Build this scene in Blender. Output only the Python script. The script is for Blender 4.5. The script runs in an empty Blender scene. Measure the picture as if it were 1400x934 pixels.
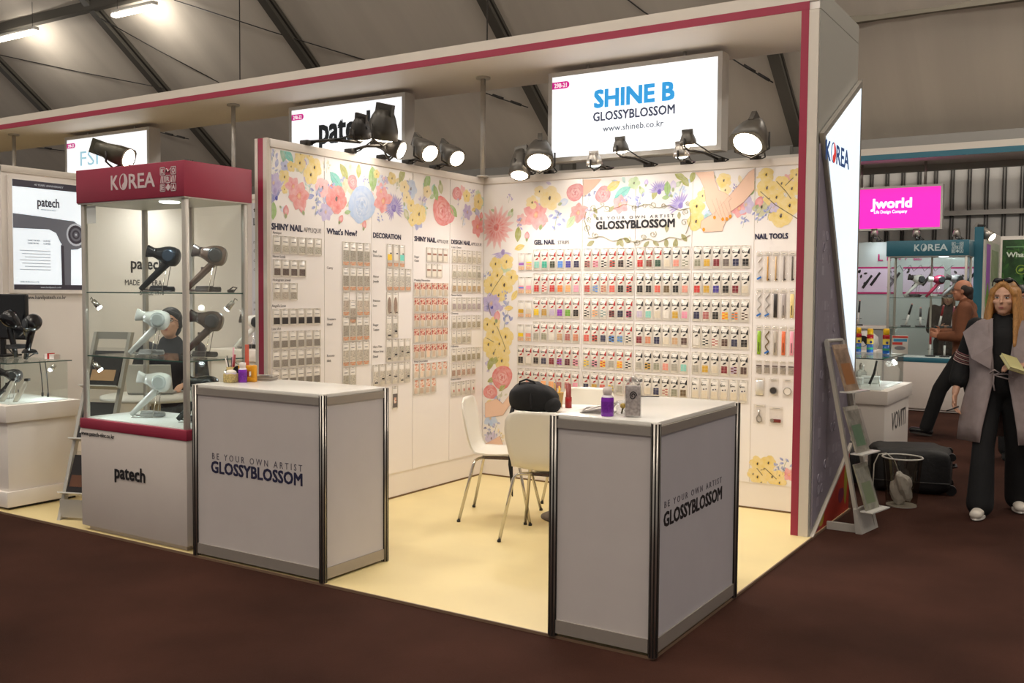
import bpy, bmesh, math, random
from mathutils import Vector, Matrix
random.seed(7)
SC = bpy.context.scene
COL = SC.collection
PI = math.pi

# ------------------------------------------------------------------ camera
CAM = Vector((4.6087, -6.8247, 1.5391))
CR = Vector((0.84501884, 0.53468251, 0.00760052))
CU = Vector((-0.03254642, 0.03723916, 0.99877624))
CF = Vector((-0.53374515, 0.84423211, -0.04886979))
FPX = 1328.53
cd = bpy.data.cameras.new('camera')
cam = bpy.data.objects.new('camera', cd)
COL.objects.link(cam)
cd.sensor_width = 36.0
cd.lens = FPX * 36.0 / 1400.0
cd.clip_end = 200
mw = Matrix((CR, CU, -CF)).transposed().to_4x4()
mw.translation = CAM
cam.matrix_world = mw
SC.camera = cam

# ------------------------------------------------------------------ world, exposure
w = bpy.data.worlds.new('hall_air'); SC.world = w; w.use_nodes = True
bg = w.node_tree.nodes['Background']
bg.inputs[0].default_value = (1.0, 0.93, 0.86, 1); bg.inputs[1].default_value = 0.32
SC.view_settings.view_transform = 'Standard'
SC.view_settings.look = 'None'
SC.view_settings.gamma = 1.0
SC.view_settings.use_curve_mapping = False
SC.view_settings.exposure = 0.0
SPOT_W = 32.0        # flood lamps on the walls
WARM = (1.0, 0.95, 0.915)
TUBE_E = 16.0        # hall fluorescent tubes
HALL_W = 400.0       # light of each hall tube fitting
SIGN_E = 0.86        # backlit signs

def at(u, v, ax, val):
    """photo pixel (1400x934) -> point on the plane ax = val"""
    d = CF * FPX + CR * (u - 700) + CU * (467 - v)
    i = 'XYZ'.index(ax)
    return CAM + d * ((val - CAM[i]) / d[i])

# ------------------------------------------------------------------ materials
def S(r, g=None, b=None):
    if g is None: r, g, b = r
    f = lambda c: (c / 255 / 12.92) if c / 255 <= 0.04045 else ((c / 255 + 0.055) / 1.055) ** 2.4
    return (f(r), f(g), f(b), 1.0)
MATS = {}
def mat(name, rgb, rough=0.5, metal=0.0, noise=0.0, ns=8.0, bump=0.0, bs=60.0, emit=0.0, spec=0.5, stretch=None):
    if name in MATS: return MATS[name]
    m = bpy.data.materials.new(name); m.use_nodes = True
    nt = m.node_tree; b = nt.nodes['Principled BSDF']
    c = S(rgb)
    b.inputs['Base Color'].default_value = c
    b.inputs['Roughness'].default_value = rough
    b.inputs['Metallic'].default_value = metal
    b.inputs['Specular IOR Level'].default_value = spec
    tc = nt.nodes.new('ShaderNodeTexCoord')
    src = tc.outputs['Object']
    if stretch:
        mp = nt.nodes.new('ShaderNodeMapping'); mp.inputs['Scale'].default_value = stretch
        nt.links.new(src, mp.inputs[0]); src = mp.outputs[0]
    if noise > 0:
        n = nt.nodes.new('ShaderNodeTexNoise'); n.inputs['Scale'].default_value = ns; n.inputs['Detail'].default_value = 4
        nt.links.new(src, n.inputs['Vector'])
        r = nt.nodes.new('ShaderNodeValToRGB')
        r.color_ramp.elements[0].position = 0.3; r.color_ramp.elements[1].position = 0.7
        r.color_ramp.elements[0].color = tuple(x * (1 - noise) for x in c[:3]) + (1,)
        r.color_ramp.elements[1].color = tuple(min(1, x * (1 + noise)) for x in c[:3]) + (1,)
        nt.links.new(n.outputs['Fac'], r.inputs[0]); nt.links.new(r.outputs[0], b.inputs['Base Color'])
    if bump > 0:
        n2 = nt.nodes.new('ShaderNodeTexNoise'); n2.inputs['Scale'].default_value = bs; n2.inputs['Detail'].default_value = 3
        nt.links.new(src, n2.inputs['Vector'])
        bp = nt.nodes.new('ShaderNodeBump'); bp.inputs['Strength'].default_value = bump; bp.inputs['Distance'].default_value = 0.01
        nt.links.new(n2.outputs['Fac'], bp.inputs['Height']); nt.links.new(bp.outputs[0], b.inputs['Normal'])
    if emit > 0:
        b.inputs['Emission Color'].default_value = c
        b.inputs['Emission Strength'].default_value = emit
    MATS[name] = m
    return m
def glass_mat(name, tint=(0.965, 0.985, 0.975), refl=0.025, top=0.55):
    if name in MATS: return MATS[name]
    m = bpy.data.materials.new(name); m.use_nodes = True
    nt = m.node_tree; nt.nodes.clear()
    o = nt.nodes.new('ShaderNodeOutputMaterial'); mx = nt.nodes.new('ShaderNodeMixShader')
    t = nt.nodes.new('ShaderNodeBsdfTransparent'); t.inputs[0].default_value = tint + (1,)
    g = nt.nodes.new('ShaderNodeBsdfGlossy'); g.inputs['Roughness'].default_value = 0.02
    lw = nt.nodes.new('ShaderNodeLayerWeight'); lw.inputs[0].default_value = 0.5
    pw_ = nt.nodes.new('ShaderNodeMath'); pw_.operation = 'POWER'; pw_.inputs[1].default_value = 4.0
    mr = nt.nodes.new('ShaderNodeMapRange'); mr.inputs['To Min'].default_value = refl; mr.inputs['To Max'].default_value = top
    nt.links.new(lw.outputs['Facing'], pw_.inputs[0]); nt.links.new(pw_.outputs[0], mr.inputs[0]); nt.links.new(mr.outputs[0], mx.inputs[0])
    nt.links.new(t.outputs[0], mx.inputs[1]); nt.links.new(g.outputs[0], mx.inputs[2]); nt.links.new(mx.outputs[0], o.inputs[0])
    MATS[name] = m
    return m
def objcol_mat(name, rough=0.35, speck=0.0, ss=300.0, dark=(0.1, 0.1, 0.1)):
    """colour comes from the object's own colour"""
    if name in MATS: return MATS[name]
    m = bpy.data.materials.new(name); m.use_nodes = True
    nt = m.node_tree; b = nt.nodes['Principled BSDF']; b.inputs['Roughness'].default_value = rough
    oi = nt.nodes.new('ShaderNodeObjectInfo')
    if speck > 0:
        tc = nt.nodes.new('ShaderNodeTexCoord'); v = nt.nodes.new('ShaderNodeTexVoronoi'); v.inputs['Scale'].default_value = ss
        nt.links.new(tc.outputs['Object'], v.inputs['Vector'])
        r = nt.nodes.new('ShaderNodeValToRGB'); r.color_ramp.interpolation = 'CONSTANT'
        r.color_ramp.elements[0].color = (1, 1, 1, 1); r.color_ramp.elements[1].color = (0, 0, 0, 1); r.color_ramp.elements[1].position = speck
        mx = nt.nodes.new('ShaderNodeMix'); mx.data_type = 'RGBA'
        nt.links.new(v.outputs['Distance'], r.inputs[0]); nt.links.new(r.outputs[0], mx.inputs[0])
        nt.links.new(oi.outputs['Color'], mx.inputs[6]); mx.inputs[7].default_value = dark + (1,)
        nt.links.new(mx.outputs[2], b.inputs['Base Color'])
    else:
        nt.links.new(oi.outputs['Color'], b.inputs['Base Color'])
    MATS[name] = m
    return m
def vcol_mat(name, rough=0.4, wash=0.12):
    """printed colour held in the mesh's colour attribute, with a watercolour wash"""
    if name in MATS: return MATS[name]
    m = bpy.data.materials.new(name); m.use_nodes = True
    nt = m.node_tree; b = nt.nodes['Principled BSDF']; b.inputs['Roughness'].default_value = rough
    a = nt.nodes.new('ShaderNodeAttribute'); a.attribute_name = 'Col'
    tc = nt.nodes.new('ShaderNodeTexCoord'); n = nt.nodes.new('ShaderNodeTexNoise'); n.inputs['Scale'].default_value = 28; n.inputs['Detail'].default_value = 3
    nt.links.new(tc.outputs['Object'], n.inputs['Vector'])
    mr = nt.nodes.new('ShaderNodeMapRange'); mr.inputs['From Min'].default_value = 0.35; mr.inputs['From Max'].default_value = 0.7
    mr.inputs['To Min'].default_value = 0; mr.inputs['To Max'].default_value = wash * 2
    mx = nt.nodes.new('ShaderNodeMix'); mx.data_type = 'RGBA'; mx.inputs[7].default_value = (0.85, 0.83, 0.80, 1)
    nt.links.new(n.outputs['Fac'], mr.inputs[0]); nt.links.new(mr.outputs[0], mx.inputs[0]); nt.links.new(a.outputs['Color'], mx.inputs[6])
    nt.links.new(mx.outputs[2], b.inputs['Base Color'])
    MATS[name] = m
    return m

# ------------------------------------------------------------------ mesh builder
def frame(d):
    d = Vector(d).normalized()
    a = Vector((0, 0, 1)) if abs(d.z) < 0.9 else Vector((1, 0, 0))
    x = a.cross(d).normalized(); y = d.cross(x)
    return x, y, d
class MB:
    def __init__(s): s.v = []; s.f = []; s.sm = []; s.c = []
    def add(s, vs, fs, smooth=False):
        o = len(s.v); s.v += [tuple(q) for q in vs]
        for f in fs: s.f.append(tuple(i + o for i in f)); s.sm.append(smooth)
        return s
    def box(s, a, b, M=None):
        x0, y0, z0 = a; x1, y1, z1 = b
        vs = [(x0, y0, z0), (x1, y0, z0), (x1, y1, z0), (x0, y1, z0), (x0, y0, z1), (x1, y0, z1), (x1, y1, z1), (x0, y1, z1)]
        if M is not None: vs = [M @ Vector(q) for q in vs]
        return s.add(vs, [(3, 2, 1, 0), (4, 5, 6, 7), (0, 1, 5, 4), (1, 2, 6, 5), (2, 3, 7, 6), (3, 0, 4, 7)])
    def cbox(s, c, d, M=None):
        return s.box([c[i] - d[i] / 2 for i in range(3)], [c[i] + d[i] / 2 for i in range(3)], M)
    def rbox(s, a, b, r=0.004, seg=2, M=None):
        bm = bmesh.new(); x0, y0, z0 = a; x1, y1, z1 = b
        bmesh.ops.create_cube(bm, size=1.0)
        for q in bm.verts: q.co = Vector(((x0 + x1) / 2 + q.co.x * (x1 - x0), (y0 + y1) / 2 + q.co.y * (y1 - y0), (z0 + z1) / 2 + q.co.z * (z1 - z0)))
        bmesh.ops.bevel(bm, geom=bm.edges[:], offset=r, segments=seg, affect='EDGES', profile=0.5)
        return s.bm(bm, M, True)
    def bm(s, bm, M=None, smooth=False):
        bm.verts.index_update()
        vs = [(M @ q.co) if M is not None else q.co.copy() for q in bm.verts]
        fs = [[q.index for q in f.verts] for f in bm.faces]
        bm.free()
        return s.add(vs, fs, smooth)
    def cyl(s, p0, p1, r0, r1=None, n=12, caps=True, smooth=True):
        r1 = r0 if r1 is None else r1
        p0 = Vector(p0); p1 = Vector(p1); x, y, d = frame(p1 - p0)
        vs = []
        for p, r in ((p0, r0), (p1, r1)):
            for k in range(n):
                t = 2 * PI * k / n; vs.append(p + x * (r * math.cos(t)) + y * (r * math.sin(t)))
        s.add(vs, [(k, (k + 1) % n, n + (k + 1) % n, n + k) for k in range(n)], smooth)
        if caps:
            s.add(vs[:n], [tuple(range(n))[::-1]]); s.add(vs[n:], [tuple(range(n))])
        return s
    def tube(s, pts, r, n=8, closed=False, flat=1.0):
        P = [Vector(p) for p in pts]; m = len(P)
        R = r if isinstance(r, (list, tuple)) else [r] * m
        vs = []; px = None
        for i in range(m):
            d = (P[(i + 1) % m] - P[i - 1]) if closed else (P[min(i + 1, m - 1)] - P[max(i - 1, 0)])
            if d.length < 1e-9: d = Vector((0, 0, 1))
            d.normalize()
            if px is None: x, y, _ = frame(d)
            else:
                x = px - d * px.dot(d)
                if x.length < 1e-6: x, y, _ = frame(d)
                x.normalize(); y = d.cross(x)
            px = x
            for k in range(n):
                t = 2 * PI * k / n; vs.append(P[i] + x * (R[i] * math.cos(t)) + y * (R[i] * math.sin(t) * flat))
        fs = []
        for i in range(m if closed else m - 1):
            j = (i + 1) % m
            for k in range(n): fs.append((i * n + k, i * n + (k + 1) % n, j * n + (k + 1) % n, j * n + k))
        s.add(vs, fs, True)
        if not closed:
            s.add(vs[:n], [tuple(range(n))[::-1]]); s.add(vs[-n:], [tuple(range(n))])
        return s
    def lathe(s, prof, n=20, c=(0, 0, 0), M=None, caps=True, smooth=True):
        vs = []
        for r, z in prof:
            for k in range(n):
                t = 2 * PI * k / n; q = Vector((c[0] + r * math.cos(t), c[1] + r * math.sin(t), c[2] + z))
                vs.append(M @ q if M is not None else q)
        m = len(prof); fs = []
        for i in range(m - 1):
            for k in range(n): fs.append((i * n + k, i * n + (k + 1) % n, (i + 1) * n + (k + 1) % n, (i + 1) * n + k))
        s.add(vs, fs, smooth)
        if caps:
            if prof[0][0] > 1e-5: s.add(vs[:n], [tuple(range(n))[::-1]])
            if prof[-1][0] > 1e-5: s.add(vs[-n:], [tuple(range(n))])
        return s
    def ball(s, c, r, n=14, m=9, M=None):
        if not isinstance(r, (list, tuple)): r = (r, r, r)
        vs = []; fs = []
        for i in range(m + 1):
            ph = PI * i / m
            for k in range(n):
                t = 2 * PI * k / n
                q = Vector((c[0] + r[0] * math.sin(ph) * math.cos(t), c[1] + r[1] * math.sin(ph) * math.sin(t), c[2] - r[2] * math.cos(ph)))
                vs.append(M @ q if M is not None else q)
        for i in range(m):
            for k in range(n): fs.append((i * n + k, i * n + (k + 1) % n, (i + 1) * n + (k + 1) % n, (i + 1) * n + k))
        return s.add(vs, fs, True)
    def prism(s, poly, fn, h0, h1):
        """poly in 2-D; fn(a, b, h) -> 3-D"""
        n = len(poly)
        vs = [fn(a, b, h0) for a, b in poly] + [fn(a, b, h1) for a, b in poly]
        fs = [tuple(range(n))[::-1], tuple(range(n, 2 * n))] + [(k, (k + 1) % n, n + (k + 1) % n, n + k) for k in range(n)]
        return s.add(vs, fs)
    def loft(s, rings, caps=True, smooth=True, close=True):
        n = len(rings[0]); vs = [q for r in rings for q in r]; fs = []
        for i in range(len(rings) - 1):
            for k in range(n if close else n - 1): fs.append((i * n + k, i * n + (k + 1) % n, (i + 1) * n + (k + 1) % n, (i + 1) * n + k))
        s.add(vs, fs, smooth)
        if caps: s.add(rings[0], [tuple(range(n))[::-1]]); s.add(rings[-1], [tuple(range(n))])
        return s
    def mesh(s, name, fixn=True):
        me = bpy.data.meshes.new(name); me.from_pydata(s.v, [], s.f)
        me.polygons.foreach_set('use_smooth', s.sm)
        if fixn:
            bm = bmesh.new(); bm.from_mesh(me)
            bmesh.ops.remove_doubles(bm, verts=bm.verts, dist=1e-6)
            bmesh.ops.recalc_face_normals(bm, faces=bm.faces); bm.to_mesh(me); bm.free()
        me.update()
        return me
def obj(name, mb, m, parent=None, loc=None, rotz=0.0, M=None):
    me = mb.mesh(name) if isinstance(mb, MB) else mb
    o = bpy.data.objects.new(name, me); COL.objects.link(o)
    if m is not None and not me.materials: me.materials.append(m)
    if parent is not None: o.parent = parent
    if M is not None: o.matrix_local = M
    else:
        if loc is not None: o.location = loc
        if rotz: o.rotation_euler = (0, 0, rotz)
    return o
def tag(o, label, cat, group=None):
    o['label'] = label; o['category'] = cat
    if group: o['group'] = group
    return o
def struct(o, label=None, kind='structure'):
    o['kind'] = kind
    if label: o['label'] = label
    return o
def thing(name, label, cat, loc=(0, 0, 0), rotz=0.0, group=None):
    o = bpy.data.objects.new(name, None); COL.objects.link(o); o.empty_display_size = 0.05
    o.location = loc; o.rotation_euler = (0, 0, rotz)
    return tag(o, label, cat, group)
def dup(o, parent=None, loc=None, rotz=None, label=None):
    c = o.copy(); COL.objects.link(c); c.parent = parent
    if loc is not None: c.location = loc
    if rotz is not None: c.rotation_euler = (0, 0, rotz)
    if label: c['label'] = label
    for ch in [x for x in bpy.data.objects if x.parent == o]: dup(ch, c)
    return c
def mtx(o, x, y=None, z=None):
    """frame with local X along x, local Y along y, at o"""
    x = Vector(x).normalized(); y = Vector(y).normalized()
    z = x.cross(y)
    M = Matrix((x, y, z)).transposed().to_4x4(); M.translation = Vector(o)
    return M
BACK = lambda x, z, y=0.0: mtx((x, y, z), (1, 0, 0), (0, 0, 1))      # facing -Y
LEFT = lambda y, z, x=0.0: mtx((x, y, z), (0, 1, 0), (0, 0, 1))      # facing +X
def text(s, M, size, m, parent, width=None, bold=0.0, align='LEFT', name='lettering', depth=0.0006, space=1.0, skew=0.0):
    """lettering as thin mesh: size = cap height in metres; width squeezes/stretches to fit"""
    cu = bpy.data.curves.new('t', 'FONT'); cu.body = s; cu.size = size / 0.70; cu.extrude = depth
    cu.resolution_u = 2; cu.space_character = space; cu.shear = skew
    o = bpy.data.objects.new('t', cu)
    me = bpy.data.meshes.new_from_object(o)
    bpy.data.objects.remove(o); bpy.data.curves.remove(cu)
    xs = [q.co.x for q in me.vertices]
    if not xs: return None
    x0, x1 = min(xs), max(xs); k = (width / (x1 - x0)) if width else 1.0
    off = {'LEFT': 0.0, 'CENTER': -(x1 - x0) * k / 2, 'RIGHT': -(x1 - x0) * k}[align]
    for q in me.vertices: q.co.x = (q.co.x - x0) * k + off
    if bold > 0:
        bm = bmesh.new(); b_ = bold * size * 1.25
        for dx, dy, dz in ((-b_, -b_, 0.0), (b_, -b_, 0.00012), (b_, b_, 0.00024), (-b_, b_, 0.00036), (0, 0, 0.00048)):
            n0 = len(bm.verts); bm.from_mesh(me); bm.verts.ensure_lookup_table()
            for q in bm.verts[n0:]: q.co.x += dx; q.co.y += dy; q.co.z += dz
        bm.to_mesh(me); bm.free()
    me.materials.clear(); me.name = name
    return obj(name, me, m, parent, M=M)
# ------------------------------------------------------------------ shared materials
M_CARPET = mat('brown_carpet', (62, 38, 30), 0.95, noise=0.35, ns=1.1, bump=0.6, bs=220, spec=0.1)
M_VINYL = mat('cream_floor', (226, 207, 152), 0.45, noise=0.05, ns=1.6)
M_WHITE = mat('white_board', (232, 224, 216), 0.55, noise=0.015, ns=3)
M_SHEET = mat('printed_sheet', (236, 230, 226), 0.22, noise=0.01, ns=2)
M_CREAM = mat('beige_frame', (205, 196, 184), 0.5)
M_PINK = mat('raspberry_trim', (150, 42, 66), 0.45)
M_ALU = mat('aluminium', (176, 170, 162), 0.32, 0.75)
M_ALUD = mat('aluminium_groove', (34, 30, 27), 0.5, 0.3)
M_STEEL = mat('galvanised', (186, 180, 172), 0.35, 0.35, noise=0.06, ns=12)
M_BLACK = mat('black_plastic', (20, 20, 22), 0.35)
M_INK = mat('black_ink', (24, 22, 26), 0.5)
M_NAVY = mat('navy_ink', (36, 36, 66), 0.5)
M_GREY = mat('grey_ink', (120, 116, 116), 0.5)
M_FABRIC = mat('tent_fabric', (206, 196, 182), 0.7, noise=0.06, ns=0.9, stretch=(2.2, 0.12, 0.12), bump=1.0, bs=2.6)
M_RAFTER = mat('grey_rafter', (92, 88, 80), 0.5, 0.2)
M_CABLE = mat('dark_cable', (40, 36, 32), 0.5)
M_GLASS = glass_mat('clear_glass')
M_GEDGE = mat('green_glass_edge', (58, 88, 80), 0.2)
M_TEAL = mat('teal_trim', (38, 100, 118), 0.45)

# ------------------------------------------------------------------ floors
struct(obj('floor', MB().box((-30, -14, -0.05), (22, 14, -0.012)), M_CARPET), 'dark brown carpet of the exhibition hall')
struct(obj('floor_booth', MB().box((-9.0, -3.06, -0.03), (2.95, 0.42, 0.0)), M_VINYL), 'cream vinyl floor of the raised booth row')
e = obj('trim_1', MB().box((-9.0, -3.068, -0.03), (2.958, -3.06, 0.001)).box((2.95, -3.06, -0.03), (2.958, 0.42, 0.001)), mat('edge_strip', (120, 96, 76), 0.5))
struct(e, 'thin brown edging strip around the booth floor')

# ------------------------------------------------------------------ tent roof
RY, RZ, RS = 11.6, 4.33, 0.80
YB = 4.5
def roofz(y): return RZ + RS * (RY - y) if y > YB else RZ + RS * (RY - YB) + 0.10 * (YB - y)
def roof_at(u, v, off=0.0):
    d = CF * FPX + CR * (u - 700) + CU * (467 - v)
    t = (RZ - off + RS * (RY - CAM.y) - CAM.z) / (d.z + RS * d.y)
    return CAM + d * t
mb = MB()
ny, nx = 12, 120
X0, X1 = -34.0, 14.0
for i in range(ny + 1):
    y = RY - (RY - YB) * i / ny
    for k in range(nx + 1):
        x = X0 + (X1 - X0) * k / nx
        t = ((x + 0.6) / 4.9) % 1.0
        sag = 0.22 * math.sin(PI * t) ** 0.7 * math.sin(PI * min(1, (i + 0.6) / ny))
        mb.v.append((x, y, roofz(y) - sag + 0.012 * math.sin(x * 9.0)))
for i in range(ny):
    for k in range(nx):
        a = i * (nx + 1) + k; mb.f.append((a, a + 1, a + nx + 2, a + nx + 1)); mb.sm.append(True)
mb.add([(X0, YB, roofz(YB)), (X1, YB, roofz(YB)), (X1, -16, roofz(-16)), (X0, -16, roofz(-16))], [(0, 1, 2, 3)])
ceil = struct(obj('ceiling', mb, M_FABRIC), 'grey fabric roof of the exhibition tent')
for k in range(-5, 3):
    x = -0.6 + 4.9 * k
    m = MB()
    y2 = YB
    for (dx, dz) in ((0, 0),):
        a = Vector((x, RY, roofz(RY) - 0.18)); b = Vector((x, y2, roofz(y2) - 0.18))
        m.loft([[a + Vector((-0.10, 0, -0.13)), a + Vector((0.10, 0, -0.13)), a + Vector((0.10, 0, 0.13)), a + Vector((-0.10, 0, 0.13))],
                [b + Vector((-0.10, 0, -0.13)), b + Vector((0.10, 0, -0.13)), b + Vector((0.10, 0, 0.13)), b + Vector((-0.10, 0, 0.13))]], smooth=False)
    r_ = obj('rafter', m, M_RAFTER, ceil)
    g = MB()
    for sx in (-0.104, 0.104):
        g.loft([[a + Vector((sx - 0.003, 0, -0.03)), a + Vector((sx + 0.003, 0, -0.03)), a + Vector((sx + 0.003, 0, 0.03)), a + Vector((sx - 0.003, 0, 0.03))],
                [b + Vector((sx - 0.003, 0, -0.03)), b + Vector((sx + 0.003, 0, -0.03)), b + Vector((sx + 0.003, 0, 0.03)), b + Vector((sx - 0.003, 0, 0.03))]], smooth=False)
    obj('groove', g, M_ALUD, r_)
    c = MB().box((x - 0.11, RY - 0.34, 0), (x + 0.11, RY - 0.12, RZ + 0.05))
    c.box((x - 0.16, RY - 0.36, RZ - 0.45), (x - 0.11, RY - 0.10, RZ - 0.02)).box((x + 0.11, RY - 0.36, RZ - 0.45), (x + 0.16, RY - 0.10, RZ - 0.02))
    obj('column', c, M_RAFTER, ceil)
p = roof_at(50, 14)
obj('purlin', MB().box((-34, p.y - 0.09, p.z - 0.32), (-13.6, p.y + 0.09, p.z - 0.12)), M_RAFTER, ceil)
p = roof_at(1210, 7)
obj('purlin', MB().box((-0.5, p.y - 0.06, p.z - 0.22), (14, p.y + 0.06, p.z - 0.1)), mat('purlin_shade', (120, 112, 96), 0.6), ceil)
def cable(a, b, r=0.012, knots=()):
    a = Vector(a); b = Vector(b)
    m = MB().tube([a, (a + b) / 2 - Vector((0, 0, 0.02)), b], r, 6)
    for t in knots:
        c = a.lerp(b, t); d = (b - a).normalized() * 0.12; m.cyl(c - d, c + d, r * 2.2, n=8)
    return obj('bracing_cable', m, M_CABLE, ceil)
cable(roof_at(-20, 71, 0.15), roof_at(225, 121, 0.3))
cable(roof_at(132, 22, 0.3), roof_at(300, 113, 0.2))
cable(roof_at(238, 0, 0.3), roof_at(505, 84, 0.2))
cable(roof_at(855, -3, 0.3), roof_at(905, 32, 0.2))
cable(roof_at(640, 118, 0.2), roof_at(722, 147, 0.3), 0.012, (0.5, 0.8))
cable(roof_at(985, 70, 0.2), roof_at(1057, 113, 0.3), 0.012, (0.55, 0.82))
cable(roof_at(0, 194, 0.15), roof_at(95, 207, 0.2), 0.012, (0.7,))
cable(roof_at(205, 177, 0.2), roof_at(258, 190, 0.3), 0.012, (0.5, 0.8))
def hang(u, v0, Y, z):
    b = at(u, v0, 'Y', Y)
    return obj('hanging_wire', MB().cyl((b.x, Y, z), (b.x, Y, roofz(Y) - 0.2), 0.006, n=6), M_CABLE, ceil)
hang(328, 103, 0.1, 3.44); hang(666, 56, 0.1, 3.44)

def fluoro(u0, v0, u1, v1, k, label):
    a = CAM + (at(u0, v0, 'Z', 4.5) - CAM) * k; b = CAM + (at(u1, v1, 'Z', 4.5) - CAM) * k
    a.y = b.y = (a.y + b.y) / 2; a.z = b.z = (a.z + b.z) / 2
    t = thing('fluorescent_light', label, 'ceiling light', a)
    L = b.x - a.x
    obj('housing', MB().rbox((0, -0.07, 0.02), (L, 0.07, 0.10), 0.015), mat('lamp_housing', (210, 206, 198), 0.5), t)
    obj('diffuser', MB().rbox((0.02, -0.075, -0.05), (L - 0.02, 0.075, 0.03), 0.03, 3), mat('tube_glow', (255, 246, 228), 0.5, emit=TUBE_E), t)
    for hx in (0.15, L - 0.15): obj('hanger', MB().cyl((hx, 0, 0.1), (hx, 0, roofz(a.y) - a.z - 0.1), 0.006, n=6), M_CABLE, t)
    lt = bpy.data.lights.new('tube_light', 'POINT'); lt.shadow_soft_size = 0.25; lt.energy = HALL_W * 0.12; lt.color = (1.0, 0.94, 0.86)
    lo = bpy.data.objects.new('tube_light', lt); COL.objects.link(lo); lo.parent = t; lo.location = (L / 2, 0, -0.32)
    return t
fluoro(-10, 54, 54, 43, 2.03, 'lit fluorescent ceiling light hanging farther along the tent roof beam')
fluoro(150, 20, 217, 9, 2.03, 'lit fluorescent ceiling light hanging right next to the dark roof rafter')
# the hall's other fluorescent tubes in the same row and the rows in front, out of the picture
def hall_tube(x, y):
    z = roofz(y) - 0.75
    t = thing('fluorescent_light', 'lit fluorescent ceiling light hanging from the tent roof over the aisle', 'ceiling light', (x, y, z), group='ceiling lights over the aisle')
    obj('housing', MB().rbox((-0.7, -0.07, 0.02), (0.7, 0.07, 0.10), 0.015), MATS['lamp_housing'], t)
    obj('diffuser', MB().rbox((-0.68, -0.075, -0.05), (0.68, 0.075, 0.03), 0.03, 3), MATS['tube_glow'], t)
    lt = bpy.data.lights.new('tube_light', 'POINT'); lt.shadow_soft_size = 0.3; lt.energy = HALL_W; lt.color = (1.0, 0.94, 0.86)
    lo = bpy.data.objects.new('tube_light', lt); COL.objects.link(lo); lo.parent = t; lo.location = (0, 0, -0.4)
for y in (-5.5, -10.5):
    for x in (-9.0, -3.0, 3.0, 9.0): hall_tube(x, y)
hall_tube(4.5, 5.5); hall_tube(10.0, 5.5)

# ------------------------------------------------------------------ tent side wall far behind
wf = struct(obj('wall_far', MB().box((-34, RY + 0.02, -0.05), (14, RY + 0.1, RZ + 0.1)), mat('corrugated_wall', (214, 210, 204), 0.5)), 'pale corrugated side wall of the tent')
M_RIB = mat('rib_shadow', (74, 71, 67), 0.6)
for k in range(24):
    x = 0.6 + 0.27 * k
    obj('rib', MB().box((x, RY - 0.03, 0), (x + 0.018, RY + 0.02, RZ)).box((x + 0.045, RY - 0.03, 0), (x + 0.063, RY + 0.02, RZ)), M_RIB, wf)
obj('rail', MB().box((-34, RY - 0.11, 2.95), (14, RY + 0.0, 3.03)), M_ALU, wf)
obj('eave_beam', MB().box((-34, RY - 0.2, RZ - 0.2), (14, RY + 0.05, RZ + 0.02)), mat('eave_aluminium', (140, 136, 130), 0.5, 0.3), wf)

# ------------------------------------------------------------------ booth walls
H = 2.5
wb = struct(obj('wall_back', MB().box((-2.9, 0.0, 0.0), (2.82, 0.05, H)), M_WHITE), 'white back wall of the booth row')
wl = struct(obj('wall_left', MB().box((-0.05, -2.42, 0.0), (0.0, 0.0, H)), M_WHITE), 'white left partition wall of the nail booth')
obj('cap_rail', MB().rbox((-2.9, -0.012, H - 0.045), (2.82, 0.06, H + 0.008), 0.004), M_WHITE, wb)
obj('cap_rail', MB().rbox((-0.06, -2.42, H - 0.045), (0.012, 0.0, H + 0.008), 0.004), M_WHITE, wl)
q = MB().box((-0.105, -2.445, 0.0), (-0.078, -2.42, H + 0.01)).box((-0.03, -2.445, 0.0), (0.003, -2.42, H + 0.01))
obj('end_post', q, M_CREAM, wl); obj('post_trim', MB().box((-0.078, -2.443, 0.0), (-0.03, -2.42, H + 0.01)), M_PINK, wl)
# printed sheets on the walls, a skirting strip under them
SHX = [0.006, 0.949, 1.407, 1.869, 2.340, 2.80]
SHY = [-2.412, -1.929, -1.444, -0.964, -0.486, -0.006]
sheets_b = []; sheets_l = []
for i in range(5):
    sheets_b.append(obj('graphic_sheet', MB().box((SHX[i] + 0.003, -0.005, 0.19), (SHX[i + 1] - 0.003, 0.0, 2.45)), M_SHEET, wb))
    sheets_l.append(obj('graphic_sheet', MB().box((0.0, SHY[i] + 0.003, 0.19), (0.005, SHY[i + 1] - 0.003, 2.45)), M_SHEET, wl))
struct(obj('baseboard_back', MB().box((0, -0.004, 0), (2.82, 0.0, 0.012)), mat('base_gap', (110, 84, 52), 0.8)), 'thin brown gap line under the back wall')
struct(obj('baseboard_left', MB().box((0, -2.42, 0), (0.004, -0.004, 0.012)), MATS['base_gap']), 'thin brown gap line under the left wall')
# the neighbouring booth's left wall
w2 = struct(obj('wall_neighbour', MB().box((-2.83, -2.55, 0), (-2.78, 0.0, H)), M_WHITE), 'white partition wall of the hair dryer booth')
obj('cap_rail', MB().rbox((-2.84, -2.55, H - 0.045), (-2.77, 0.0, H + 0.008), 0.004), M_CREAM, w2)

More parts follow.
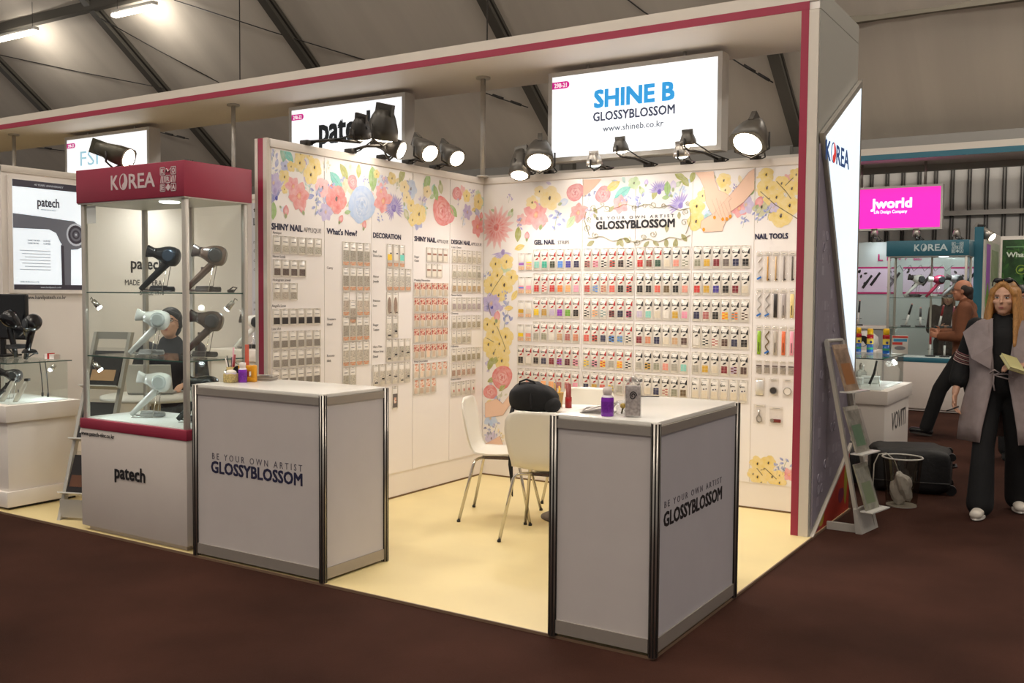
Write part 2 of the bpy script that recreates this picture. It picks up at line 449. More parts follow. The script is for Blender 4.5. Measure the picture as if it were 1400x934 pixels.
# ------------------------------------------------------------------ portal canopy
ca = thing('portal_canopy', 'long white canopy with raspberry pink edge spanning over the booth walls', 'canopy', (0, 0, 0))
obj('top_board', MB().box((-12, -0.61, 3.335), (2.93, 0.40, 3.46)), M_WHITE, ca)
obj('end_board', MB().box((2.93, -0.60, 3.335), (2.936, 0.40, 3.46)), mat('side_board', (165, 162, 152), 0.5), ca)  # white board greyed, its shade held in the colour
obj('fascia_trim', MB().box((2.82, -0.619, 3.331), (2.868, -0.609, 3.335)), M_PINK, ca)
obj('fascia', MB().box((-12, -0.617, 3.385), (2.93, -0.61, 3.46)), M_CREAM, ca)
obj('fascia_trim', MB().box((-12, -0.619, 3.333), (2.868, -0.609, 3.385)), M_PINK, ca)
tw = thing('portal_tower', 'white end tower of the portal with raspberry pink front edge and lilac side', 'portal', (0, 0, 0))
obj('side_post', MB().box((2.822, -0.61, 0.0), (2.928, 0.40, 3.331)), M_WHITE, tw)
obj('post_face', MB().box((2.868, -0.617, 0.0), (2.93, -0.61, 3.331)), M_CREAM, tw)
obj('post_trim', MB().box((2.820, -0.619, 0.0), (2.868, -0.609, 3.331)), M_PINK, tw)
obj('side_board', MB().box((2.928, -0.60, 0.0), (2.936, 0.40, 3.331)), mat('side_board', (165, 162, 152), 0.5), tw)  # white outer side, painted grey to stand for its shade
# decorated outer face of the side
PX = 2.938
fside = lambda a, b, h: (PX + h, a, b)
pp = obj('pattern_panel', MB().prism([(-0.585, 0.05), (0.395, 0.50), (0.395, 0.62), (-0.585, 2.50)], fside, 0.0, 0.010), mat('lilac_grey_print', (136, 128, 140), 0.5), tw)
m = MB(); rnd = random.Random(3)
def in_panel(a, b): return -0.56 < a < 0.36 and b > 0.12 + (a + 0.585) * 0.46 and b < 2.42 - (a + 0.585) * 1.93
for _ in range(400):
    a = -0.56 + 0.075 * rnd.randrange(13); b = 0.1 + 0.075 * rnd.randrange(32)
    if not (in_panel(a, b) and in_panel(a + 0.06, b + 0.06)) or rnd.random() < 0.45: continue
    kind = rnd.randrange(4)
    if kind == 0: m.box((PX + 0.010, a, b), (PX + 0.0108, a + 0.05, b + 0.06))
    elif kind == 1:
        for j in range(3): m.add([(PX + 0.0109, a + 0.018 * j, b), (PX + 0.0109, a + 0.018 * j + 0.008, b), (PX + 0.0109, a + 0.018 * j + 0.028, b + 0.06), (PX + 0.0109, a + 0.018 * j + 0.020, b + 0.06)], [(0, 1, 2, 3)])
    elif kind == 2: m.tube([(PX + 0.0106, a + 0.03 + 0.024 * math.cos(t * PI / 4), b + 0.03 + 0.028 * math.sin(t * PI / 4)) for t in range(8)], 0.004, 4, True)
    else:
        m.box((PX + 0.010, a, b), (PX + 0.0108, a + 0.010, b + 0.06)).box((PX + 0.010, a + 0.034, b), (PX + 0.0108, a + 0.044, b + 0.06)).box((PX + 0.010, a + 0.010, b + 0.026), (PX + 0.0107, a + 0.034, b + 0.036))
s_ = obj('printed_glyph_pattern', m, mat('pale_glyph', (158, 150, 162), 0.5), pp); s_['kind'] = 'stuff'
obj('white_edging', MB().prism([(-0.60, 0.0), (-0.575, 0.0), (0.40, 0.452), (0.40, 0.48)], fside, 0.0, 0.022), M_CREAM, tw)
tr = obj('floral_triangle', MB().prism([(-0.585, 0.0), (0.40, 0.0), (0.40, 0.45)], fside, 0.0, 0.006), mat('red_print', (172, 44, 26), 0.5), tw)
def blob2(cx, cy, rx, ry, n=14, wob=0.15, seed=0):
    r = random.Random(seed); ph = [r.random() * 6.28 for _ in range(3)]
    out = []
    for k in range(n):
        t = 2 * PI * k / n; q = 1 + wob * math.sin(2 * t + ph[0]) + wob * 0.6 * math.sin(3 * t + ph[1])
        out.append((cx + rx * q * math.cos(t), cy + ry * q * math.sin(t)))
    return out
for (cx, cy, rx, ry, c, sd) in ((-0.35, 0.075, 0.07, 0.06, (176, 152, 20), 1), (0.30, 0.22, 0.05, 0.15, (150, 140, 40), 2), (0.17, 0.14, 0.07, 0.06, (110, 26, 60), 4), (0.33, 0.34, 0.04, 0.05, (60, 110, 100), 5), (-0.44, 0.03, 0.05, 0.022, (128, 28, 44), 6)):
    pl = []
    for a, b in blob2(cx, cy, rx, ry, seed=sd):
        a = min(max(a, -0.58), 0.398); b = min(max(b, 0.002), 0.452 * (a + 0.585) / 0.985)
        pl.append((a, b))
    obj('printed_petal', MB().prism(pl, fside, 0.006, 0.007), mat('petal_%d' % sd, c, 0.5), tr)
# KOREA lightbox, a slanted kite on the side
kx = PX + 0.004
kp = [(-0.60, 2.56), (0.395, 3.075), (0.395, 0.55)]
k = thing('kite_lightbox', 'slanted white backlit KOREA lightbox on the outer side of the pink portal', 'sign', (kx, 0, 0))
fk = lambda a, b, h: (h, a, b)
obj('casing', MB().prism(kp, fk, 0.0, 0.03), mat('lightbox_frame', (150, 144, 134), 0.4, 0.3), k)
inner = [(-0.555, 2.545), (0.345, 3.005), (0.345, 0.80)]
obj('face', MB().prism(inner, fk, 0.030, 0.033), mat('cold_glow', (218, 234, 246), 0.4, emit=1.0), k)
M_KBLUE = mat('korea_blue', (24, 62, 116), 0.4, emit=0.6); M_KRED = mat('korea_red', (206, 46, 38), 0.4, emit=0.7)
def kpos(u, v):
    q = at(u, v, 'X', kx + 0.0335); return q.y, q.z
(ky0, kz0), (ky1, _z), (_y, kz1) = kpos(1129, 217), kpos(1160.5, 225), kpos(1129, 190)
KH = kz1 - kz0; KW = ky1 - ky0
KM = lambda y, z: mtx((0.0335, y, z), (0, 1, 0), (0, 0, 1))
text('K', KM(ky0, kz0), KH, M_KBLUE, k, width=KW * 0.19, bold=0.02)
text('REA', KM(ky0 + KW * 0.44, kz0), KH, M_KBLUE, k, width=KW * 0.56, bold=0.02)
def swirl(cx, cy, r, sx, fn, parent, m1, m2, h=0.001, sy=1.25):
    """round two-part swirl emblem standing for the O"""
    pts = []
    for i in range(13): t = PI / 2 - PI * i / 12; pts.append((cx + sx * r * math.cos(t), cy + sy * r * math.sin(t)))
    for i in range(9): t = -PI / 2 + PI * i / 8; pts.append((cx - sx * 0.35 * r * math.cos(t) * (1 if i < 4 else -0.6), cy + sy * r * math.sin(t)))
    obj('swirl_emblem', MB().prism(pts, fn, 0, h), m1, parent)
    pts = []
    for i in range(13): t = PI / 2 + PI * i / 12; pts.append((cx + sx * r * math.cos(t), cy + sy * r * math.sin(t)))
    for i in range(13): t = 1.5 * PI - PI * i / 12; pts.append((cx + sx * r * 0.78 * math.cos(t), cy + sy * r * 0.86 * math.sin(t)))
    obj('swirl_emblem', MB().prism(pts, fn, 0, h), m2, parent)
swirl(ky0 + KW * 0.315, kz0 + KH * 0.5, KH * 0.5, KW * 0.105 / (KH * 0.5), lambda a, b, h: (0.0335 + h, a, b), k, M_KRED, M_KBLUE, 0.001, 1.1)

# canopy support poles
def pole(x, y, z0, label):
    t = thing('support_pole', label, 'pole', (x, y, z0))
    obj('tube', MB().cyl((0, 0, 0.012), (0, 0, 3.335 - z0 - 0.012), 0.021, n=14), M_STEEL, t)
    obj('flange', MB().cyl((0, 0, 0), (0, 0, 0.014), 0.05, n=14), M_STEEL, t)
    obj('flange', MB().cyl((0, 0, 3.335 - z0 - 0.016), (0, 0, 3.335 - z0), 0.06, n=14), M_STEEL, t)
    return t
pole(0.03, -0.06, H + 0.008, 'round steel pole holding the canopy above the corner of the floral walls')
pole(-2.70, -0.30, H + 0.008, 'round steel pole holding the canopy behind the pink display cabinet')
pole(-6.3, -0.35, 0.0, 'round steel pole holding the canopy at its far end')
# ------------------------------------------------------------------ hanging lightbox signs
M_FRAME = mat('sign_frame', (196, 192, 186), 0.4, 0.2)
M_FACE = mat('sign_face_glow', (244, 248, 252), 0.4, emit=SIGN_E)
M_TAG = mat('magenta_tag', (214, 40, 150), 0.4, emit=0.5)
M_TAGW = mat('tag_white', (255, 245, 252), 0.4, emit=0.6)
M_SKY = mat('sky_blue_print', (48, 154, 220), 0.4, emit=0.7)
M_SLATE = mat('slate_print', (66, 72, 96), 0.4, emit=0.4)
M_SLATE2 = mat('slate_print_light', (112, 118, 130), 0.4, emit=0.35)
def pill(x0, x1, z0, z1, fn, h0, h1):
    r = (z1 - z0) / 2; pts = [(x0, z0), (x1 - r, z0)]
    for i in range(1, 8): t = -PI / 2 + PI * i / 8; pts.append((x1 - r + r * math.cos(t), (z0 + z1) / 2 + r * math.sin(t)))
    pts += [(x1 - r, z1), (x0, z1)]
    return MB().prism(pts, fn, h0, h1)
def hsign(x0, x1, z0, z1, y, d, label, tagtxt, face=None, fr=0.034, tag_=True):
    t = thing('lightbox_sign', label, 'sign', (x0, y, z0)); W = x1 - x0; Hh = z1 - z0
    m = MB().box((0, 0.004, 0), (W, d, Hh))
    fm = MB()
    fm.prism([(0, 0), (W, 0), (W - fr, fr), (fr, fr)], lambda a, b, h: (a, h, b), -0.006, 0.004)
    fm.prism([(W, 0), (W, Hh), (W - fr, Hh - fr), (W - fr, fr)], lambda a, b, h: (a, h, b), -0.006, 0.004)
    fm.prism([(W, Hh), (0, Hh), (fr, Hh - fr), (W - fr, Hh - fr)], lambda a, b, h: (a, h, b), -0.006, 0.004)
    fm.prism([(0, Hh), (0, 0), (fr, fr), (fr, Hh - fr)], lambda a, b, h: (a, h, b), -0.006, 0.004)
    obj('casing', m, M_FRAME, t); fo = obj('frame', fm, M_FRAME, t); fo['kind'] = 'stuff'
    obj('face', MB().box((fr, 0.0, fr), (W - fr, 0.004, Hh - fr)), face or M_FACE, t)
    for px in (0.22 * W, 0.78 * W):
        obj('hanging_pin', MB().cyl((px, d / 2, Hh), (px, d / 2, 3.335 - z0), 0.012, n=10), M_STEEL, t)
    if tag_:
        zt = Hh - fr - 0.095
        obj('number_tag', pill(fr, fr + 0.155, zt, zt + 0.055, lambda a, b, h: (a, -h, b), 0.0005, 0.0015), M_TAG, t)
        text(tagtxt, mtx((fr + 0.02, -0.002, zt + 0.011), (1, 0, 0), (0, 0, 1)), 0.033, M_TAGW, t, width=0.11, bold=0.02)
    return t
def rel(t, u0, vb, vt, u1, Y):
    """photo box of a line of lettering -> (matrix in the thing's frame, cap height, width)"""
    a = at(u0, vb, 'Y', Y); b = at(u0, vt, 'Y', Y); c = at(u1, vb, 'Y', Y)
    return mtx((a.x - t.location.x, Y - t.location.y, a.z - t.location.z), (1, 0, 0), (0, 0, 1)), b.z - a.z, c.x - a.x
sY = -0.07
sh = hsign(0.665, 2.105, 2.588, 3.288, sY, 0.13, 'white backlit hanging sign with big sky blue lettering over the back wall', '29B-21')
for (s, u0, vb, vt, u1, mm, bd) in (('SHINE B', 813, 147, 124, 921, M_SKY, 0.042), ('GLOSSYBLOSSOM', 811, 166, 154, 922, M_SLATE, 0.022), ('www.shineb.co.kr', 824, 180, 171.5, 907, M_SLATE2, 0.012)):
    M_, hgt, wd = rel(sh, u0, vb, vt, u1, sY - 0.002); text(s, M_, hgt, mm, sh, width=wd, bold=bd)
def patech_logo(M, h, wd, m, parent, bold=0.03):
    return text('patech', M, h, m, parent, width=wd, bold=bold)
pt = hsign(-2.19, -0.785, 2.60, 3.295, sY, 0.13, 'white backlit hanging sign with tall dark letters behind the hooded lamps', '29B-22')
M_, hgt, wd = rel(pt, 437, 196, 166, 514, sY - 0.002); patech_logo(M_, hgt * 1.22, wd, mat('dark_slate_print', (48, 56, 66), 0.4), pt, 0.03)
ps = at(89, 184, 'Y', sY); pe = at(204, 172, 'Y', sY)
fs = hsign(ps.x, pe.x, 2.55, 3.29, sY, 0.14, 'white backlit hanging sign with thin pale blue letters behind the pink cabinet', '29B-23')
M_FSK = mat('pale_blue_print', (150, 190, 206), 0.4, emit=0.9)
M_, hgt, wd = rel(fs, 110, 227, 207, 134, sY - 0.002); text('FSI', M_, hgt, M_FSK, fs, width=wd)
M_, hgt, wd = rel(fs, 166, 222, 204, 178, sY - 0.002); text('A', M_, hgt, M_FSK, fs, width=wd)

# ------------------------------------------------------------------ flood lamps on the wall tops
M_LAMP = mat('lamp_grey', (92, 88, 82), 0.4, 0.4)
M_LAMPD = mat('lamp_dark', (42, 38, 34), 0.45, 0.2)
M_LENS = mat('lamp_lens_glow', (255, 238, 212), 0.3, emit=14.0)
M_LENS2 = mat('lamp_lens_soft', (236, 246, 240), 0.3, emit=3.0)
def floodlight(label, lens, d, clamp, size=0.085, length=0.17, energy=None, shell=None, kind='flood_lamp', lensm=None, spot=2.6, col=WARM, lit=True, arm=True):
    lens = Vector(lens); d = Vector(d).normalized(); clamp = Vector(clamp)
    t = thing(kind, label, 'lamp', clamp); o = lambda p: Vector(p) - clamp
    x, y, z = frame(d); back = lens - d * length
    sh = shell or M_LAMP
    rings = []
    for k, s in ((0, 1.0), (0.35, 0.95), (0.75, 0.72), (1.0, 0.5)):
        c = lens - d * (length * k); r = []
        for j in range(12):
            a = 2 * PI * j / 12; e = 2 / 3.2
            cx = math.copysign(abs(math.cos(a)) ** e, math.cos(a)); cy = math.copysign(abs(math.sin(a)) ** e, math.sin(a))
            r.append(o(c + x * (cx * size * s) + y * (cy * size * 0.9 * s)))
        rings.append(r)
    obj('housing', MB().loft(rings), sh, t)
    obj('cooling_fin', MB().cbox((0, 0, 0), (size * 0.3, size * 1.3, length * 0.4), Matrix.Translation(o(back)) @ Matrix((x, y, z)).transposed().to_4x4()), sh, t)
    obj('lens', MB().lathe([(0.0, 0.016), (size * 0.4, 0.014), (size * 0.72, 0.006), (size * 0.80, 0.0), (size * 0.80, -0.004)], 20, M=Matrix.Translation(o(lens)) @ Matrix((x, y, z)).transposed().to_4x4()), lensm or M_LENS, t)
    # yoke, arm and clamp
    mid = lens - d * (length * 0.5); up = Vector((0, 0, 1)); sd = x * (size * 1.04)
    hub = mid - Vector((0, 0, size * 1.35))
    yk = MB().tube([o(mid + sd), o(mid + sd - Vector((0, 0, size * 0.9))), o(hub), o(mid - sd - Vector((0, 0, size * 0.9))), o(mid - sd)], 0.007, 6)
    obj('yoke', yk, M_LAMPD, t)
    if arm: obj('arm', MB().tube([o(hub), o((hub + clamp) / 2 + Vector((0, 0, 0.03))), o(clamp + Vector((0, 0, 0.03)))], 0.010, 8), M_LAMPD, t)
    obj('clamp', MB().rbox((-0.035, -0.03, 0.008), (0.035, 0.03, 0.04), 0.006), M_LAMPD, t)
    cw = [o(back), o(back + Vector((0.04, 0.02, -0.07))), o(clamp + Vector((0.06, 0.03, 0.03))), o(clamp + Vector((0.03, 0.01, 0.012)))]
    obj('cord', MB().tube([cw[0], cw[0].lerp(cw[1], 0.6), cw[1], cw[1].lerp(cw[2], 0.5) - Vector((0, 0, 0.02)), cw[2], cw[3]], 0.005, 6), M_BLACK, t)
    if lit:
        l = bpy.data.lights.new('lamp_light', 'SPOT'); l.energy = energy or SPOT_W; l.color = col; l.spot_size = spot; l.spot_blend = 0.9; l.shadow_soft_size = 0.05
        lo = bpy.data.objects.new('lamp_light', l); COL.objects.link(lo); lo.parent = t
        M = Matrix((x, y, -d)).transposed()
        if M.determinant() < 0: M = Matrix((-x, y, -d)).transposed()
        M = M.to_4x4(); M.translation = o(lens + d * 0.03); lo.matrix_local = M
    return t
# left wall
L4 = at(588, 210, 'X', 0.25); L5 = at(625, 217, 'X', 0.25); L3 = at(549, 206, 'X', 0.22)
floodlight('lit flood lamp beside the corner pole, over the left floral wall', L5, (0.77, -0.28, -0.5), (0.0, L5.y + 0.05, H), 0.075, 0.22, shell=M_LAMP)
floodlight('lit flood lamp on the left floral wall, second from the corner pole', L4, (0.77, -0.28, -0.5), (0.0, L4.y + 0.05, H), 0.078, 0.22, shell=M_LAMP)
floodlight('lit flood lamp on the left floral wall, turned sideways past the dark hood', L3, (0.80, 0.25, -0.35), (0.0, L3.y + 0.05, H), 0.075, 0.2, shell=M_LAMPD)
p = at(521, 190, 'X', 0.20)
floodlight('dark hooded flood lamp with folded hood in front of the dark-lettered sign', p, (-0.25, 0.1, -0.95), (0.0, -1.66, H), 0.11, 0.2, shell=mat('lamp_hood_dark', (58, 54, 48), 0.4, 0.3), energy=SPOT_W * 0.14)
p = at(492, 188, 'X', 0.30)
floodlight('dark flood lamp on a long thin arm over the floral wall', p, (-0.3, 0.25, -0.9), (0.0, -2.09, H), 0.07, 0.13, shell=M_LAMPD, energy=SPOT_W * 0.2)
# back wall
B1 = at(710, 240, 'Y', -0.25); B2 = at(737, 222, 'Y', -0.25); B6 = at(1022, 197, 'Y', -0.27)
floodlight('lit flood lamp on the back wall nearest the corner pole', B1, (0.15, -0.35, -0.92), (0.42, 0.02, H), 0.085, 0.22)
floodlight('big lit flood lamp at the blue-lettered sign corner nearer the corner pole', B2, (0.25, -0.5, -0.8), (0.62, 0.02, H), 0.115, 0.2)
floodlight('big lit flood lamp between the blue-lettered sign and the pink portal post', B6, (-0.1, -0.62, -0.78), (2.33, 0.02, H), 0.125, 0.2)
for (u, v, cx, lab, lm, sm) in ((813, 226, 1.13, 'small arm lamp under the blue-lettered sign, nearest the corner pole', M_LENS2, M_ALU), (849, 207, 1.50, 'small hooded arm lamp in front of the blue-lettered sign below the web address', M_LENS, M_LAMP),
                                (932, 214, 1.80, 'small arm lamp under the blue-lettered sign, third from the corner pole', M_LENS2, M_ALU), (941, 198, 2.06, 'small hooded arm lamp before the outer lower corner of the blue-lettered sign', M_LENS, M_LAMP)):
    p = at(u, v, 'Y', -0.30)
    floodlight(lab, p, (0.02, 0.16, -0.98), (cx, 0.02, H), 0.06, 0.09, energy=SPOT_W * 0.22, shell=sm, lensm=lm, kind='arm_lamp')
# lamp over the pink cabinet, in front of the pale sign
floodlight('dark flood lamp with glowing lens on top of the pink KOREA cabinet', at(176, 217, 'Y', -2.75), (0.80, 0.30, -0.30), (-0.75, -2.7, 2.302), 0.075, 0.24, shell=mat('lamp_olive', (74, 70, 56), 0.4, 0.3), energy=6, arm=True)

# ------------------------------------------------------------------ modular counters
M_PANEL = mat('counter_panel', (196, 188, 184), 0.42, noise=0.02, ns=6)  # white panels, their shade put into the greyed colour
M_PANELB = mat('counter_panel_cool', (190, 186, 190), 0.42, noise=0.02, ns=6)  # the same shaded white, tinted cooler for the right-hand panels
M_RAIL = mat('counter_rail', (160, 152, 143), 0.38, 0.35)
M_TOP = mat('counter_top', (228, 224, 216), 0.22)
def post_mesh(h):
    m = MB(); r = 0.021
    m.lathe([(r, 0.0), (r, h)], 8)
    return m
def counter(x0, x1, y0, y1, label, toplab=None):
    t = thing('display_counter', label, 'counter', (x0, y0, 0)); W = x1 - x0; D = y1 - y0; hh = 1.0
    obj('counter_top', MB().rbox((0.0, 0.0, hh - 0.016), (W, D, hh + 0.004), 0.003, 2), M_TOP, t)
    for (px, py) in ((0, 0), (W, 0), (W, D), (0, D)):
        po = obj('post', post_mesh(hh), M_ALU, t, loc=(px, py, 0))
        g = MB()
        for k in range(8):
            a = 2 * PI * (k + 0.5) / 8
            g.cbox((0, 0, 0), (0.007, 0.004, hh - 0.004), Matrix.Translation((math.cos(a) * 0.0196, math.sin(a) * 0.0196, hh / 2)) @ Matrix.Rotation(a + PI / 2, 4, 'Z'))
        go = obj('groove', g, M_ALUD, po); go['kind'] = 'stuff'
    out = {}
    for nm, (a, b) in dict(front=((0.02, 0), (W - 0.02, 0)), back=((0.02, D), (W - 0.02, D)), left=((0, 0.02), (0, D - 0.02)), right=((W, 0.02), (W, D - 0.02))).items():
        th = 0.008
        def bx(z0, z1, e):
            if a[1] == b[1]: return MB().box((a[0], a[1] - e, z0), (b[0], a[1] + e, z1))
            return MB().box((a[0] - e, a[1], z0), (a[0] + e, b[1], z1))
        out[nm] = obj('panel', bx(0.075, 0.945, 0.004), M_PANELB if nm == 'right' else M_PANEL, t)
        obj('rail', bx(0.945, 0.984, 0.011), M_RAIL, t); obj('rail', bx(0.015, 0.075, 0.011), M_RAIL, t)
    return t
c1 = counter(0.052, 1.049, -3.052, -2.545, 'white counter with aluminium edges and navy lettering, beside the pink cabinet')
c2 = counter(2.460, 2.952, -3.064, -2.075, 'white counter with aluminium edges and black side lettering, standing free before the chairs')
M_, hgt, wd = rel(c1, 290, 627.5, 619, 413, -3.0565); text('BE YOUR OWN ARTIST', M_, hgt, mat('dim_print', (88, 82, 92), 0.5), c1, width=wd, space=1.6)
M_, hgt, wd = rel(c1, 289, 645.5, 630, 413, -3.0565); text('GLOSSYBLOSSOM', M_, hgt, M_NAVY, c1, width=wd, bold=0.03)
def relx(t, u0, vb, vt, u1, X):
    a = at(u0, vb, 'X', X); b = at(u0, vt, 'X', X); c = at(u1, vb, 'X', X)
    return mtx((X - t.location.x, a.y - t.location.y, a.z - t.location.z), (0, 1, 0), (0, 0, 1)), b.z - a.z, c.y - a.y
M_, hgt, wd = relx(c2, 908.5, 695, 686, 986, 2.9565); text('BE YOUR OWN ARTIST', M_, hgt, MATS['dim_print'], c2, width=wd, space=1.6)
M_, hgt, wd = relx(c2, 907.5, 721, 701.5, 986, 2.9565); text('GLOSSYBLOSSOM', M_, hgt, M_INK, c2, width=wd, bold=0.03)

# ------------------------------------------------------------------ chairs and table
M_SHELL = mat('white_chair_shell', (226, 220, 206), 0.3)
M_CHROME = mat('chrome', (205, 200, 192), 0.14, 0.95)
def shell_mesh():
    prof = [(0.215, 0.438), (0.19, 0.447), (0.12, 0.445), (0.03, 0.438), (-0.06, 0.434), (-0.13, 0.440), (-0.175, 0.462), (-0.20, 0.505), (-0.215, 0.56), (-0.228, 0.63), (-0.241, 0.70), (-0.252, 0.76), (-0.259, 0.80), (-0.263, 0.822)]
    hw = [0.135, 0.185, 0.212, 0.216, 0.210, 0.196, 0.184, 0.184, 0.196, 0.208, 0.212, 0.204, 0.178, 0.125]
    n = 11; m = MB(); P = []
    for i, ((y, z), w_) in enumerate(zip(prof, hw)):
        a = prof[max(i - 1, 0)]; b = prof[min(i + 1, len(prof) - 1)]
        tv = Vector((0, b[0] - a[0], b[1] - a[1])).normalized(); nn = Vector((1, 0, 0)).cross(tv)
        row = []
        for k in range(n):
            s = -1 + 2 * k / (n - 1)
            cup = 0.020 * s * s * (1 if i < 6 else 0.9)
            row.append((Vector((s * w_, y, z)) + Vector((0, cup if i >= 6 else 0, cup if i < 6 else 0)), nn))
        P.append(row)
    th = 0.010
    for sgn in (0, 1):
        vs = [q - nn * (th * sgn) for r in P for q, nn in r]
        fs = [(i * n + k, i * n + k + 1, (i + 1) * n + k + 1, (i + 1) * n + k) for i in range(len(P) - 1) for k in range(n - 1)]
        m.add(vs, [f[::-1] if sgn else f for f in fs], True)
    o = len(P) * n
    ring = [k for k in range(n)] + [i * n + n - 1 for i in range(1, len(P))] + [(len(P) - 1) * n + k for k in range(n - 2, -1, -1)] + [i * n for i in range(len(P) - 2, 0, -1)]
    for a, b in zip(ring, ring[1:] + ring[:1]): m.f.append((a, b, b + o, a + o)); m.sm.append(False)
    return m
def chair(label, x, y, ang):
    t = thing('shell_chair', label, 'chair', (x, y, 0), ang, None)
    obj('seat_shell', shell_mesh(), M_SHELL, t)
    for sx in (-1, 1):
        for sy in (-1, 1):
            pts = [(sx * 0.06, sy * 0.11, 0.416), (sx * 0.13, sy * 0.135, 0.416), (sx * 0.158, sy * 0.15, 0.408), (sx * 0.172, sy * 0.158, 0.385), (sx * 0.232, sy * 0.245, 0.004)]
            obj('leg', MB().tube(pts, 0.0105, 8), M_CHROME, t)
            f = Vector((sx * 0.232, sy * 0.245, 0))
            obj('foot_cap', MB().cyl(f, f + Vector((0, 0, 0.014)), 0.0125, n=8), M_BLACK, t)
    obj('seat_bracket', MB().box((-0.07, -0.12, 0.405), (0.07, 0.12, 0.426)), M_CHROME, t)
    return t
def face(dx, dy): return math.atan2(dy, dx) - PI / 2
chair('white shell chair with chrome legs by the left wall, turned sideways to the table', 0.985, -1.22, face(0.93, 0.37))
chair('white shell chair with chrome legs seen from the back, before the black backpack', 1.535, -1.53, face(-0.21, 0.98))
chair('white shell chair pushed in between the table and the back wall', 1.18, -0.42, face(0.25, -0.97))
TX, TY = 1.42, -0.97
t = thing('round_table', 'round white table on a dark disc foot among the shell chairs', 'table', (TX, TY, 0))
obj('table_top', MB().lathe([(0.0, 0.715), (0.39, 0.715), (0.40, 0.722), (0.40, 0.735), (0.392, 0.74), (0.0, 0.74)], 40), mat('table_white', (238, 234, 226), 0.3), t)
obj('column', MB().cyl((0, 0, 0.02), (0, 0, 0.715), 0.035, n=16), M_CHROME, t)
obj('base_disc', MB().lathe([(0.0, 0.0), (0.225, 0.0), (0.225, 0.008), (0.20, 0.016), (0.05, 0.03), (0.0, 0.03)], 32), mat('bronze_base', (84, 70, 58), 0.4, 0.4), t)

# black backpack lying on the table
bp_ = thing('backpack', 'black backpack with top handle lying on the round table', 'bag', (1.205, -1.15, 0.74), 0.45)
M_BAG = mat('black_nylon', (13, 12, 13), 0.9, noise=0.3, ns=30, bump=0.2, bs=300)
bm = bmesh.new(); bmesh.ops.create_icosphere(bm, subdivisions=4, radius=1.0)
for q in bm.verts:
    c = q.co
    x = math.copysign(abs(c.x) ** 0.62, c.x) * 0.172; y = math.copysign(abs(c.y) ** 0.7, c.y) * 0.14; z = math.copysign(abs(c.z) ** 0.7, c.z) * 0.088 + 0.088
    z *= 1.0 + 0.16 * math.cos(x * 8) - 0.22 * max(0, x) / 0.17
    q.co = Vector((x, y, max(0.0, z + 0.005 * math.sin(x * 50 + y * 30))))
obj('main_body', MB().bm(bm, None, True), M_BAG, bp_)
obj('handle', MB().tube([(-0.10, -0.05, 0.165), (-0.095, -0.055, 0.205), (-0.05, -0.06, 0.222), (0.0, -0.06, 0.205), (0.04, -0.055, 0.155)], 0.011, 8, flat=0.6), M_BAG, bp_)
obj('front_flap', MB().tube([(-0.01, -0.13, 0.03), (-0.012, -0.135, 0.09), (-0.01, -0.10, 0.152), (-0.01, 0.0, 0.166), (-0.01, 0.10, 0.14)], 0.03, 8, flat=0.28), mat('black_webbing', (20, 19, 21), 0.9), bp_)
obj('side_pocket', MB().ball((0.125, -0.08, 0.055), (0.065, 0.07, 0.055)), M_BAG, bp_)
obj('zip', MB().tube([(-0.16, -0.07, 0.10), (-0.11, -0.115, 0.138), (-0.04, -0.128, 0.15), (0.05, -0.122, 0.14), (0.12, -0.10, 0.11)], 0.004, 6), M_BLACK, bp_)
bpM = (Matrix.Translation(bp_.location) @ Matrix.Rotation(0.45, 4, 'Z')).inverted()
obj('shoulder_strap', MB().tube([bpM @ Vector(q) for q in ((1.13, -1.20, 0.80), (1.10, -1.255, 0.775), (1.135, -1.33, 0.735), (1.165, -1.37, 0.66), (1.172, -1.38, 0.52), (1.165, -1.385, 0.40), (1.18, -1.39, 0.28), (1.185, -1.39, 0.19))], [0.018, 0.019, 0.021, 0.024, 0.022, 0.018, 0.010, 0.005], 8, flat=0.35), MATS['black_webbing'], bp_)

# brush tube and pencil cup on the table
t = thing('brush_tube', 'red lidded brush tube standing behind the backpack', 'tube', (1.30, -0.84, 0.74))
obj('tube_body', MB().lathe([(0.022, 0), (0.022, 0.06), (0.019, 0.066), (0.019, 0.17), (0.0, 0.172)], 18), mat('red_brown_plastic', (132, 44, 36), 0.3), t)
obj('tube_cap', MB().lathe([(0.0235, 0.0), (0.0235, 0.075), (0.0195, 0.078)], 18), mat('deep_red_plastic', (150, 22, 26), 0.3), t)
t = thing('pencil_cup', 'tan paper cup holding yellow pencils and brushes on the round table', 'cup', (1.225, -0.86, 0.74))
obj('cup', MB().lathe([(0.030, 0), (0.042, 0.105), (0.044, 0.107), (0.040, 0.105), (0.029, 0.006), (0, 0.006)], 20, caps=False), mat('kraft_paper', (196, 160, 96), 0.7), t)
for k, (dx, dy, c, L) in enumerate(((-0.015, 0.0, (222, 170, 30), 0.17), (0.0, 0.012, (232, 182, 40), 0.15), (0.015, -0.005, (220, 168, 36), 0.14), (-0.005, -0.012, (150, 110, 104), 0.20), (-0.022, 0.008, (40, 36, 46), 0.175))):
    obj('pencil', MB().cyl((dx * 0.5, dy * 0.5, 0.01), (dx * 1.6, dy * 1.6, L), 0.005, 0.004, 6), mat('pencil_%d' % k, c, 0.5), t)

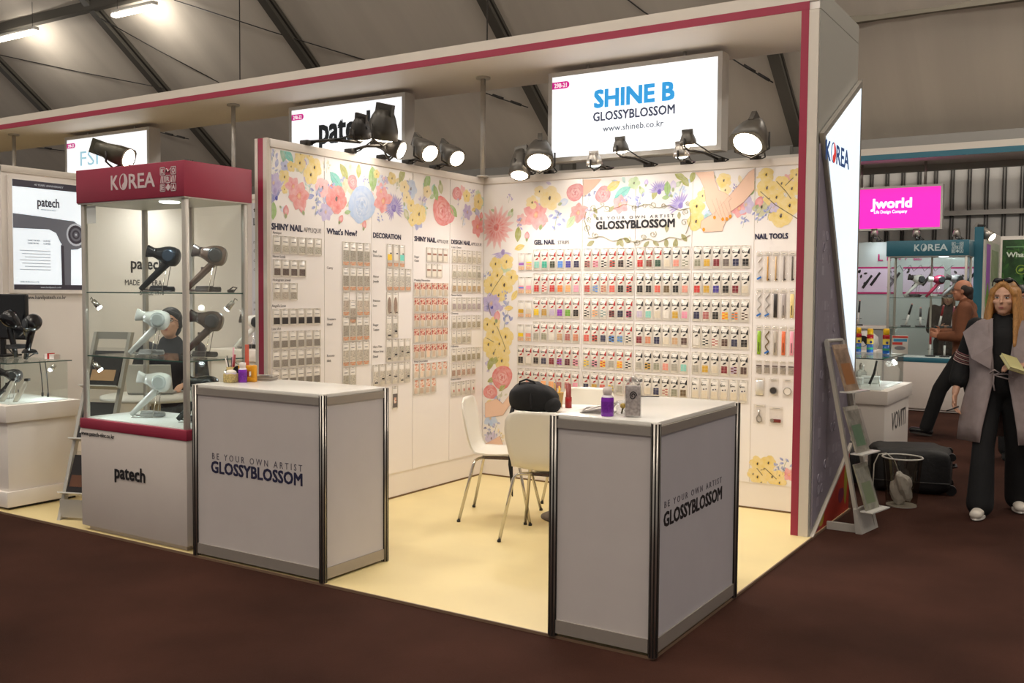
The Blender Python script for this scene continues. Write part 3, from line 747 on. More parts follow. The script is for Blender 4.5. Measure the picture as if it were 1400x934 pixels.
# ------------------------------------------------------------------ small things on the counters
def bottle(label, x, y, z, s=1.0):
    t = thing('pump_bottle', label, 'bottle', (x, y, z))
    obj('bottle_body', MB().lathe([(0.0, 0), (0.026 * s, 0), (0.028 * s, 0.004), (0.028 * s, 0.078 * s), (0.024 * s, 0.088 * s), (0.017 * s, 0.092 * s), (0, 0.092 * s)], 24), mat('purple_liquid', (128, 34, 176), 0.15, spec=0.7), t)
    obj('clear_shoulder', MB().lathe([(0.0275 * s, 0.078 * s), (0.024 * s, 0.089 * s), (0.018 * s, 0.094 * s)], 24, caps=False), mat('clear_plastic', (225, 215, 225), 0.2), t)
    obj('pump_cap', MB().lathe([(0.019 * s, 0.092 * s), (0.019 * s, 0.10 * s), (0.021 * s, 0.104 * s), (0.020 * s, 0.128 * s), (0.0, 0.130 * s)], 24), mat('frosted_cap', (222, 208, 200), 0.4), t)
    obj('label_print', MB().cyl((0, 0, 0.018 * s), (0, 0, 0.066 * s), 0.0284 * s, n=24, caps=False), mat('purple_label', (112, 40, 150), 0.25, noise=0.2, ns=120), t)
    return t
ZT = 1.004
bottle('purple liquid pump bottle beside the clear acrylic box on the free-standing counter', 2.685, -2.99, ZT, 1.0)
bottle('purple liquid pump bottle beside the cotton jar on the counter by the pink cabinet', 0.20, -2.83, ZT, 0.92)
# clear acrylic box with printed card
t = thing('acrylic_box', 'clear acrylic box with grey ornate card next to the purple bottle', 'box', (2.792, -2.955, ZT), 0.42)
obj('clear_case', MB().box((-0.038, -0.022, 0), (0.038, 0.022, 0.145)), glass_mat('acrylic', (0.95, 0.95, 0.95), 0.05, 0.4), t)
obj('printed_card', MB().rbox((-0.033, -0.017, 0.006), (0.033, 0.017, 0.138), 0.002), mat('ornate_grey_card', (176, 166, 162), 0.35, noise=0.35, ns=70), t)
obj('card_motif', MB().tube([(0.016 * math.cos(a) * (1 - a / 14), -0.0178, 0.095 + 0.02 * math.sin(a) * (1 - a / 14)) for a in [k * 0.5 for k in range(22)]], 0.0022, 4), M_INK, t)
for k in range(5):
    a = random.Random(k).uniform
    obj('crumpled_film', MB().ball((-0.02 + 0.012 * k, 0.004 * (k % 2), 0.155 + 0.007 * (k % 3)), (0.014, 0.010, 0.014), 8, 5), glass_mat('film', (0.93, 0.93, 0.93), 0.25, 0.7), t)
t = thing('flower_jar', 'small clear jar with a yellow dried flower behind the purple bottle', 'jar', (2.715, -2.90, ZT))
obj('jar_glass', MB().lathe([(0.03, 0), (0.03, 0.06), (0.027, 0.062), (0.027, 0.0)], 20, caps=False), MATS['acrylic'], t)
obj('flower_head', MB().ball((0.005, -0.005, 0.040), (0.014, 0.014, 0.012), 10, 6), mat('yellow_flower', (206, 170, 30), 0.6), t)
obj('flower_stem', MB().tube([(0.005, -0.005, 0.035), (0.0, 0, 0.02), (-0.006, 0.004, 0.004)], 0.004, 6), mat('olive_stem', (96, 88, 40), 0.6), t)
t = thing('leaflet_tray', 'grey plastic tray of white leaflets behind the purple bottle', 'tray', (2.60, -2.90, ZT), 0.3)
obj('tray', MB().box((-0.07, -0.05, 0), (0.07, 0.05, 0.006)).tube([(-0.07, -0.05, 0.008), (0.07, -0.05, 0.03), (0.07, 0.05, 0.04), (-0.07, 0.05, 0.012)], 0.005, 6, True), mat('grey_tray', (150, 144, 138), 0.4), t)
for k in range(3):
    obj('leaflet', MB().cbox((0, 0, 0), (0.10, 0.06, 0.0015), Matrix.Translation((-0.04 + 0.025 * k, -0.01 + 0.01 * k, 0.018 + 0.006 * k)) @ Matrix.Rotation(-0.35 + 0.1 * k, 4, 'Y') @ Matrix.Rotation(0.4 - 0.3 * k, 4, 'Z')), M_WHITE, t)
t = thing('nail_file', 'slim black nail file lying at the far edge of the free-standing counter', 'nail file', (2.50, -2.13, ZT), 0.5)
obj('file_board', MB().rbox((-0.05, -0.006, 0), (0.05, 0.006, 0.004), 0.0015), M_BLACK, t); obj('file_grip', MB().rbox((-0.055, -0.0065, 0.0), (-0.03, 0.0065, 0.005), 0.0015), mat('dark_grip', (60, 50, 50), 0.5), t)

# left counter: brush cup, cotton jar, orange holder, brochures
t = thing('brush_cup', 'clear cup with nail brushes and files on the counter by the pink cabinet', 'cup', (0.070, -2.80, ZT))
obj('cup', MB().lathe([(0.026, 0), (0.030, 0.085), (0.027, 0.085), (0.024, 0.004)], 18, caps=False), mat('amber_cup', (196, 170, 110), 0.25), t)
for k, (dx, dy, L, c, w_) in enumerate(((-0.02, 0.0, 0.15, (40, 36, 40), 0.004), (-0.012, 0.012, 0.14, (50, 44, 50), 0.004), (-0.016, -0.01, 0.135, (236, 226, 220), 0.004), (0.004, 0.006, 0.20, (214, 160, 170), 0.006), (0.016, 0.0, 0.16, (150, 40, 46), 0.008))):
    obj('brush', MB().cyl((dx * 0.3, dy * 0.3, 0.006), (dx * 1.9, dy * 1.9, L), w_, w_ * 0.8, 8), mat('brush_%d' % k, c, 0.4), t)
t = thing('file_block', 'tall salmon red nail file standing behind the brush cup', 'nail file', (0.155, -2.755, ZT), 0.3)
obj('file_board', MB().rbox((-0.013, -0.003, 0), (0.013, 0.003, 0.22), 0.0025), mat('salmon_file', (206, 96, 76), 0.6), t); obj('file_band', MB().box((-0.0135, -0.0035, 0.0), (0.0135, 0.0035, 0.03)), mat('salmon_dark', (170, 70, 56), 0.6), t)
t = thing('tape_holder', 'orange yellow plastic holder between brush cup and purple bottle', 'holder', (0.185, -2.775, ZT), 0.25)
obj('holder_body', MB().rbox((-0.06, -0.016, 0.0), (0.055, 0.016, 0.028), 0.006).rbox((0.028, -0.016, 0.02), (0.055, 0.016, 0.10), 0.006).rbox((-0.06, -0.016, 0.062), (0.03, 0.016, 0.098), 0.006), mat('orange_plastic', (226, 156, 24), 0.35), t)
obj('black_wheel', MB().cyl((-0.062, -0.014, 0.06), (-0.062, 0.014, 0.06), 0.034, n=18), M_BLACK, t)
t = thing('cotton_jar', 'squat clear jar of cotton and gold beads beside the purple bottle', 'jar', (0.150, -2.875, ZT))
obj('jar_body', MB().rbox((-0.034, -0.034, 0), (0.034, 0.034, 0.055), 0.008, 3), mat('gold_beads', (190, 168, 110), 0.35, noise=0.4, ns=160), t)
obj('jar_rim', MB().lathe([(0.034, 0.05), (0.036, 0.056), (0.033, 0.058)], 18, caps=False), MATS['clear_plastic'], t)
obj('cotton', MB().ball((0, 0, 0.06), (0.033, 0.033, 0.016), 12, 7), mat('cotton_wool', (236, 228, 216), 0.9), t)
t = thing('brochure_stack', 'small stack of grey brochures at the back corner of the counter', 'brochures', (0.18, -2.66, ZT), 0.35)
for k in range(5):
    obj('brochure', MB().cbox((0.004 * (k % 3), 0.003 * k, 0.003 + 0.006 * k), (0.15, 0.10, 0.0055), Matrix.Rotation(0.06 * (k - 2), 4, 'Z')), mat('brochure_%d' % (k % 2), ((176, 168, 158), (140, 134, 128))[k % 2], 0.4), t)
obj('print_block', MB().box((0.0, -0.04, 0.0305), (0.06, 0.02, 0.0312)), M_GREY, t)
# ------------------------------------------------------------------ printed flowers on the wall sheets
M_PRINT = vcol_mat('watercolour_print')
class Print:
    """flat printed shapes with colours at their vertices, in wall coordinates (a, z)"""
    layer = 0
    def __init__(s): s.v = []; s.f = []; s.c = []
    def fan(s, ctr, pts, cc, ec, lay=0.0):
        o = len(s.v); s.v.append((ctr[0], ctr[1], lay)); s.c.append(cc)
        for q in pts: s.v.append((q[0], q[1], lay)); s.c.append(ec)
        n = len(pts)
        for k in range(n): s.f.append((o, o + 1 + k, o + 1 + (k + 1) % n))
    def strip(s, pts, w, col, lay=0.0):
        for (a, b) in zip(pts, pts[1:]):
            d = Vector((b[0] - a[0], b[1] - a[1])); 
            if d.length < 1e-6: continue
            d.normalize(); n = Vector((-d.y, d.x)) * (w / 2); o = len(s.v)
            for q, sg in ((a, 1), (a, -1), (b, -1), (b, 1)): s.v.append((q[0] + n.x * sg, q[1] + n.y * sg, lay)); s.c.append(col)
            s.f.append((o, o + 1, o + 2, o + 3))
    def make(s, wall, parent, lim):
        Print.layer += 1; base = 0.0052 + 0.000006 * (Print.layer % 320)
        vs = []
        for a, z, l in s.v:
            a = min(max(a, lim[0]), lim[1]); z = min(max(z, lim[2]), lim[3]); h = base + l * 0.00008
            vs.append((a, -h, z) if wall == 'B' else (h, a, z))
        me = bpy.data.meshes.new('printed_flower'); me.from_pydata(vs, [], s.f)
        ca_ = me.color_attributes.new('Col', 'FLOAT_COLOR', 'POINT')
        for i, c in enumerate(s.c): ca_.data[i].color = c
        return obj('printed_flower', me, M_PRINT, parent)
PAPER = S(236, 230, 226)
def mixc(a, b, t): return tuple(a[i] * (1 - t) + b[i] * t for i in range(3)) + (1,)
rf = random.Random(11)
def lens_pts(cx, cy, L, W, ang, n=9):
    out = []
    for k in range(n): t = k / (n - 1); out.append((t * L, W * math.sin(PI * t) ** 0.8))
    for k in range(n - 2, 0, -1): t = k / (n - 1); out.append((t * L, -W * math.sin(PI * t) ** 0.8))
    ca_, sa = math.cos(ang), math.sin(ang)
    return [(cx + a * ca_ - b * sa, cy + a * sa + b * ca_) for a, b in out]
def draw(P, kind, cx, cy, r, col, ang=0.0, fade=0.0):
    col = mixc(S(col), PAPER, fade)
    dk = mixc(col, (0.02, 0.01, 0.03, 1), 0.25); lt = mixc(col, PAPER, 0.45)
    if kind == 'poppy':
        n = 5
        for k in range(n):
            a = ang + 2 * PI * k / n; px, py = cx + 0.5 * r * math.cos(a), cy + 0.5 * r * math.sin(a)
            P.fan((px, py), blob2(px, py, 0.56 * r, 0.52 * r, 10, 0.08, rf.randrange(999)), mixc(col, lt, 0.3 * rf.random()), mixc(col, lt, 0.35), k * 0.2)
        P.fan((cx, cy), blob2(cx, cy, 0.3 * r, 0.3 * r, 8, 0.1), mixc(col, dk, 0.35), col, 1.3)
        P.fan((cx, cy), blob2(cx, cy, 0.13 * r, 0.16 * r, 8, 0.2), S(40, 24, 22), S(70, 40, 20), 1.5)
    elif kind == 'daisy':
        n = 17
        for ring in (1.0, 0.66):
            for k in range(n):
                a = ang + 2 * PI * (k + (0 if ring == 1 else 0.5)) / n + rf.uniform(-0.05, 0.05)
                P.fan((cx + 0.35 * r * math.cos(a), cy + 0.35 * r * math.sin(a)), lens_pts(cx + 0.12 * r * math.cos(a), cy + 0.12 * r * math.sin(a), r * ring * rf.uniform(0.75, 0.95), 0.10 * r, a, 7), col if ring < 1 else mixc(col, lt, 0.2), mixc(lt, PAPER, 0.25) if ring == 1 else lt, (0.5 if ring < 1 else 0) + 0.01 * k)
        P.fan((cx, cy), blob2(cx, cy, 0.16 * r, 0.16 * r, 10, 0.1), dk, col, 1.2)
    elif kind == 'aster':
        for k in range(13):
            a = ang + PI * (0.06 + 0.88 * k / 12); P.fan((cx + 0.4 * r * math.cos(a), cy + 0.4 * r * math.sin(a)), lens_pts(cx, cy, r * rf.uniform(0.75, 1.05), 0.07 * r, a, 7), col, lt, 0.01 * k)
        P.fan((cx, cy), blob2(cx, cy, 0.2 * r, 0.2 * r, 8), dk, col, 0.6)
    elif kind == 'rose':
        P.fan((cx, cy), blob2(cx, cy, r, 0.95 * r, 18, 0.07, rf.randrange(99)), mixc(lt, PAPER, 0.2), col, 0)
        for j, k in enumerate((0.85, 0.66, 0.48, 0.3)):
            for q in range(3):
                a0 = ang + q * 2.1 + j * 0.9; pts = []
                for i in range(7): a = a0 + 1.7 * i / 6; pts.append((cx + k * r * math.cos(a), cy + k * r * math.sin(a)))
                for i in range(6, -1, -1): a = a0 + 1.7 * i / 6; kk = k - 0.16 * math.sin(PI * i / 6); pts.append((cx + kk * r * math.cos(a), cy + kk * r * math.sin(a)))
                mid = pts[3]; P.fan(((pts[3][0] + pts[10][0]) / 2, (pts[3][1] + pts[10][1]) / 2), pts, mixc(col, dk, 0.2 + 0.12 * j), mixc(col, lt, 0.3), 0.3 + 0.2 * j + 0.05 * q)
        P.fan((cx, cy), blob2(cx, cy, 0.15 * r, 0.15 * r, 8), dk, col, 1.4)
    elif kind == 'blossom':
        for k in range(6):
            a = ang + 2 * PI * k / 6; P.fan((cx + 0.45 * r * math.cos(a), cy + 0.45 * r * math.sin(a)), lens_pts(cx, cy, r * rf.uniform(0.85, 1.1), 0.36 * r, a, 8), mixc(col, lt, 0.5 * rf.random()), mixc(lt, col, 0.5), 0.1 * k)
        P.fan((cx, cy), blob2(cx, cy, 0.25 * r, 0.25 * r, 8), S(226, 190, 120), col, 0.9)
    elif kind == 'leaf':
        P.fan((cx + 0.5 * r * math.cos(ang), cy + 0.5 * r * math.sin(ang)), lens_pts(cx, cy, r, 0.24 * r, ang), mixc(col, lt, 0.2), col)
        P.strip([(cx, cy), (cx + r * math.cos(ang), cy + r * math.sin(ang))], 0.03 * r, dk, 0.5)
    elif kind == 'bell':
        for k in range(7):
            a = rf.uniform(0, 6.28); d = r * rf.uniform(0.1, 0.8); px, py = cx + d * math.cos(a), cy + d * math.sin(a)
            P.fan((px, py), lens_pts(px, py, r * 0.55, 0.14 * r, rf.uniform(0, 6.28), 7), dk if k % 2 else col, lt, 0.1 * k)
        P.strip([(cx - 0.2 * r, cy - 1.1 * r), (cx, cy), (cx + 0.3 * r, cy + 0.6 * r)], 0.04 * r, S(120, 140, 80), 0.9)
    elif kind == 'bud':
        P.fan((cx, cy), lens_pts(cx - 0.6 * r * math.cos(ang), cy - 0.6 * r * math.sin(ang), 1.3 * r, 0.42 * r, ang), lt, col)
        P.fan((cx - 0.5 * r * math.cos(ang), cy - 0.5 * r * math.sin(ang)), lens_pts(cx - 0.8 * r * math.cos(ang), cy - 0.8 * r * math.sin(ang), 0.6 * r, 0.2 * r, ang), S(130, 150, 90), S(160, 170, 120), 0.5)
YEL = (230, 202, 108); PNK = (224, 130, 134); COR = (222, 116, 112); LIL = (168, 150, 206); BLU = (104, 124, 200); PUR = (116, 92, 186); OLV = (164, 166, 84); GRN = (150, 184, 110); TEA = (110, 188, 176); SKB = (170, 194, 228)
FB = [('daisy', 679, 311, 25, COR), ('aster', 688, 345, 16, LIL, PI), ('poppy', 678, 361, 8, YEL), ('poppy', 693, 358, 9, YEL), ('poppy', 752, 271, 14, YEL, 0, .35), ('poppy', 728, 277, 8, YEL, 0, .4), ('poppy', 738, 262, 7, YEL, 0, .45), ('blossom', 733, 294, 17, PNK), ('bud', 742, 304, 12, PNK, 1.2),
      ('rose', 787, 263, 11, PNK), ('blossom', 791, 291, 13, COR), ('bell', 761, 299, 13, BLU), ('bell', 711, 305, 8, PUR), ('bell', 697, 270, 6, LIL), ('leaf', 708, 331, 18, OLV, 1.5), ('leaf', 704, 341, 14, YEL, 0.3), ('leaf', 775, 312, 18, (176, 196, 150), 0.9), ('bud', 721, 323, 8, PNK, 1.5),
      ('rose', 825, 266, 10, PNK), ('leaf', 829, 261, 20, YEL, 0.5), ('leaf', 840, 272, 24, TEA, 0.55), ('blossom', 848, 280, 12, PNK), ('bell', 806, 266, 8, BLU), ('bell', 806, 292, 9, LIL), ('bell', 858, 271, 7, BLU), ('bell', 876, 270, 11, BLU), ('leaf', 893, 273, 14, OLV, 1.3),
      ('aster', 902, 262, 15, PUR, 0.2), ('bud', 884, 250, 6, LIL, 1.4), ('leaf', 913, 268, 17, GRN, 1.6), ('aster', 931, 281, 17, PUR), ('bell', 931, 259, 11, SKB), ('leaf', 942, 255, 16, OLV, 2.2), ('leaf', 938, 246, 16, OLV, 2.6), ('leaf', 945, 250, 14, OLV, 1.3), ('leaf', 905, 271, 10, GRN, 0.1),
      ('poppy', 990, 247, 9, YEL), ('poppy', 953, 282, 10, YEL), ('poppy', 952, 303, 11, YEL), ('poppy', 961, 268, 7, YEL, 0, .2), ('bell', 968, 295, 7, TEA), ('poppy', 992, 260, 7, YEL, 0, .4), ('bell', 1005, 257, 7, PUR), ('blossom', 1011, 285, 12, PNK), ('blossom', 1020, 280, 12, LIL, 0, .4), ('bell', 1018, 301, 8, BLU), ('bud', 1027, 262, 9, GRN, 1.0),
      ('poppy', 1048, 239, 9, YEL), ('poppy', 1049, 257, 12, YEL), ('poppy', 1069, 251, 9, YEL), ('poppy', 1083, 258, 10, YEL), ('poppy', 1062, 270, 10, YEL), ('poppy', 1052, 272, 7, YEL), ('poppy', 1080, 281, 12, YEL), ('poppy', 1068, 295, 14, YEL), ('poppy', 1089, 239, 8, YEL), ('bud', 1038, 277, 11, PNK, 1.2), ('bell', 1038, 293, 9, BLU), ('bell', 1052, 289, 9, BLU), ('blossom', 1058, 284, 7, LIL, 0, .3)]
FB += [('poppy', 660 + .1714 * a, 370 + .1714 * b, r, YEL) for a, b, r in ((120, 40, 9), (232, 55, 9), (70, 115, 11), (175, 115, 12), (130, 195, 9), (40, 430, 8), (98, 425, 8), (85, 490, 10), (185, 530, 11), (48, 590, 10), (135, 585, 9), (90, 660, 10), (155, 720, 11), (175, 640, 8))]
FB += [('bell', 664.5, 376, 8, BLU), ('blossom', 672, 415, 14, LIL), ('aster', 673, 420, 11, (60, 66, 170), 0.6), ('bell', 692, 434, 11, BLU), ('bud', 680, 433, 10, PNK, 1.4), ('leaf', 668, 506, 16, OLV, 1.2), ('leaf', 672, 498, 14, OLV, 0.7), ('leaf', 667, 522, 12, OLV, 0.4), ('rose', 687, 516, 14, COR), ('rose', 671, 536, 9, COR), ('bell', 680, 545, 7, BLU), ('leaf', 683, 535, 12, OLV, 0.8), ('blossom', 671, 572, 10, SKB), ('bell', 669, 588, 8, (60, 66, 130)), ('leaf', 700, 411, 14, YEL, 1.0), ('leaf', 690, 422, 12, YEL, 0.1), ('bell', 692, 403, 6, BLU)]
FB += [('poppy', a, b, r, YEL) for a, b, r in ((1036, 634, 9), (1051, 633, 9), (1036, 652, 9), (1056, 652, 9), (1066, 660, 8), (1041, 660, 8), (1030, 648, 7), (1066, 650, 6), (1045, 641, 7))] + [('bell', 1073, 636, 10, BLU), ('bell', 1064, 640, 7, BLU), ('blossom', 1079, 649, 8, PNK)]
FL = [('leaf', 386, 222, 26, (136, 176, 150), 1.4), ('leaf', 400, 222, 20, TEA, 2.4), ('poppy', 410, 210, 8, YEL), ('poppy', 409, 223, 9, YEL), ('poppy', 422, 213, 5, YEL), ('poppy', 429, 229, 11, YEL), ('poppy', 424, 239, 11, YEL), ('poppy', 388, 242, 8, YEL), ('poppy', 388, 259, 5, YEL), ('poppy', 397, 228, 6, YEL), ('aster', 375, 262, 20, LIL, 0.1), ('blossom', 373, 250, 12, LIL), ('blossom', 408, 268, 17, COR), ('blossom', 400, 255, 12, PNK), ('bud', 412, 285, 10, PNK, 2.0), ('bell', 433, 262, 12, BLU), ('bell', 432, 279, 12, BLU), ('aster', 377, 271, 12, (70, 76, 176), 0.8), ('bud', 390, 289, 10, PNK, 1.5), ('leaf', 372, 301, 20, GRN, 1.5),
      ('leaf', 450, 235, 26, TEA, -0.7), ('bell', 469, 243, 7, BLU), ('leaf', 464, 224, 20, OLV, -0.9), ('leaf', 489, 244, 16, OLV, 1.5), ('rose', 481, 249, 8, PNK), ('poppy', 459, 272, 16, COR), ('rose', 494, 279, 21, SKB), ('rose', 490, 290, 12, SKB, 1), ('bell', 498, 246, 6, BLU), ('bell', 452, 252, 7, BLU), ('bud', 465, 300, 8, COR, 1.0), ('bud', 497, 308, 8, COR, 1.3), ('leaf', 509, 262, 28, GRN, 1.6), ('leaf', 470, 291, 10, GRN, 0.2),
      ('blossom', 523, 275, 16, COR), ('blossom', 520, 262, 10, PNK), ('aster', 538, 285, 19, PUR, -0.8), ('aster', 536, 284, 15, PUR, 1.8), ('poppy', 535, 244, 7, YEL), ('poppy', 514, 238, 5, YEL), ('bell', 523, 250, 8, LIL), ('poppy', 552, 256, 8, YEL, 0, .4), ('leaf', 545, 250, 20, OLV, 1.1), ('poppy', 555, 270, 7, YEL, 0, .3), ('poppy', 572, 293, 12, YEL), ('poppy', 561, 281, 7, YEL), ('poppy', 563, 301, 7, YEL), ('leaf', 580, 262, 22, GRN, 1.2), ('bell', 577, 272, 8, LIL), ('bell', 518, 297, 6, BLU), ('poppy', 583, 262, 7, YEL, 0, .5),
      ('rose', 604, 289, 17, COR), ('rose', 612, 293, 11, PNK), ('leaf', 597, 275, 18, GRN, 1.9), ('leaf', 624, 297, 18, GRN, 2.4), ('rose', 624, 265, 8, PNK), ('poppy', 637, 268, 7, YEL), ('poppy', 653, 276, 9, YEL), ('blossom', 638, 290, 9, LIL), ('bell', 644, 263, 6, PUR), ('blossom', 652, 310, 12, COR), ('bell', 626, 276, 5, LIL), ('leaf', 644, 288, 8, YEL, 0.4), ('bud', 657, 296, 7, COR, 1.4)]
def paint(lst, wall, par, ax):
    for f in lst:
        kind, u, v, r, col = f[:5]; ang = f[5] if len(f) > 5 else rf.uniform(0, 6); fade = f[6] if len(f) > 6 else 0.0
        p = at(u, v, ax, 0.0); q = at(u, v - r, ax, 0.0); P = Print()
        a = p.x if wall == 'B' else p.y
        draw(P, kind, a, p.z, (q.z - p.z) * (1.28 if wall == 'L' else 1.2), col, ang, fade * 0.6)
        edges = SHX if wall == 'B' else SHY
        i = max(0, min(4, sum(1 for e_ in edges[1:5] if a > e_)))
        P.make(wall, (sheets_b if wall == 'B' else sheets_l)[i], (edges[0] + 0.004, edges[5] - 0.004, 0.195, 2.445))
rz = random.Random(21); FILL_B = []; FILL_L = []
for k_ in range(46):
    u = rz.uniform(668, 1086); v = rz.uniform(246, 304) - (u - 668) * 0.018
    if 800 < u < 952 and v > 270: continue
    FILL_B.append((rz.choice(['leaf', 'leaf', 'bell', 'bud', 'poppy', 'blossom']), u, v, rz.uniform(6, 11), rz.choice([GRN, OLV, TEA, BLU, LIL, PNK, YEL, SKB]), rz.uniform(0, 6.28), rz.uniform(0.2, 0.7)))
for k_ in range(22):
    FILL_B.append((rz.choice(['leaf', 'leaf', 'bell', 'poppy']), rz.uniform(666, 696), rz.uniform(360, 600), rz.uniform(6, 10), rz.choice([GRN, OLV, BLU, LIL, YEL]), rz.uniform(0, 6.28), rz.uniform(0.2, 0.6)))
for k_ in range(60):
    u = rz.uniform(371, 657); f_ = (u - 366) / 295.0
    FILL_L.append((rz.choice(['leaf', 'leaf', 'bell', 'bud', 'poppy', 'blossom']), u, rz.uniform(210 + 44 * f_, 292 + 18 * f_), rz.uniform(6, 12) * (1.1 - 0.25 * f_), rz.choice([GRN, OLV, TEA, BLU, LIL, PNK, YEL, SKB]), rz.uniform(0, 6.28), rz.uniform(0.2, 0.7)))
paint(FILL_B, 'B', wb, 'Y'); paint(FILL_L, 'L', wl, 'X')
paint(FB, 'B', wb, 'Y'); paint(FL, 'L', wl, 'X')
# branches of the yellow sprays
P = Print()
for line in (((1040, 262), (1060, 280), (1092, 300)), ((1062, 248), (1075, 262), (1082, 272)), ((1085, 243), (1074, 254)), ((1046, 640), (1062, 655)), ((1035, 640), (1043, 650))):
    P.strip([(at(u, v, 'Y', 0).x, at(u, v, 'Y', 0).z) for u, v in line], 0.006, S(110, 96, 50))
P.make('B', sheets_b[4], (2.345, 2.79, 0.195, 2.445))
P = Print()
for line in (((688, 376), (676, 394), (670, 405)), ((680, 446), (688, 466), (692, 478)), ((666, 462), (676, 468)), ((678, 477), (676, 484)), ((668, 415), (672, 432))):
    P.strip([(at(u, v, 'Y', 0).x, at(u, v, 'Y', 0).z) for u, v in line], 0.006, S(110, 100, 60))
P.make('B', sheets_b[0], (0.01, 0.94, 0.195, 2.445))
# drawn hands and arms
def poly_print(pts, col, sheet, edge, name='printed_hand', lim=None, lay=8):
    q = [(at(u, v, 'Y', 0).x, at(u, v, 'Y', 0).z) for u, v in pts]
    if lim: q = [(min(max(a, lim[0]), lim[1]), min(max(b, lim[2]), lim[3])) for a, b in q]
    h = 0.0072 + lay * 0.00008
    o = obj(name, MB().add([(a, -h, b) for a, b in q], [tuple(range(len(q)))]), col, sheets_b[sheet])
    if edge:
        obj('printed_outline', MB().tube([(a, -h, b) for a, b in q], 0.0016, 4, True, flat=0.3), edge, sheets_b[sheet])
    return o
M_SKINP = mat('printed_skin', (232, 196, 172), 0.4); M_SKINL = mat('printed_skin_line', (170, 118, 96), 0.4); M_NAILO = mat('printed_orange_nail', (232, 150, 30), 0.4)
z4 = lambda a, b: (870 + a * .17143, 220 + b * .17143)
lim4 = (1.872, 2.335, 0.2, 2.445)
poly_print([z4(*q) for q in ((945, 60), (945, 230), (860, 330), (750, 410), (700, 520), (690, 560), (600, 565), (540, 570), (515, 530), (520, 480), (560, 455), (620, 420), (700, 330), (830, 180), (900, 90))], M_SKINP, 3, M_SKINL, lim=lim4, lay=8)
poly_print([z4(*q) for q in ((470, 70), (620, 70), (630, 150), (660, 235), (720, 260), (765, 300), (740, 320), (765, 440), (745, 460), (710, 475), (680, 470), (640, 400), (620, 450), (590, 400), (560, 340), (545, 220), (510, 140))], M_SKINP, 3, M_SKINL, lim=lim4, lay=14)
for a, b in ((627, 452), (692, 466), (725, 464), (752, 444), (541, 548)):
    u, v = z4(a, b); poly_print([(u + 2.0 * math.cos(t * PI / 4), v + 2.6 * math.sin(t * PI / 4)) for t in range(8)], M_NAILO, 3, None, 'printed_nail', lim4, 20)
for ln in (((640, 300), (690, 460)), ((672, 320), (716, 455)), ((700, 330), (748, 440)), ((605, 310), (640, 400))):
    q = [at(*z4(*c), 'Y', 0) for c in ln]; obj('printed_outline', MB().tube([(c.x, -0.0086, c.z) for c in q], 0.0014, 4, flat=0.3), M_SKINL, sheets_b[3])
poly_print([(798, 245), (823, 245), (812, 258), (798, 270)], M_SKINP, 1, None, lim=(0.953, 1.40, 0.2, 2.445))
poly_print([(664, 551), (680, 545), (688, 552), (697, 540), (699, 552), (688, 568), (664, 571)], M_SKINP, 0, M_SKINL, lim=(0.012, 0.9, 0.2, 2.4))
poly_print([(664, 607), (684, 596), (690, 612), (664, 616)], M_SKINP, 0, M_SKINL, lim=(0.012, 0.9, 0.2, 2.4))
# scrolled olive frame round the middle heading
M_SCR = mat('olive_scroll_print', (150, 142, 80), 0.4)
def scroll(pts, r=0.0046, sheet=1):
    q = [at(u, v, 'Y', 0) for u, v in pts]
    return obj('printed_scroll', MB().tube([(c.x, -0.0068, c.z) for c in q], r, 5, flat=0.25), M_SCR, sheets_b[sheet])
def spiral(cx, cy, r, a0, turns=1.3, sgn=1): return [(cx + r * (1 - 0.75 * k / 16) * math.cos(a0 + sgn * turns * 2 * PI * k / 16), cy + r * (1 - 0.75 * k / 16) * math.sin(a0 + sgn * turns * 2 * PI * k / 16)) for k in range(17)]
top = [(804 + 7 * k, 287 - 6 * math.sin(PI * k / 20) + 2.5 * math.sin(k * 1.5)) for k in range(21)]
bot = [(804 + 7 * k, 323 + 6 * math.sin(PI * k / 20) + 2.5 * math.sin(k * 1.4 + 1)) for k in range(21)]
scroll(top); scroll(bot); scroll([(802, 290), (799, 300), (803, 312), (806, 322)]); scroll([(944, 286), (945, 300), (941, 312), (938, 320)], sheet=2)
for (cx, cy, r, a0, sg) in ((812, 284, 5, 0.5, 1), (830, 285, 5, 2.5, -1), (868, 284, 4.5, 1, 1), (893, 280, 5, 2.8, -1), (908, 281, 4, 0.4, 1), (804, 312, 5, 2, 1), (815, 322, 5, 4, -1), (858, 328, 5, 5.2, 1), (872, 331, 5, 3.5, -1), (893, 320, 5, 5.5, 1), (880, 324, 4, 1, -1), (938, 290, 4.5, 2, 1), (936, 304, 5, 0, -1), (806, 300, 4, 1, 1), (824, 280, 3.5, 3, 1), (882, 282, 3.5, 0, -1), (941, 278, 3.5, 1, 1)):
    scroll(spiral(cx, cy, r, a0, 1.3, sg), 0.0034, 1 if cx < 870 else 2)
def leafB(u, v, r, col, ang, sheet):
    p = at(u, v, 'Y', 0); P = Print(); draw(P, 'leaf', p.x, p.z, r / 190.0, col, ang); e_ = SHX; P.make('B', sheets_b[sheet], (SHX[0] + 0.01, SHX[5] - 0.01, 0.2, 2.44))
for (u, v, r, a, s_) in ((803, 336, 14, 0.5, 1), (848, 326, 14, -1.2, 1), (850, 326, 13, -2.2, 1), (853, 325, 13, -0.6, 1), (893, 330, 12, -0.6, 2), (888, 330, 12, -2.4, 2), (911, 326, 14, -1.5, 2), (925, 326, 16, -1.7, 2), (932, 320, 14, -0.9, 2), (833, 290, 12, 0.8, 1), (912, 318, 12, 1.6, 2), (817, 292, 11, 2.2, 1), (812, 292, 10, -1.0, 1), (929, 300, 11, 1.6, 2)):
    leafB(u, v, r, (150, 146, 84), a, s_)
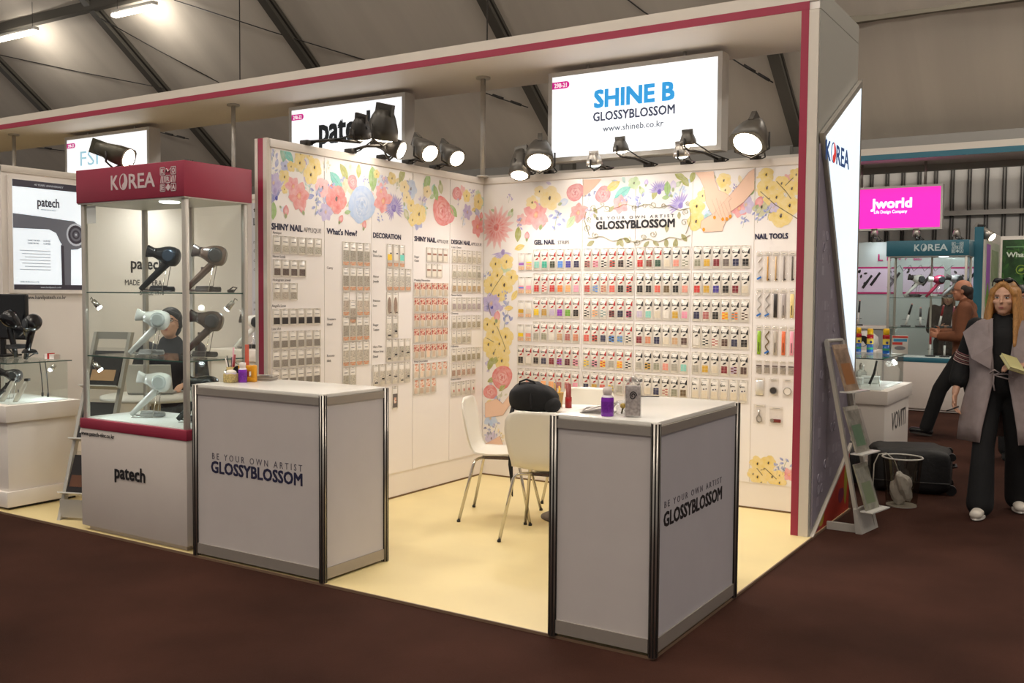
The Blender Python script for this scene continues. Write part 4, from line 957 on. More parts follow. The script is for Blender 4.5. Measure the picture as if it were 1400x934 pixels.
# ------------------------------------------------------------------ headings
def headB(s, u0, vb, vt, u1, m, sheet, bold=0.0, **k):
    a = at(u0, vb, 'Y', 0); b = at(u0, vt, 'Y', 0); c = at(u1, vb, 'Y', 0)
    return text(s, BACK(a.x, a.z, -0.0075), b.z - a.z, m, sheets_b[sheet], width=c.x - a.x, bold=bold, **k)
def headL(s, u0, vb, vt, u1, m, sheet, bold=0.0, **k):
    a = at(u0, vb, 'X', 0); b = at(u0, vt, 'X', 0); c = at(u1, vb, 'X', 0)
    return text(s, LEFT(a.y, a.z, 0.0062), b.z - a.z, m, sheets_l[sheet], width=c.y - a.y, bold=bold, **k)
headB('BE YOUR OWN ARTIST', 816, 301, 297, 922, M_INK, 1, space=1.6)
headB('GLOSSYBLOSSOM', 815.5, 313.5, 303, 922.5, M_INK, 1, 0.035)
headB('GEL NAIL', 731, 334.5, 328.3, 759, M_NAVY, 0, 0.03); headB('STRIPS', 763, 334, 329, 779, M_GREY, 0)
headB('NAIL TOOLS', 1033, 327, 320, 1077.5, M_NAVY, 4, 0.035)
def left_text(s, a, z, h, w_, m, sheet, bold=0.0):
    return text(s, LEFT(a, z, 0.0062), h, m, sheets_l[sheet], width=w_, bold=bold)
left_text('SHINY NAIL', -2.408, 1.938, 0.040, 0.272, M_NAVY, 0, 0.035); left_text('APPLIQUE', -2.125, 1.938, 0.030, 0.165, M_GREY, 0)
left_text("What's New?", -1.905, 1.938, 0.038, 0.305, M_NAVY, 1, 0.03)
left_text('DECORATION', -1.425, 1.938, 0.036, 0.315, M_NAVY, 2, 0.035)
left_text('SHINY NAIL', -0.945, 1.938, 0.036, 0.270, M_NAVY, 3, 0.035); left_text('APPLIQUE', -0.665, 1.938, 0.027, 0.155, M_GREY, 3)
left_text('DESIGN NAIL', -0.468, 1.938, 0.034, 0.270, M_NAVY, 4, 0.035); left_text('APPLIQUE', -0.19, 1.938, 0.026, 0.155, M_GREY, 4)
for s, a, z, sheet in (('Antique', -2.40, 1.911, 0), ('Neon Look', -2.40, 1.760, 0), ('Hologram Jewel', -2.40, 1.610, 0), ("Angel's Love", -2.41, 1.444, 0), ('Line Art', -2.41, 1.297, 0),
                       ('Curvy', -1.905, 1.70, 1), ('Treasure', -1.905, 1.350, 1), ('Island', -1.905, 1.315, 1), ('Rococo', -1.905, 1.10, 1), ('18th', -1.905, 1.065, 1),
                       ('Nail', -1.425, 1.83, 2), ('Deco Line', -1.425, 1.80, 2), ('Mirror', -1.425, 1.65, 2), ('Jewels', -1.425, 1.615, 2), ('Princess', -1.425, 1.475, 2), ('Lace', -1.425, 1.44, 2), ('Finger', -1.425, 1.30, 2), ('Tattoo', -1.425, 1.265, 2), ('Ultra Thin', -1.425, 1.14, 2), ('Water Free', -1.425, 1.105, 2), ('Decal', -1.425, 1.07, 2),
                       ('Finger', -0.945, 1.81, 3), ('Chain', -0.945, 1.78, 3), ('Pressing Decoration', -0.945, 1.632, 3), ('Metal Decoration', -0.945, 1.006, 3), ('Cute & Sweet', -0.465, 1.905, 4), ('Flower Garden', -0.465, 1.518, 4), ('Christmas', -0.465, 1.370, 4), ('Halloween', -0.465, 1.103, 4), ('French Edition', -0.465, 0.835, 4)):
    left_text(s, a, z, 0.017, None, M_GREY, sheet)

# ------------------------------------------------------------------ hanging packs
M_CARD = mat('white_pack_card', (224, 217, 206), 0.35)
M_CARDEDGE = mat('pack_shadow_edge', (170, 158, 146), 0.6)
M_REDP = mat('red_pack_print', (176, 34, 30), 0.4)
M_STRIP = objcol_mat('nail_strip_colour', 0.3)
M_SPECK = objcol_mat('speckled_swatch', 0.35, 0.42, 260, (0.18, 0.15, 0.12))
M_FLOWERP = mat('orange_floral_footer', (218, 176, 140), 0.5, noise=0.3, ns=150)
MESHC = {}
def cached(key, fn):
    if key not in MESHC: MESHC[key] = fn()
    return MESHC[key]
def card_mesh(w_, h, r=0.003):
    def f():
        m = MB(); m.rbox((0, 0, 0), (w_, h, 0.0035), 0.0015, 1); rim = 0.0022
        for a_, b_ in (((0, 0), (w_, rim)), ((0, h - rim), (w_, h)), ((0, rim), (rim, h - rim)), ((w_ - rim, rim), (w_, h - rim))): m.box((a_[0], a_[1], 0.003), (b_[0], b_[1], 0.0062))
        return m.mesh('card')
    return cached(('card', w_, h), f)
def link(name, me, m, parent, color=None, stuff=False):
    if not me.materials: me.materials.append(m)
    o = bpy.data.objects.new(name, me); COL.objects.link(o); o.parent = parent
    if color is not None: o.color = color
    if stuff: o['kind'] = 'stuff'
    return o
def zone_mesh(x0, x1, y0, y1, z=0.0042, key=None):
    return cached(('zone', round(x0, 4), round(x1, 4), round(y0, 4), round(y1, 4), key), lambda: MB().box((x0, y0, 0.002), (x1, y1, z)).mesh('zone'))
def slot_mesh(w_, h): return cached(('slot', w_, h), lambda: MB().box((w_ * 0.36, h * 0.955, 0.003), (w_ * 0.64, h * 0.972, 0.0040)).box((w_ * 0.18, h * 0.885, 0.003), (w_ * 0.82, h * 0.897, 0.0040)).mesh('slot_print'))
def script_mesh(w_, h):
    def f():
        pts = []
        for k in range(15): pts.append((w_ * (0.10 + 0.55 * k / 14), h * (0.70 + 0.040 * math.sin(k * 1.7) * (1.4 if k < 4 else 0.8)), 0.0042))
        return MB().tube(pts, 0.0016, 4, flat=0.5).tube([(w_ * 0.14, h * 0.66, 0.0042), (w_ * 0.14, h * 0.78, 0.0042), (w_ * 0.3, h * 0.785, 0.0042)], 0.0016, 4, flat=0.5).mesh('script_print')
    return cached(('script', w_, h), f)
def polish_mesh(w_, h):
    def f():
        F = lambda a, b, hh: (a * w_, b * h, hh)
        m = MB()
        m.prism([(0.66, 0.70), (0.76, 0.64), (0.98, 0.62), (0.98, 0.88), (0.86, 0.84), (0.76, 0.75)], F, 0.003, 0.0044)
        m.prism([(0.28, 0.500), (0.42, 0.485), (0.68, 0.525), (0.72, 0.575), (0.56, 0.585), (0.38, 0.54)], F, 0.003, 0.0044)
        return m.mesh('polish_brush_print')
    return cached(('polish', w_, h), f)
def brush_line(w_, h): return cached(('bl', w_, h), lambda: MB().tube([(w_ * 0.62, h * 0.55, 0.0042), (w_ * 0.80, h * 0.69, 0.0042)], 0.0009, 4).mesh('brush_stem_print'))
def strips_mesh(w_, h, par):
    def f():
        m = MB()
        for r in range(5):
            for c in range(2):
                if par >= 0 and (r + c) % 2 != par: continue
                x0 = w_ * (0.15 + 0.36 * c); y0 = h * (0.115 + 0.062 * r); m.box((x0, y0, 0.003), (x0 + w_ * 0.325, y0 + h * 0.052, 0.0045))
        return m.mesh('nail_strips')
    return cached(('strips', w_, h, par), f)
CN = dict(mi=('mint green', (140, 206, 190)), te=('teal green', (58, 172, 146)), bg=('black green', (46, 58, 44)), bl=('blue', (84, 140, 214)), ind=('indigo', (64, 62, 150)), nv=('navy blue', (40, 44, 78)), bk=('black', (34, 32, 32)),
          br=('dark brown', (92, 68, 60)), rs=('dusty rose', (176, 104, 100)), rd=('red', (200, 48, 46)), or_=('orange', (242, 128, 50)), pe=('peach', (250, 176, 116)), pk=('pink', (238, 156, 178)), ol=('olive brown', (112, 92, 62)), dg=('dark green', (52, 84, 66)),
          cr=('cream', (222, 208, 184)), sa=('salmon pink', (228, 150, 132)), gg=('grey green', (148, 146, 124)), go=('gold', (208, 164, 54)), ma=('maroon', (128, 32, 44)), gb=('grey brown', (112, 98, 92)), co=('coral red', (220, 100, 86)), bv=('blue violet', (76, 64, 150)),
          ye=('yellow', (238, 200, 36)), oc=('ochre', (192, 150, 66)), li=('lilac', (198, 184, 204)), pu=('purple', (150, 60, 186)), gr=('grass green', (112, 168, 54)), wh=('white', (236, 228, 216)), gy=('silver grey', (170, 164, 150)), tn=('tan', (204, 166, 128)), te2=('terracotta', (210, 136, 102)), mg=('magenta', (170, 40, 96)), bu=('burgundy', (96, 26, 44)), gt=('grey teal', (120, 144, 140)))
ROWS = [
 ['s:li/pu s:ye/pk mi te bg bl ind nv', 'br/rs rs/pk bk/wh rd/dg br/bk bk/wh', 'rd ol/ma dg cr sa gg/wh', 'gg go ma gb nv bk'],
 ['s:pk/bl s:pk rd rd/wh rd or_ pe pk', 'rs/rd gy/bl rs/tn co bk rd/bk', 'bk bk co ol bk sa', 'rd go bv bk ma cr'],
 ['s:go s:cr ye oc li pu gr bk', 'bk/wh pe/gy gt/wh ma/bk nv/bk mg/bk', 'li mi cr wh go pk', 'nv rs bk or_/ye gt/or_ br/wh'],
 ['s:ye s:sa gy gg wh tn rs te2', 'co rd/bk nv bk/bl gt/bl bk/wh', 'ma te2 nv cr tn br', 'wh bk/wh rs/wh br nv bk'],
 ['bk wh bk nv ma ma/pu bu bu/pk', 'ye/gy bk/pk rd/ye gy ye/or_ bk/wh', 'gy go/bk gg sa gy mi', 'gy go cr ma li/bu br'],
 ['wh sa cr pe pe rs rs pk', 'nv go co ye/gy gy rd/gy', 'mi cr nv cr/rs gg ol', 't:cr t:cr t:cr t:cr t:cr t:cr']]
ZTOP = [1.902, 1.708, 1.514, 1.318, 1.119, 0.929]
XST = [0.350, 0.961, 1.417, 1.879]
ORD = ['first', 'second', 'third', 'fourth', 'fifth', 'sixth', 'seventh', 'eighth', 'ninth', 'tenth', 'eleventh', 'twelfth', 'thirteenth', 'fourteenth', 'fifteenth', 'sixteenth', 'seventeenth', 'eighteenth', 'nineteenth', 'twentieth', 'twenty-first', 'twenty-second', 'twenty-third', 'twenty-fourth', 'twenty-fifth', 'twenty-sixth']
ROWN = ['top', 'second', 'third', 'fourth', 'fifth', 'lowest']
PW, PH = 0.0640, 0.166
for ri, row in enumerate(ROWS):
    idx = 0
    for si, cell in enumerate(row):
        for ci, code in enumerate(cell.split()):
            kind = 'g'
            if ':' in code: kind, code = code.split(':')
            cs = code.split('/'); c1_ = CN[cs[0]]; c2_ = CN[cs[1]] if len(cs) > 1 else None
            x = XST[si] + 0.0733 * ci + 0.004 + rf.uniform(-0.0008, 0.0008); zt = ZTOP[ri]
            colname = c1_[0] + (' and ' + c2_[0] if c2_ else '')
            lab = '%s nail strip pack, %s row, back wall, %s from corner' % (colname, ROWN[ri], ORD[idx])
            idx += 1
            if kind == 's':
                hh = 0.138; o = link('nail_strip_pack', card_mesh(0.060, hh), M_CARD, None); o.matrix_world = BACK(x, zt - 0.028 - hh, -0.0055)
                link('slot_print', slot_mesh(0.060, hh), M_GREY, o)
                link('swatch', zone_mesh(0.006, 0.054, 0.036, 0.066), M_STRIP, o, S(c1_[1]))
                if c2_: link('swatch', zone_mesh(0.006, 0.054, 0.044, 0.055, 0.0046), M_STRIP, o, S(c2_[1]))
                link('footer_print', zone_mesh(0.003, 0.057, 0.003, 0.030), M_FLOWERP, o)
            else:
                o = link('nail_strip_pack', card_mesh(PW, PH), M_CARD, None); o.matrix_world = BACK(x, zt - PH, -0.0055)
                link('slot_print', slot_mesh(PW, PH), M_GREY, o, stuff=True)
                red = si < 2 or (ri == 0 and si == 2 and ci < 3)
                link('script_print', script_mesh(PW, PH), M_INK, o, stuff=True)
                if kind == 'g':
                    link('polish_print', cached(('polr' if red else 'polb'), lambda: polish_mesh(PW, PH).copy()), M_REDP if red else M_INK, o, stuff=True)
                    link('brush_stem_print', brush_line(PW, PH), M_INK, o)
                else:
                    link('dot_print', cached('dots', lambda: MB().cyl((0.024, 0.083, 0.003), (0.024, 0.083, 0.0044), 0.006, n=8).cyl((0.043, 0.086, 0.003), (0.043, 0.086, 0.0044), 0.005, n=8).mesh('dot_print')), mat('navy_dot', (26, 26, 60), 0.4), o, stuff=True)
                if c2_:
                    link('nail_strips', strips_mesh(PW, PH, 0), M_STRIP, o, S(c1_[1]), True); link('nail_strips', strips_mesh(PW, PH, 1), M_STRIP, o, S(c2_[1]), True)
                else: link('nail_strips', strips_mesh(PW, PH, -1), M_STRIP, o, S(c1_[1]), True)
            tag(o, lab, 'nail strips', 'nail strip packs on the back wall')

# left wall packs: name, Y0, ztop, n, pitch, w, h, kind, colour, phrase
def floral_mat(name, c1, c2, c3, sc):
    m = bpy.data.materials.new(name); m.use_nodes = True; nt = m.node_tree; b = nt.nodes['Principled BSDF']; b.inputs['Roughness'].default_value = 0.45
    tc = nt.nodes.new('ShaderNodeTexCoord'); v = nt.nodes.new('ShaderNodeTexVoronoi'); v.inputs['Scale'].default_value = sc
    nt.links.new(tc.outputs['Object'], v.inputs['Vector']); r = nt.nodes.new('ShaderNodeValToRGB'); r.color_ramp.interpolation = 'CONSTANT'
    e = r.color_ramp.elements; e[0].color = S(c3); e[1].position = 0.16; e[1].color = S(c1); n = e.new(0.52); n.color = S(c2)
    nt.links.new(v.outputs['Distance'], r.inputs[0]); nt.links.new(r.outputs[0], b.inputs['Base Color']); MATS[name] = m
    return m
M_RFLOW = floral_mat('red_floral_header', (178, 74, 58), (222, 196, 176), (112, 36, 34), 70)
M_OFLOW = floral_mat('orange_floral_header', (214, 140, 108), (228, 212, 196), (170, 80, 60), 75)
M_BROWNF = floral_mat('brown_floral_footer', (206, 136, 98), (196, 168, 140), (60, 44, 40), 85)
LP = [('Antique', -2.404, 1.901, 6, .0748, .066, .113, 'sq', (190, 184, 168)), ('Neon Look', -2.400, 1.750, 4, .0740, .066, .111, 'sq', (84, 66, 62)), ('Hologram Jewel', -2.404, 1.600, 3, .0735, .066, .112, 'sq', (186, 176, 162)), ("Angel's Love", -2.408, 1.434, 6, .0738, .066, .109, 'sq', (38, 34, 34)), ('upper Line Art', -2.412, 1.288, 6, .0740, .066, .115, 'sq', (146, 138, 130)), ('middle Line Art', -2.412, 1.165, 6, .0740, .066, .115, 'sq', (146, 138, 130)), ('lowest Line Art', -2.412, 1.042, 6, .0737, .066, .115, 'sq', (126, 120, 112)),
      ('upper Curvy', -1.754, 1.893, 4, .0735, .067, .165, 'tall', (176, 170, 156)), ('lower Curvy', -1.754, 1.717, 4, .0733, .067, .163, 'tall', (176, 168, 154)), ('upper Treasure Island', -1.753, 1.542, 4, .0720, .066, .165, 'tall', (198, 184, 168)), ('lower Treasure Island', -1.753, 1.370, 4, .0712, .066, .168, 'tall', (186, 178, 164)), ('Rococo', -1.754, 1.195, 4, .0712, .066, .170, 'tall', (212, 202, 186)), ('lowest Rococo', -1.754, 1.018, 2, .0710, .066, .160, 'tall', (206, 198, 180)),
      ('Nail Deco Line', -1.276, 1.899, 3, .0718, .062, .169, 'deco', (236, 196, 60)), ('Mirror Jewels', -1.280, 1.722, 4, .0735, .066, .164, 'tall', (212, 206, 194)), ('Princess Lace', -1.281, 1.547, 2, .0712, .062, .167, 'lace', (160, 134, 118)), ('Finger Tattoo', -1.283, 1.370, 2, .0722, .062, .164, 'tat', (210, 204, 192)), ('upper Decal', -1.285, 1.197, 4, .0730, .064, .166, 'tat', (200, 194, 178)), ('lower Decal', -1.433, 1.019, 6, .0735, .064, .155, 'tat', (214, 206, 192)), ('lone lowest Decal', -1.214, 0.846, 1, .0726, .064, .172, 'lone', (104, 96, 92)),
      ('upper Finger Chain', -0.799, 1.896, 4, .0712, .062, .112, 'band', (150, 110, 90)), ('lower Finger Chain', -0.802, 1.770, 3, .0706, .062, .107, 'band', (150, 110, 90)), ('first Pressing Decoration', -0.955, 1.622, 6, .0737, .068, .109, 'flo', (206, 190, 168)), ('second Pressing Decoration', -0.956, 1.503, 6, .0737, .068, .110, 'flo', (200, 176, 150)), ('third Pressing Decoration', -0.957, 1.385, 6, .0737, .068, .111, 'flo', (206, 190, 168)), ('fourth Pressing Decoration', -0.958, 1.268, 6, .0736, .068, .111, 'flo', (214, 196, 172)), ('fifth Pressing Decoration', -0.959, 1.145, 6, .0736, .068, .111, 'flo', (214, 190, 166)), ('upper Metal Decoration', -0.959, 0.998, 6, .0736, .068, .115, 'flo2', (220, 200, 178)), ('lower Metal Decoration', -0.960, 0.874, 4, .0730, .068, .117, 'flo2', (214, 188, 166)),
      ('first Cute & Sweet', -0.463, 1.894, 6, .0708, .063, .107, 'dn', (206, 196, 176)), ('second Cute & Sweet', -0.462, 1.771, 6, .0708, .063, .107, 'dn', (196, 190, 172)), ('third Cute & Sweet', -0.462, 1.655, 6, .0705, .063, .107, 'dn', (216, 186, 146)), ('Flower Garden', -0.463, 1.508, 6, .0706, .063, .107, 'dn', (198, 182, 180)), ('upper Christmas', -0.464, 1.360, 6, .0704, .063, .109, 'dn', (196, 184, 160)), ('lower Christmas', -0.466, 1.239, 4, .0710, .063, .108, 'dn', (206, 196, 176)), ('upper Halloween', -0.466, 1.093, 6, .0709, .063, .110, 'dn', (170, 160, 136)), ('lower Halloween', -0.467, 0.968, 5, .0706, .063, .106, 'dn', (190, 160, 140)), ('French Edition', -0.470, 0.822, 5, .0706, .063, .116, 'dot', (196, 90, 76))]
for (nm, y0, zt, n, pit, w_, h, kind, col) in LP:
    for i in range(n):
        o = link('sticker_pack', card_mesh(w_, h), M_CARD, None)
        y = y0 + pit * i + 0.004 + rf.uniform(-0.0006, 0.0006); z = zt - h
        if nm == 'upper Treasure Island' and i == 1: z -= 0.052
        o.matrix_world = LEFT(y, z, 0.0055)
        jit = rf.uniform(0.9, 1.08); c = S(tuple(min(255, k_ * jit) for k_ in col))
        def zo(name, a, b, c0, d, m, color=None, up=0.0042): return link(name, zone_mesh(w_ * a, w_ * b, h * c0, h * d, up, m.name), m, o, color)
        link('slot_print', slot_mesh(w_, h), M_GREY, o, stuff=True)
        if kind == 'sq': zo('swatch', .10, .90, .08, .47, M_SPECK if nm not in ("Angel's Love",) else M_STRIP, c); zo('title_print', .2, .8, .64, .68, M_GREY)
        elif kind == 'tall': zo('swatch', .10, .90, .20, .64, M_SPECK, c); zo('footer_print', .03, .97, .02, .16, M_BROWNF); zo('title_print', .25, .75, .74, .77, M_GREY)
        elif kind == 'deco': zo('swatch', .12, .88, .30, .56, M_STRIP, S(((236, 196, 50), (226, 220, 206), (120, 216, 200))[i])); zo('base_print', .12, .9, .04, .18, M_BROWNF); zo('dark_mark', .55, .85, .58, .63, M_INK)
        elif kind == 'lace': 
            link('lace_oval', cached('oval', lambda: MB().prism(blob2(0.031, 0.068, 0.019, 0.062, 18, 0.0), lambda a, b, hh: (a, b, hh), 0.003, 0.0046).mesh('lace_oval')), M_SPECK, o, c); zo('dark_mark', .6, .9, .06, .12, M_INK)
        elif kind == 'tat': zo('swatch', .12, .88, .18, .66, M_SPECK, c); zo('dark_mark', .3 + .1 * (i % 3), .85, (.10, .26, .40, .32)[i % 4], (.16, .34, .45, .38)[i % 4], M_INK, up=0.0048)
        elif kind == 'lone': zo('swatch', .08, .92, .06, .66, M_STRIP, c); zo('motif', .3, .7, .25, .5, M_OFLOW, up=0.0048)
        elif kind == 'band': zo('band_print', .14, .86, .48, .60, mat('brown_band', (150, 104, 84), 0.5)); zo('swatch', .14, .86, .10, .44, M_STRIP, S(226, 218, 202))
        elif kind == 'flo': zo('floral_header', .0, 1.0, .50, .98, M_RFLOW); zo('swatch', .28, .80, .08, .50, M_STRIP, c, 0.0048)
        elif kind == 'flo2': zo('floral_header', .25, .9, .46, .96, M_OFLOW); zo('swatch', .16, .70, .08, .44, M_STRIP, c, 0.0048)
        elif kind == 'dn': zo('swatch', .14, .86, .08, .52, M_SPECK, c); zo('title_print', .3, .7, .74, .78, M_GREY)
        elif kind == 'dot': zo('title_print', .3, .7, .76, .80, M_GREY); link('nail_dot', cached('ndot', lambda: MB().prism(blob2(0.040, 0.042, 0.007, 0.012, 10, 0.0), lambda a, b, hh: (a, b, hh), 0.003, 0.0046).mesh('nail_dot')), M_STRIP, o, c)
        look = dict(sq='grey swatch', tall='tall speckled', deco='tall bright', lace='oval lace', tat='tall patterned', lone='lone dark', band='brown banded', flo='red floral', flo2='orange floral', dn='beige patterned', dot='red dotted')[kind]
        if kind == 'sq' and col[0] < 60: look = 'black swatch'
        elif kind == 'sq' and col[0] < 100: look = 'brown swatch'
        sh_i = max(0, min(4, sum(1 for e_ in SHY[1:5] if y > e_))); same = [q[0] for q in LP if max(0, min(4, sum(1 for e_ in SHY[1:5] if q[1] + 0.02 > e_))) == sh_i]
        lab = '%s sticker pack, left wall, %s sheet from corner, %s row, %s from corner' % (look, ORD[4 - sh_i], ORD[same.index(nm)], ORD[n - 1 - i])
        tag(o, lab, 'sticker pack', 'sticker packs on the left wall')

# nail tools on the last sheet
M_SLEEVE = glass_mat('plastic_sleeve', (0.985, 0.98, 0.975), 0.03, 0.3)
M_WOOD = mat('wooden_stick', (206, 168, 112), 0.5)
def tool_pack(x, zt, w_, h, kind, col, lab):
    o = link('nail_tool_pack', cached(('sleeve', w_, h), lambda: MB().rbox((0, 0, 0), (w_, h, 0.008), 0.003, 1).mesh('sleeve')), M_SLEEVE, None)
    o.matrix_world = BACK(x, zt - h, -0.0055)
    link('header_card', zone_mesh(w_ * .08, w_ * .92, h * .86, h * .96, 0.004), M_CARD, o); link('title_print', zone_mesh(w_ * .25, w_ * .75, h * .90, h * .915, 0.0046), M_GREY, o)
    c = S(col)
    if kind == 'stick': link('stick', cached('stick', lambda: MB().cyl((0.026, 0.012, 0.004), (0.026, h * .82, 0.004), 0.006, 0.005, 8).mesh('stick')), M_STRIP, o, c); link('tip', cached('tip', lambda: MB().ball((0.034, 0.02, 0.004), (0.006, 0.006, 0.004), 8, 5).mesh('tip')), M_INK, o)
    elif kind == 'swirl': link('ribbon_tool', cached('swirlt', lambda: MB().tube([(0.026 + 0.012 * math.sin(k * .9), h * (.06 + .75 * k / 16), 0.004) for k in range(17)], 0.004, 6).mesh('ribbon_tool')), M_STRIP, o, c); link('blue_tag', cached('bluetag', lambda: MB().cbox((0, 0, 0), (0.035, 0.012, 0.001), Matrix.Translation((0.026, 0.03, 0.009)) @ Matrix.Rotation(0.5, 4, 'Z')).mesh('blue_tag')), mat('blue_tag', (40, 110, 190), 0.4), o)
    elif kind == 'file': link('file_board', cached('fileb', lambda: MB().rbox((0.014, 0.012, 0.002), (0.040, h * .82, 0.007), 0.002, 1).mesh('file_board')), M_STRIP, o, c); link('file_print', cached('filep', lambda: MB().box((0.024, 0.03, 0.0068), (0.029, h * .45, 0.0074)).mesh('file_print')), M_INK, o)
    elif kind == 'small': link('swatch', zone_mesh(w_ * .15, w_ * .85, h * .10, h * .50, 0.006, 'sm'), M_SPECK, o, c); link('dark_mark', zone_mesh(w_ * .12, w_ * .88, h * .56, h * .64, 0.006, 'dm'), mat('sepia_mark', (90, 70, 60), 0.5), o)
    elif kind == 'bag': link('foil_bag', cached('foil', lambda: MB().rbox((0.008, 0.012, 0.001), (0.066, 0.118, 0.010), 0.004, 1).mesh('foil_bag')), mat('foil', (226, 222, 216), 0.2, 0.4), o)
    elif kind == 'ring': link('dial', cached('dial', lambda: MB().cyl((0.037, 0.05, 0.001), (0.037, 0.05, 0.010), 0.026, n=20).mesh('dial')), M_STRIP, o, c); link('dial_ring', cached('dialr', lambda: MB().tube([(0.037 + 0.026 * math.cos(t * PI / 8), 0.05 + 0.026 * math.sin(t * PI / 8), 0.01) for t in range(16)], 0.003, 5, True).mesh('dial_ring')), M_ALU, o)
    elif kind == 'nip':
        link('nipper', cached('nip', lambda: MB().tube([(0.035, 0.105, 0.005), (0.04, 0.07, 0.005), (0.024, 0.045, 0.005), (0.028, 0.02, 0.005), (0.045, 0.014, 0.005)], 0.0045, 6).tube([(0.045, 0.105, 0.006), (0.040, 0.07, 0.006), (0.058, 0.045, 0.006), (0.060, 0.022, 0.006), (0.048, 0.014, 0.006)], 0.0045, 6).mesh('nipper')), M_ALU, o)
    elif kind == 'kit': link('kit_bar', cached('kit', lambda: MB().rbox((0.012, 0.03, 0.002), (0.085, 0.055, 0.010), 0.004, 1).mesh('kit_bar')), M_STRIP, o, c); link('kit_disc', cached('kitd', lambda: MB().cyl((0.022, 0.043, 0.002), (0.022, 0.043, 0.012), 0.014, n=12).mesh('kit_disc')), M_ALU, o)
    return tag(o, lab, 'nail tool', 'nail tool packs by the portal post')
T1 = [('swirl', (226, 220, 214), 'clear pack with a coiled tool and slanted blue tag'), ('stick', (206, 160, 90), 'clear pack with one thick wooden stick'), ('stick', (214, 180, 130), 'clear pack with one thin wooden stick'), ('stick', (150, 140, 134), 'clear pack with a grey stick'), ('stick', (96, 88, 84), 'clear pack with a dark grey stick')]
for i, (k_, c, l_) in enumerate(T1): tool_pack(2.358 + .0585 * i, 1.858, .052, .222, k_, c, l_ + ' under the NAIL TOOLS heading')
T2 = [('swirl', (200, 196, 190), 'clear pack with a silver twisted tool'), ('swirl', (176, 170, 166), 'clear pack with a dull twisted tool'), ('file', (52, 46, 44), 'clear pack with a black nail file'), ('file', (170, 160, 156), 'clear pack with a grey nail file'), ('file', (226, 204, 140), 'clear pack with a pale yellow nail file')]
for i, (k_, c, l_) in enumerate(T2): tool_pack(2.360 + .0585 * i, 1.594, .052, .220, k_, c, l_ + ', second row of nail tools')
T3 = [('file', (140, 180, 40), 'clear pack with a lime green nail file'), ('swirl', (110, 90, 40), 'clear pack with a black and yellow twisted tool'), ('file', (184, 174, 160), 'clear pack with a stone grey nail file'), ('file', (226, 112, 66), 'clear pack with an orange nail file'), ('file', (236, 160, 180), 'clear pack with a pink nail file')]
for i, (k_, c, l_) in enumerate(T3): tool_pack(2.364 + .0585 * i, 1.334, .052, .225, k_, c, l_ + ', third row of nail tools')
for i in range(5): tool_pack(2.369 + .0575 * i, 1.082, .050, .104, 'small', (170, 160, 148), 'short speckled tool pack under the coloured files, %s from the pink post' % ORD[4 - i])
for i, (k_, c, l_) in enumerate((('bag', (0, 0, 0), 'silver foil pouch pack'), ('ring', (60, 56, 56), 'pack with a round black dial'), ('ring', (220, 214, 206), 'pack with a round white dial'))): tool_pack(2.366 + .100 * i, .957, .074, .140, k_, c, l_ + ' below the nail files')
tool_pack(2.360, .765, .090, .145, 'nip', (0, 0, 0), 'clear pack with a steel cuticle nipper'); tool_pack(2.476, .755, .100, .145, 'kit', (110, 40, 36), 'clear pack with a dark red clipper kit beside the nipper')
# ------------------------------------------------------------------ glass display cabinets
M_CABB = mat('cabinet_base_white', (206, 196, 188), 0.45, noise=0.02, ns=4)
M_CABP = mat('cabinet_post', (196, 190, 180), 0.35, 0.4)
M_CABT = mat('cabinet_tray', (226, 232, 230), 0.35)
M_PALE = mat('pale_header_print', (214, 196, 196), 0.45)
M_DOWN = mat('downlight_glow', (250, 255, 250), 0.4, emit=9.0)
M_SPOTC = mat('cabinet_spot_glow', (244, 250, 255), 0.4, emit=22.0)
def emblem_grid(t, x, z, s, y, fn, m):
    """square emblem: corner letters, striped blocks and a lozenge"""
    c = s / 3
    def sq(i, j): return x + c * i, z + c * j
    for i, j, ch in ((0, 2, 'K'), (2, 2, 'O'), (1, 1, 'R'), (0, 0, 'E'), (2, 0, 'A')):
        a, b = sq(i, j)
        rim = MB()
        for (p, q, r_, w_) in ((a, b, c, c * 0.1), (a, b + c * 0.88, c, c * 0.1)): rim.box((p, y - 0.0015, q), (p + r_ * 0.96, y, q + w_))
        for p in (a, a + c * 0.86): rim.box((p, y - 0.0015, b), (p + c * 0.1, y, b + c * 0.98))
        e_ = obj('emblem_square', rim, m, t); e_['kind'] = 'stuff'
        text(ch, mtx((a + c * 0.24, y - 0.001, b + c * 0.2), (1, 0, 0), (0, 0, 1)), c * 0.58, m, t, width=c * 0.48, bold=0.04)
    for i in (0, 2):
        a, b = sq(i, 1); g = MB()
        for k in range(3): g.prism([(a + c * (0.05 + .3 * k), b + c * .08), (a + c * (0.2 + .3 * k), b + c * .08), (a + c * (.35 + .3 * k), b + c * .9), (a + c * (.2 + .3 * k), b + c * .9)], lambda p, q, h: (min(p, a + c * .96), y - h, q), 0.0, 0.0015)
        e_ = obj('emblem_stripes', g, m, t); e_['kind'] = 'stuff'
    a, b = sq(1, 0); obj('emblem_lozenge', MB().prism([(a + c * .5, b + c * .05), (a + c * .95, b + c * .5), (a + c * .5, b + c * .95), (a + c * .05, b + c * .5)], lambda p, q, h: (p, y - h, q), 0, 0.0015), m, t)
    a, b = sq(1, 2); obj('emblem_wave', MB().tube([(a + c * .05, y - 0.001, b + c * .35), (a + c * .3, y - 0.001, b + c * .75), (a + c * .6, y - 0.001, b + c * .35), (a + c * .95, y - 0.001, b + c * .7)], c * 0.13, 5, flat=0.2), m, t)
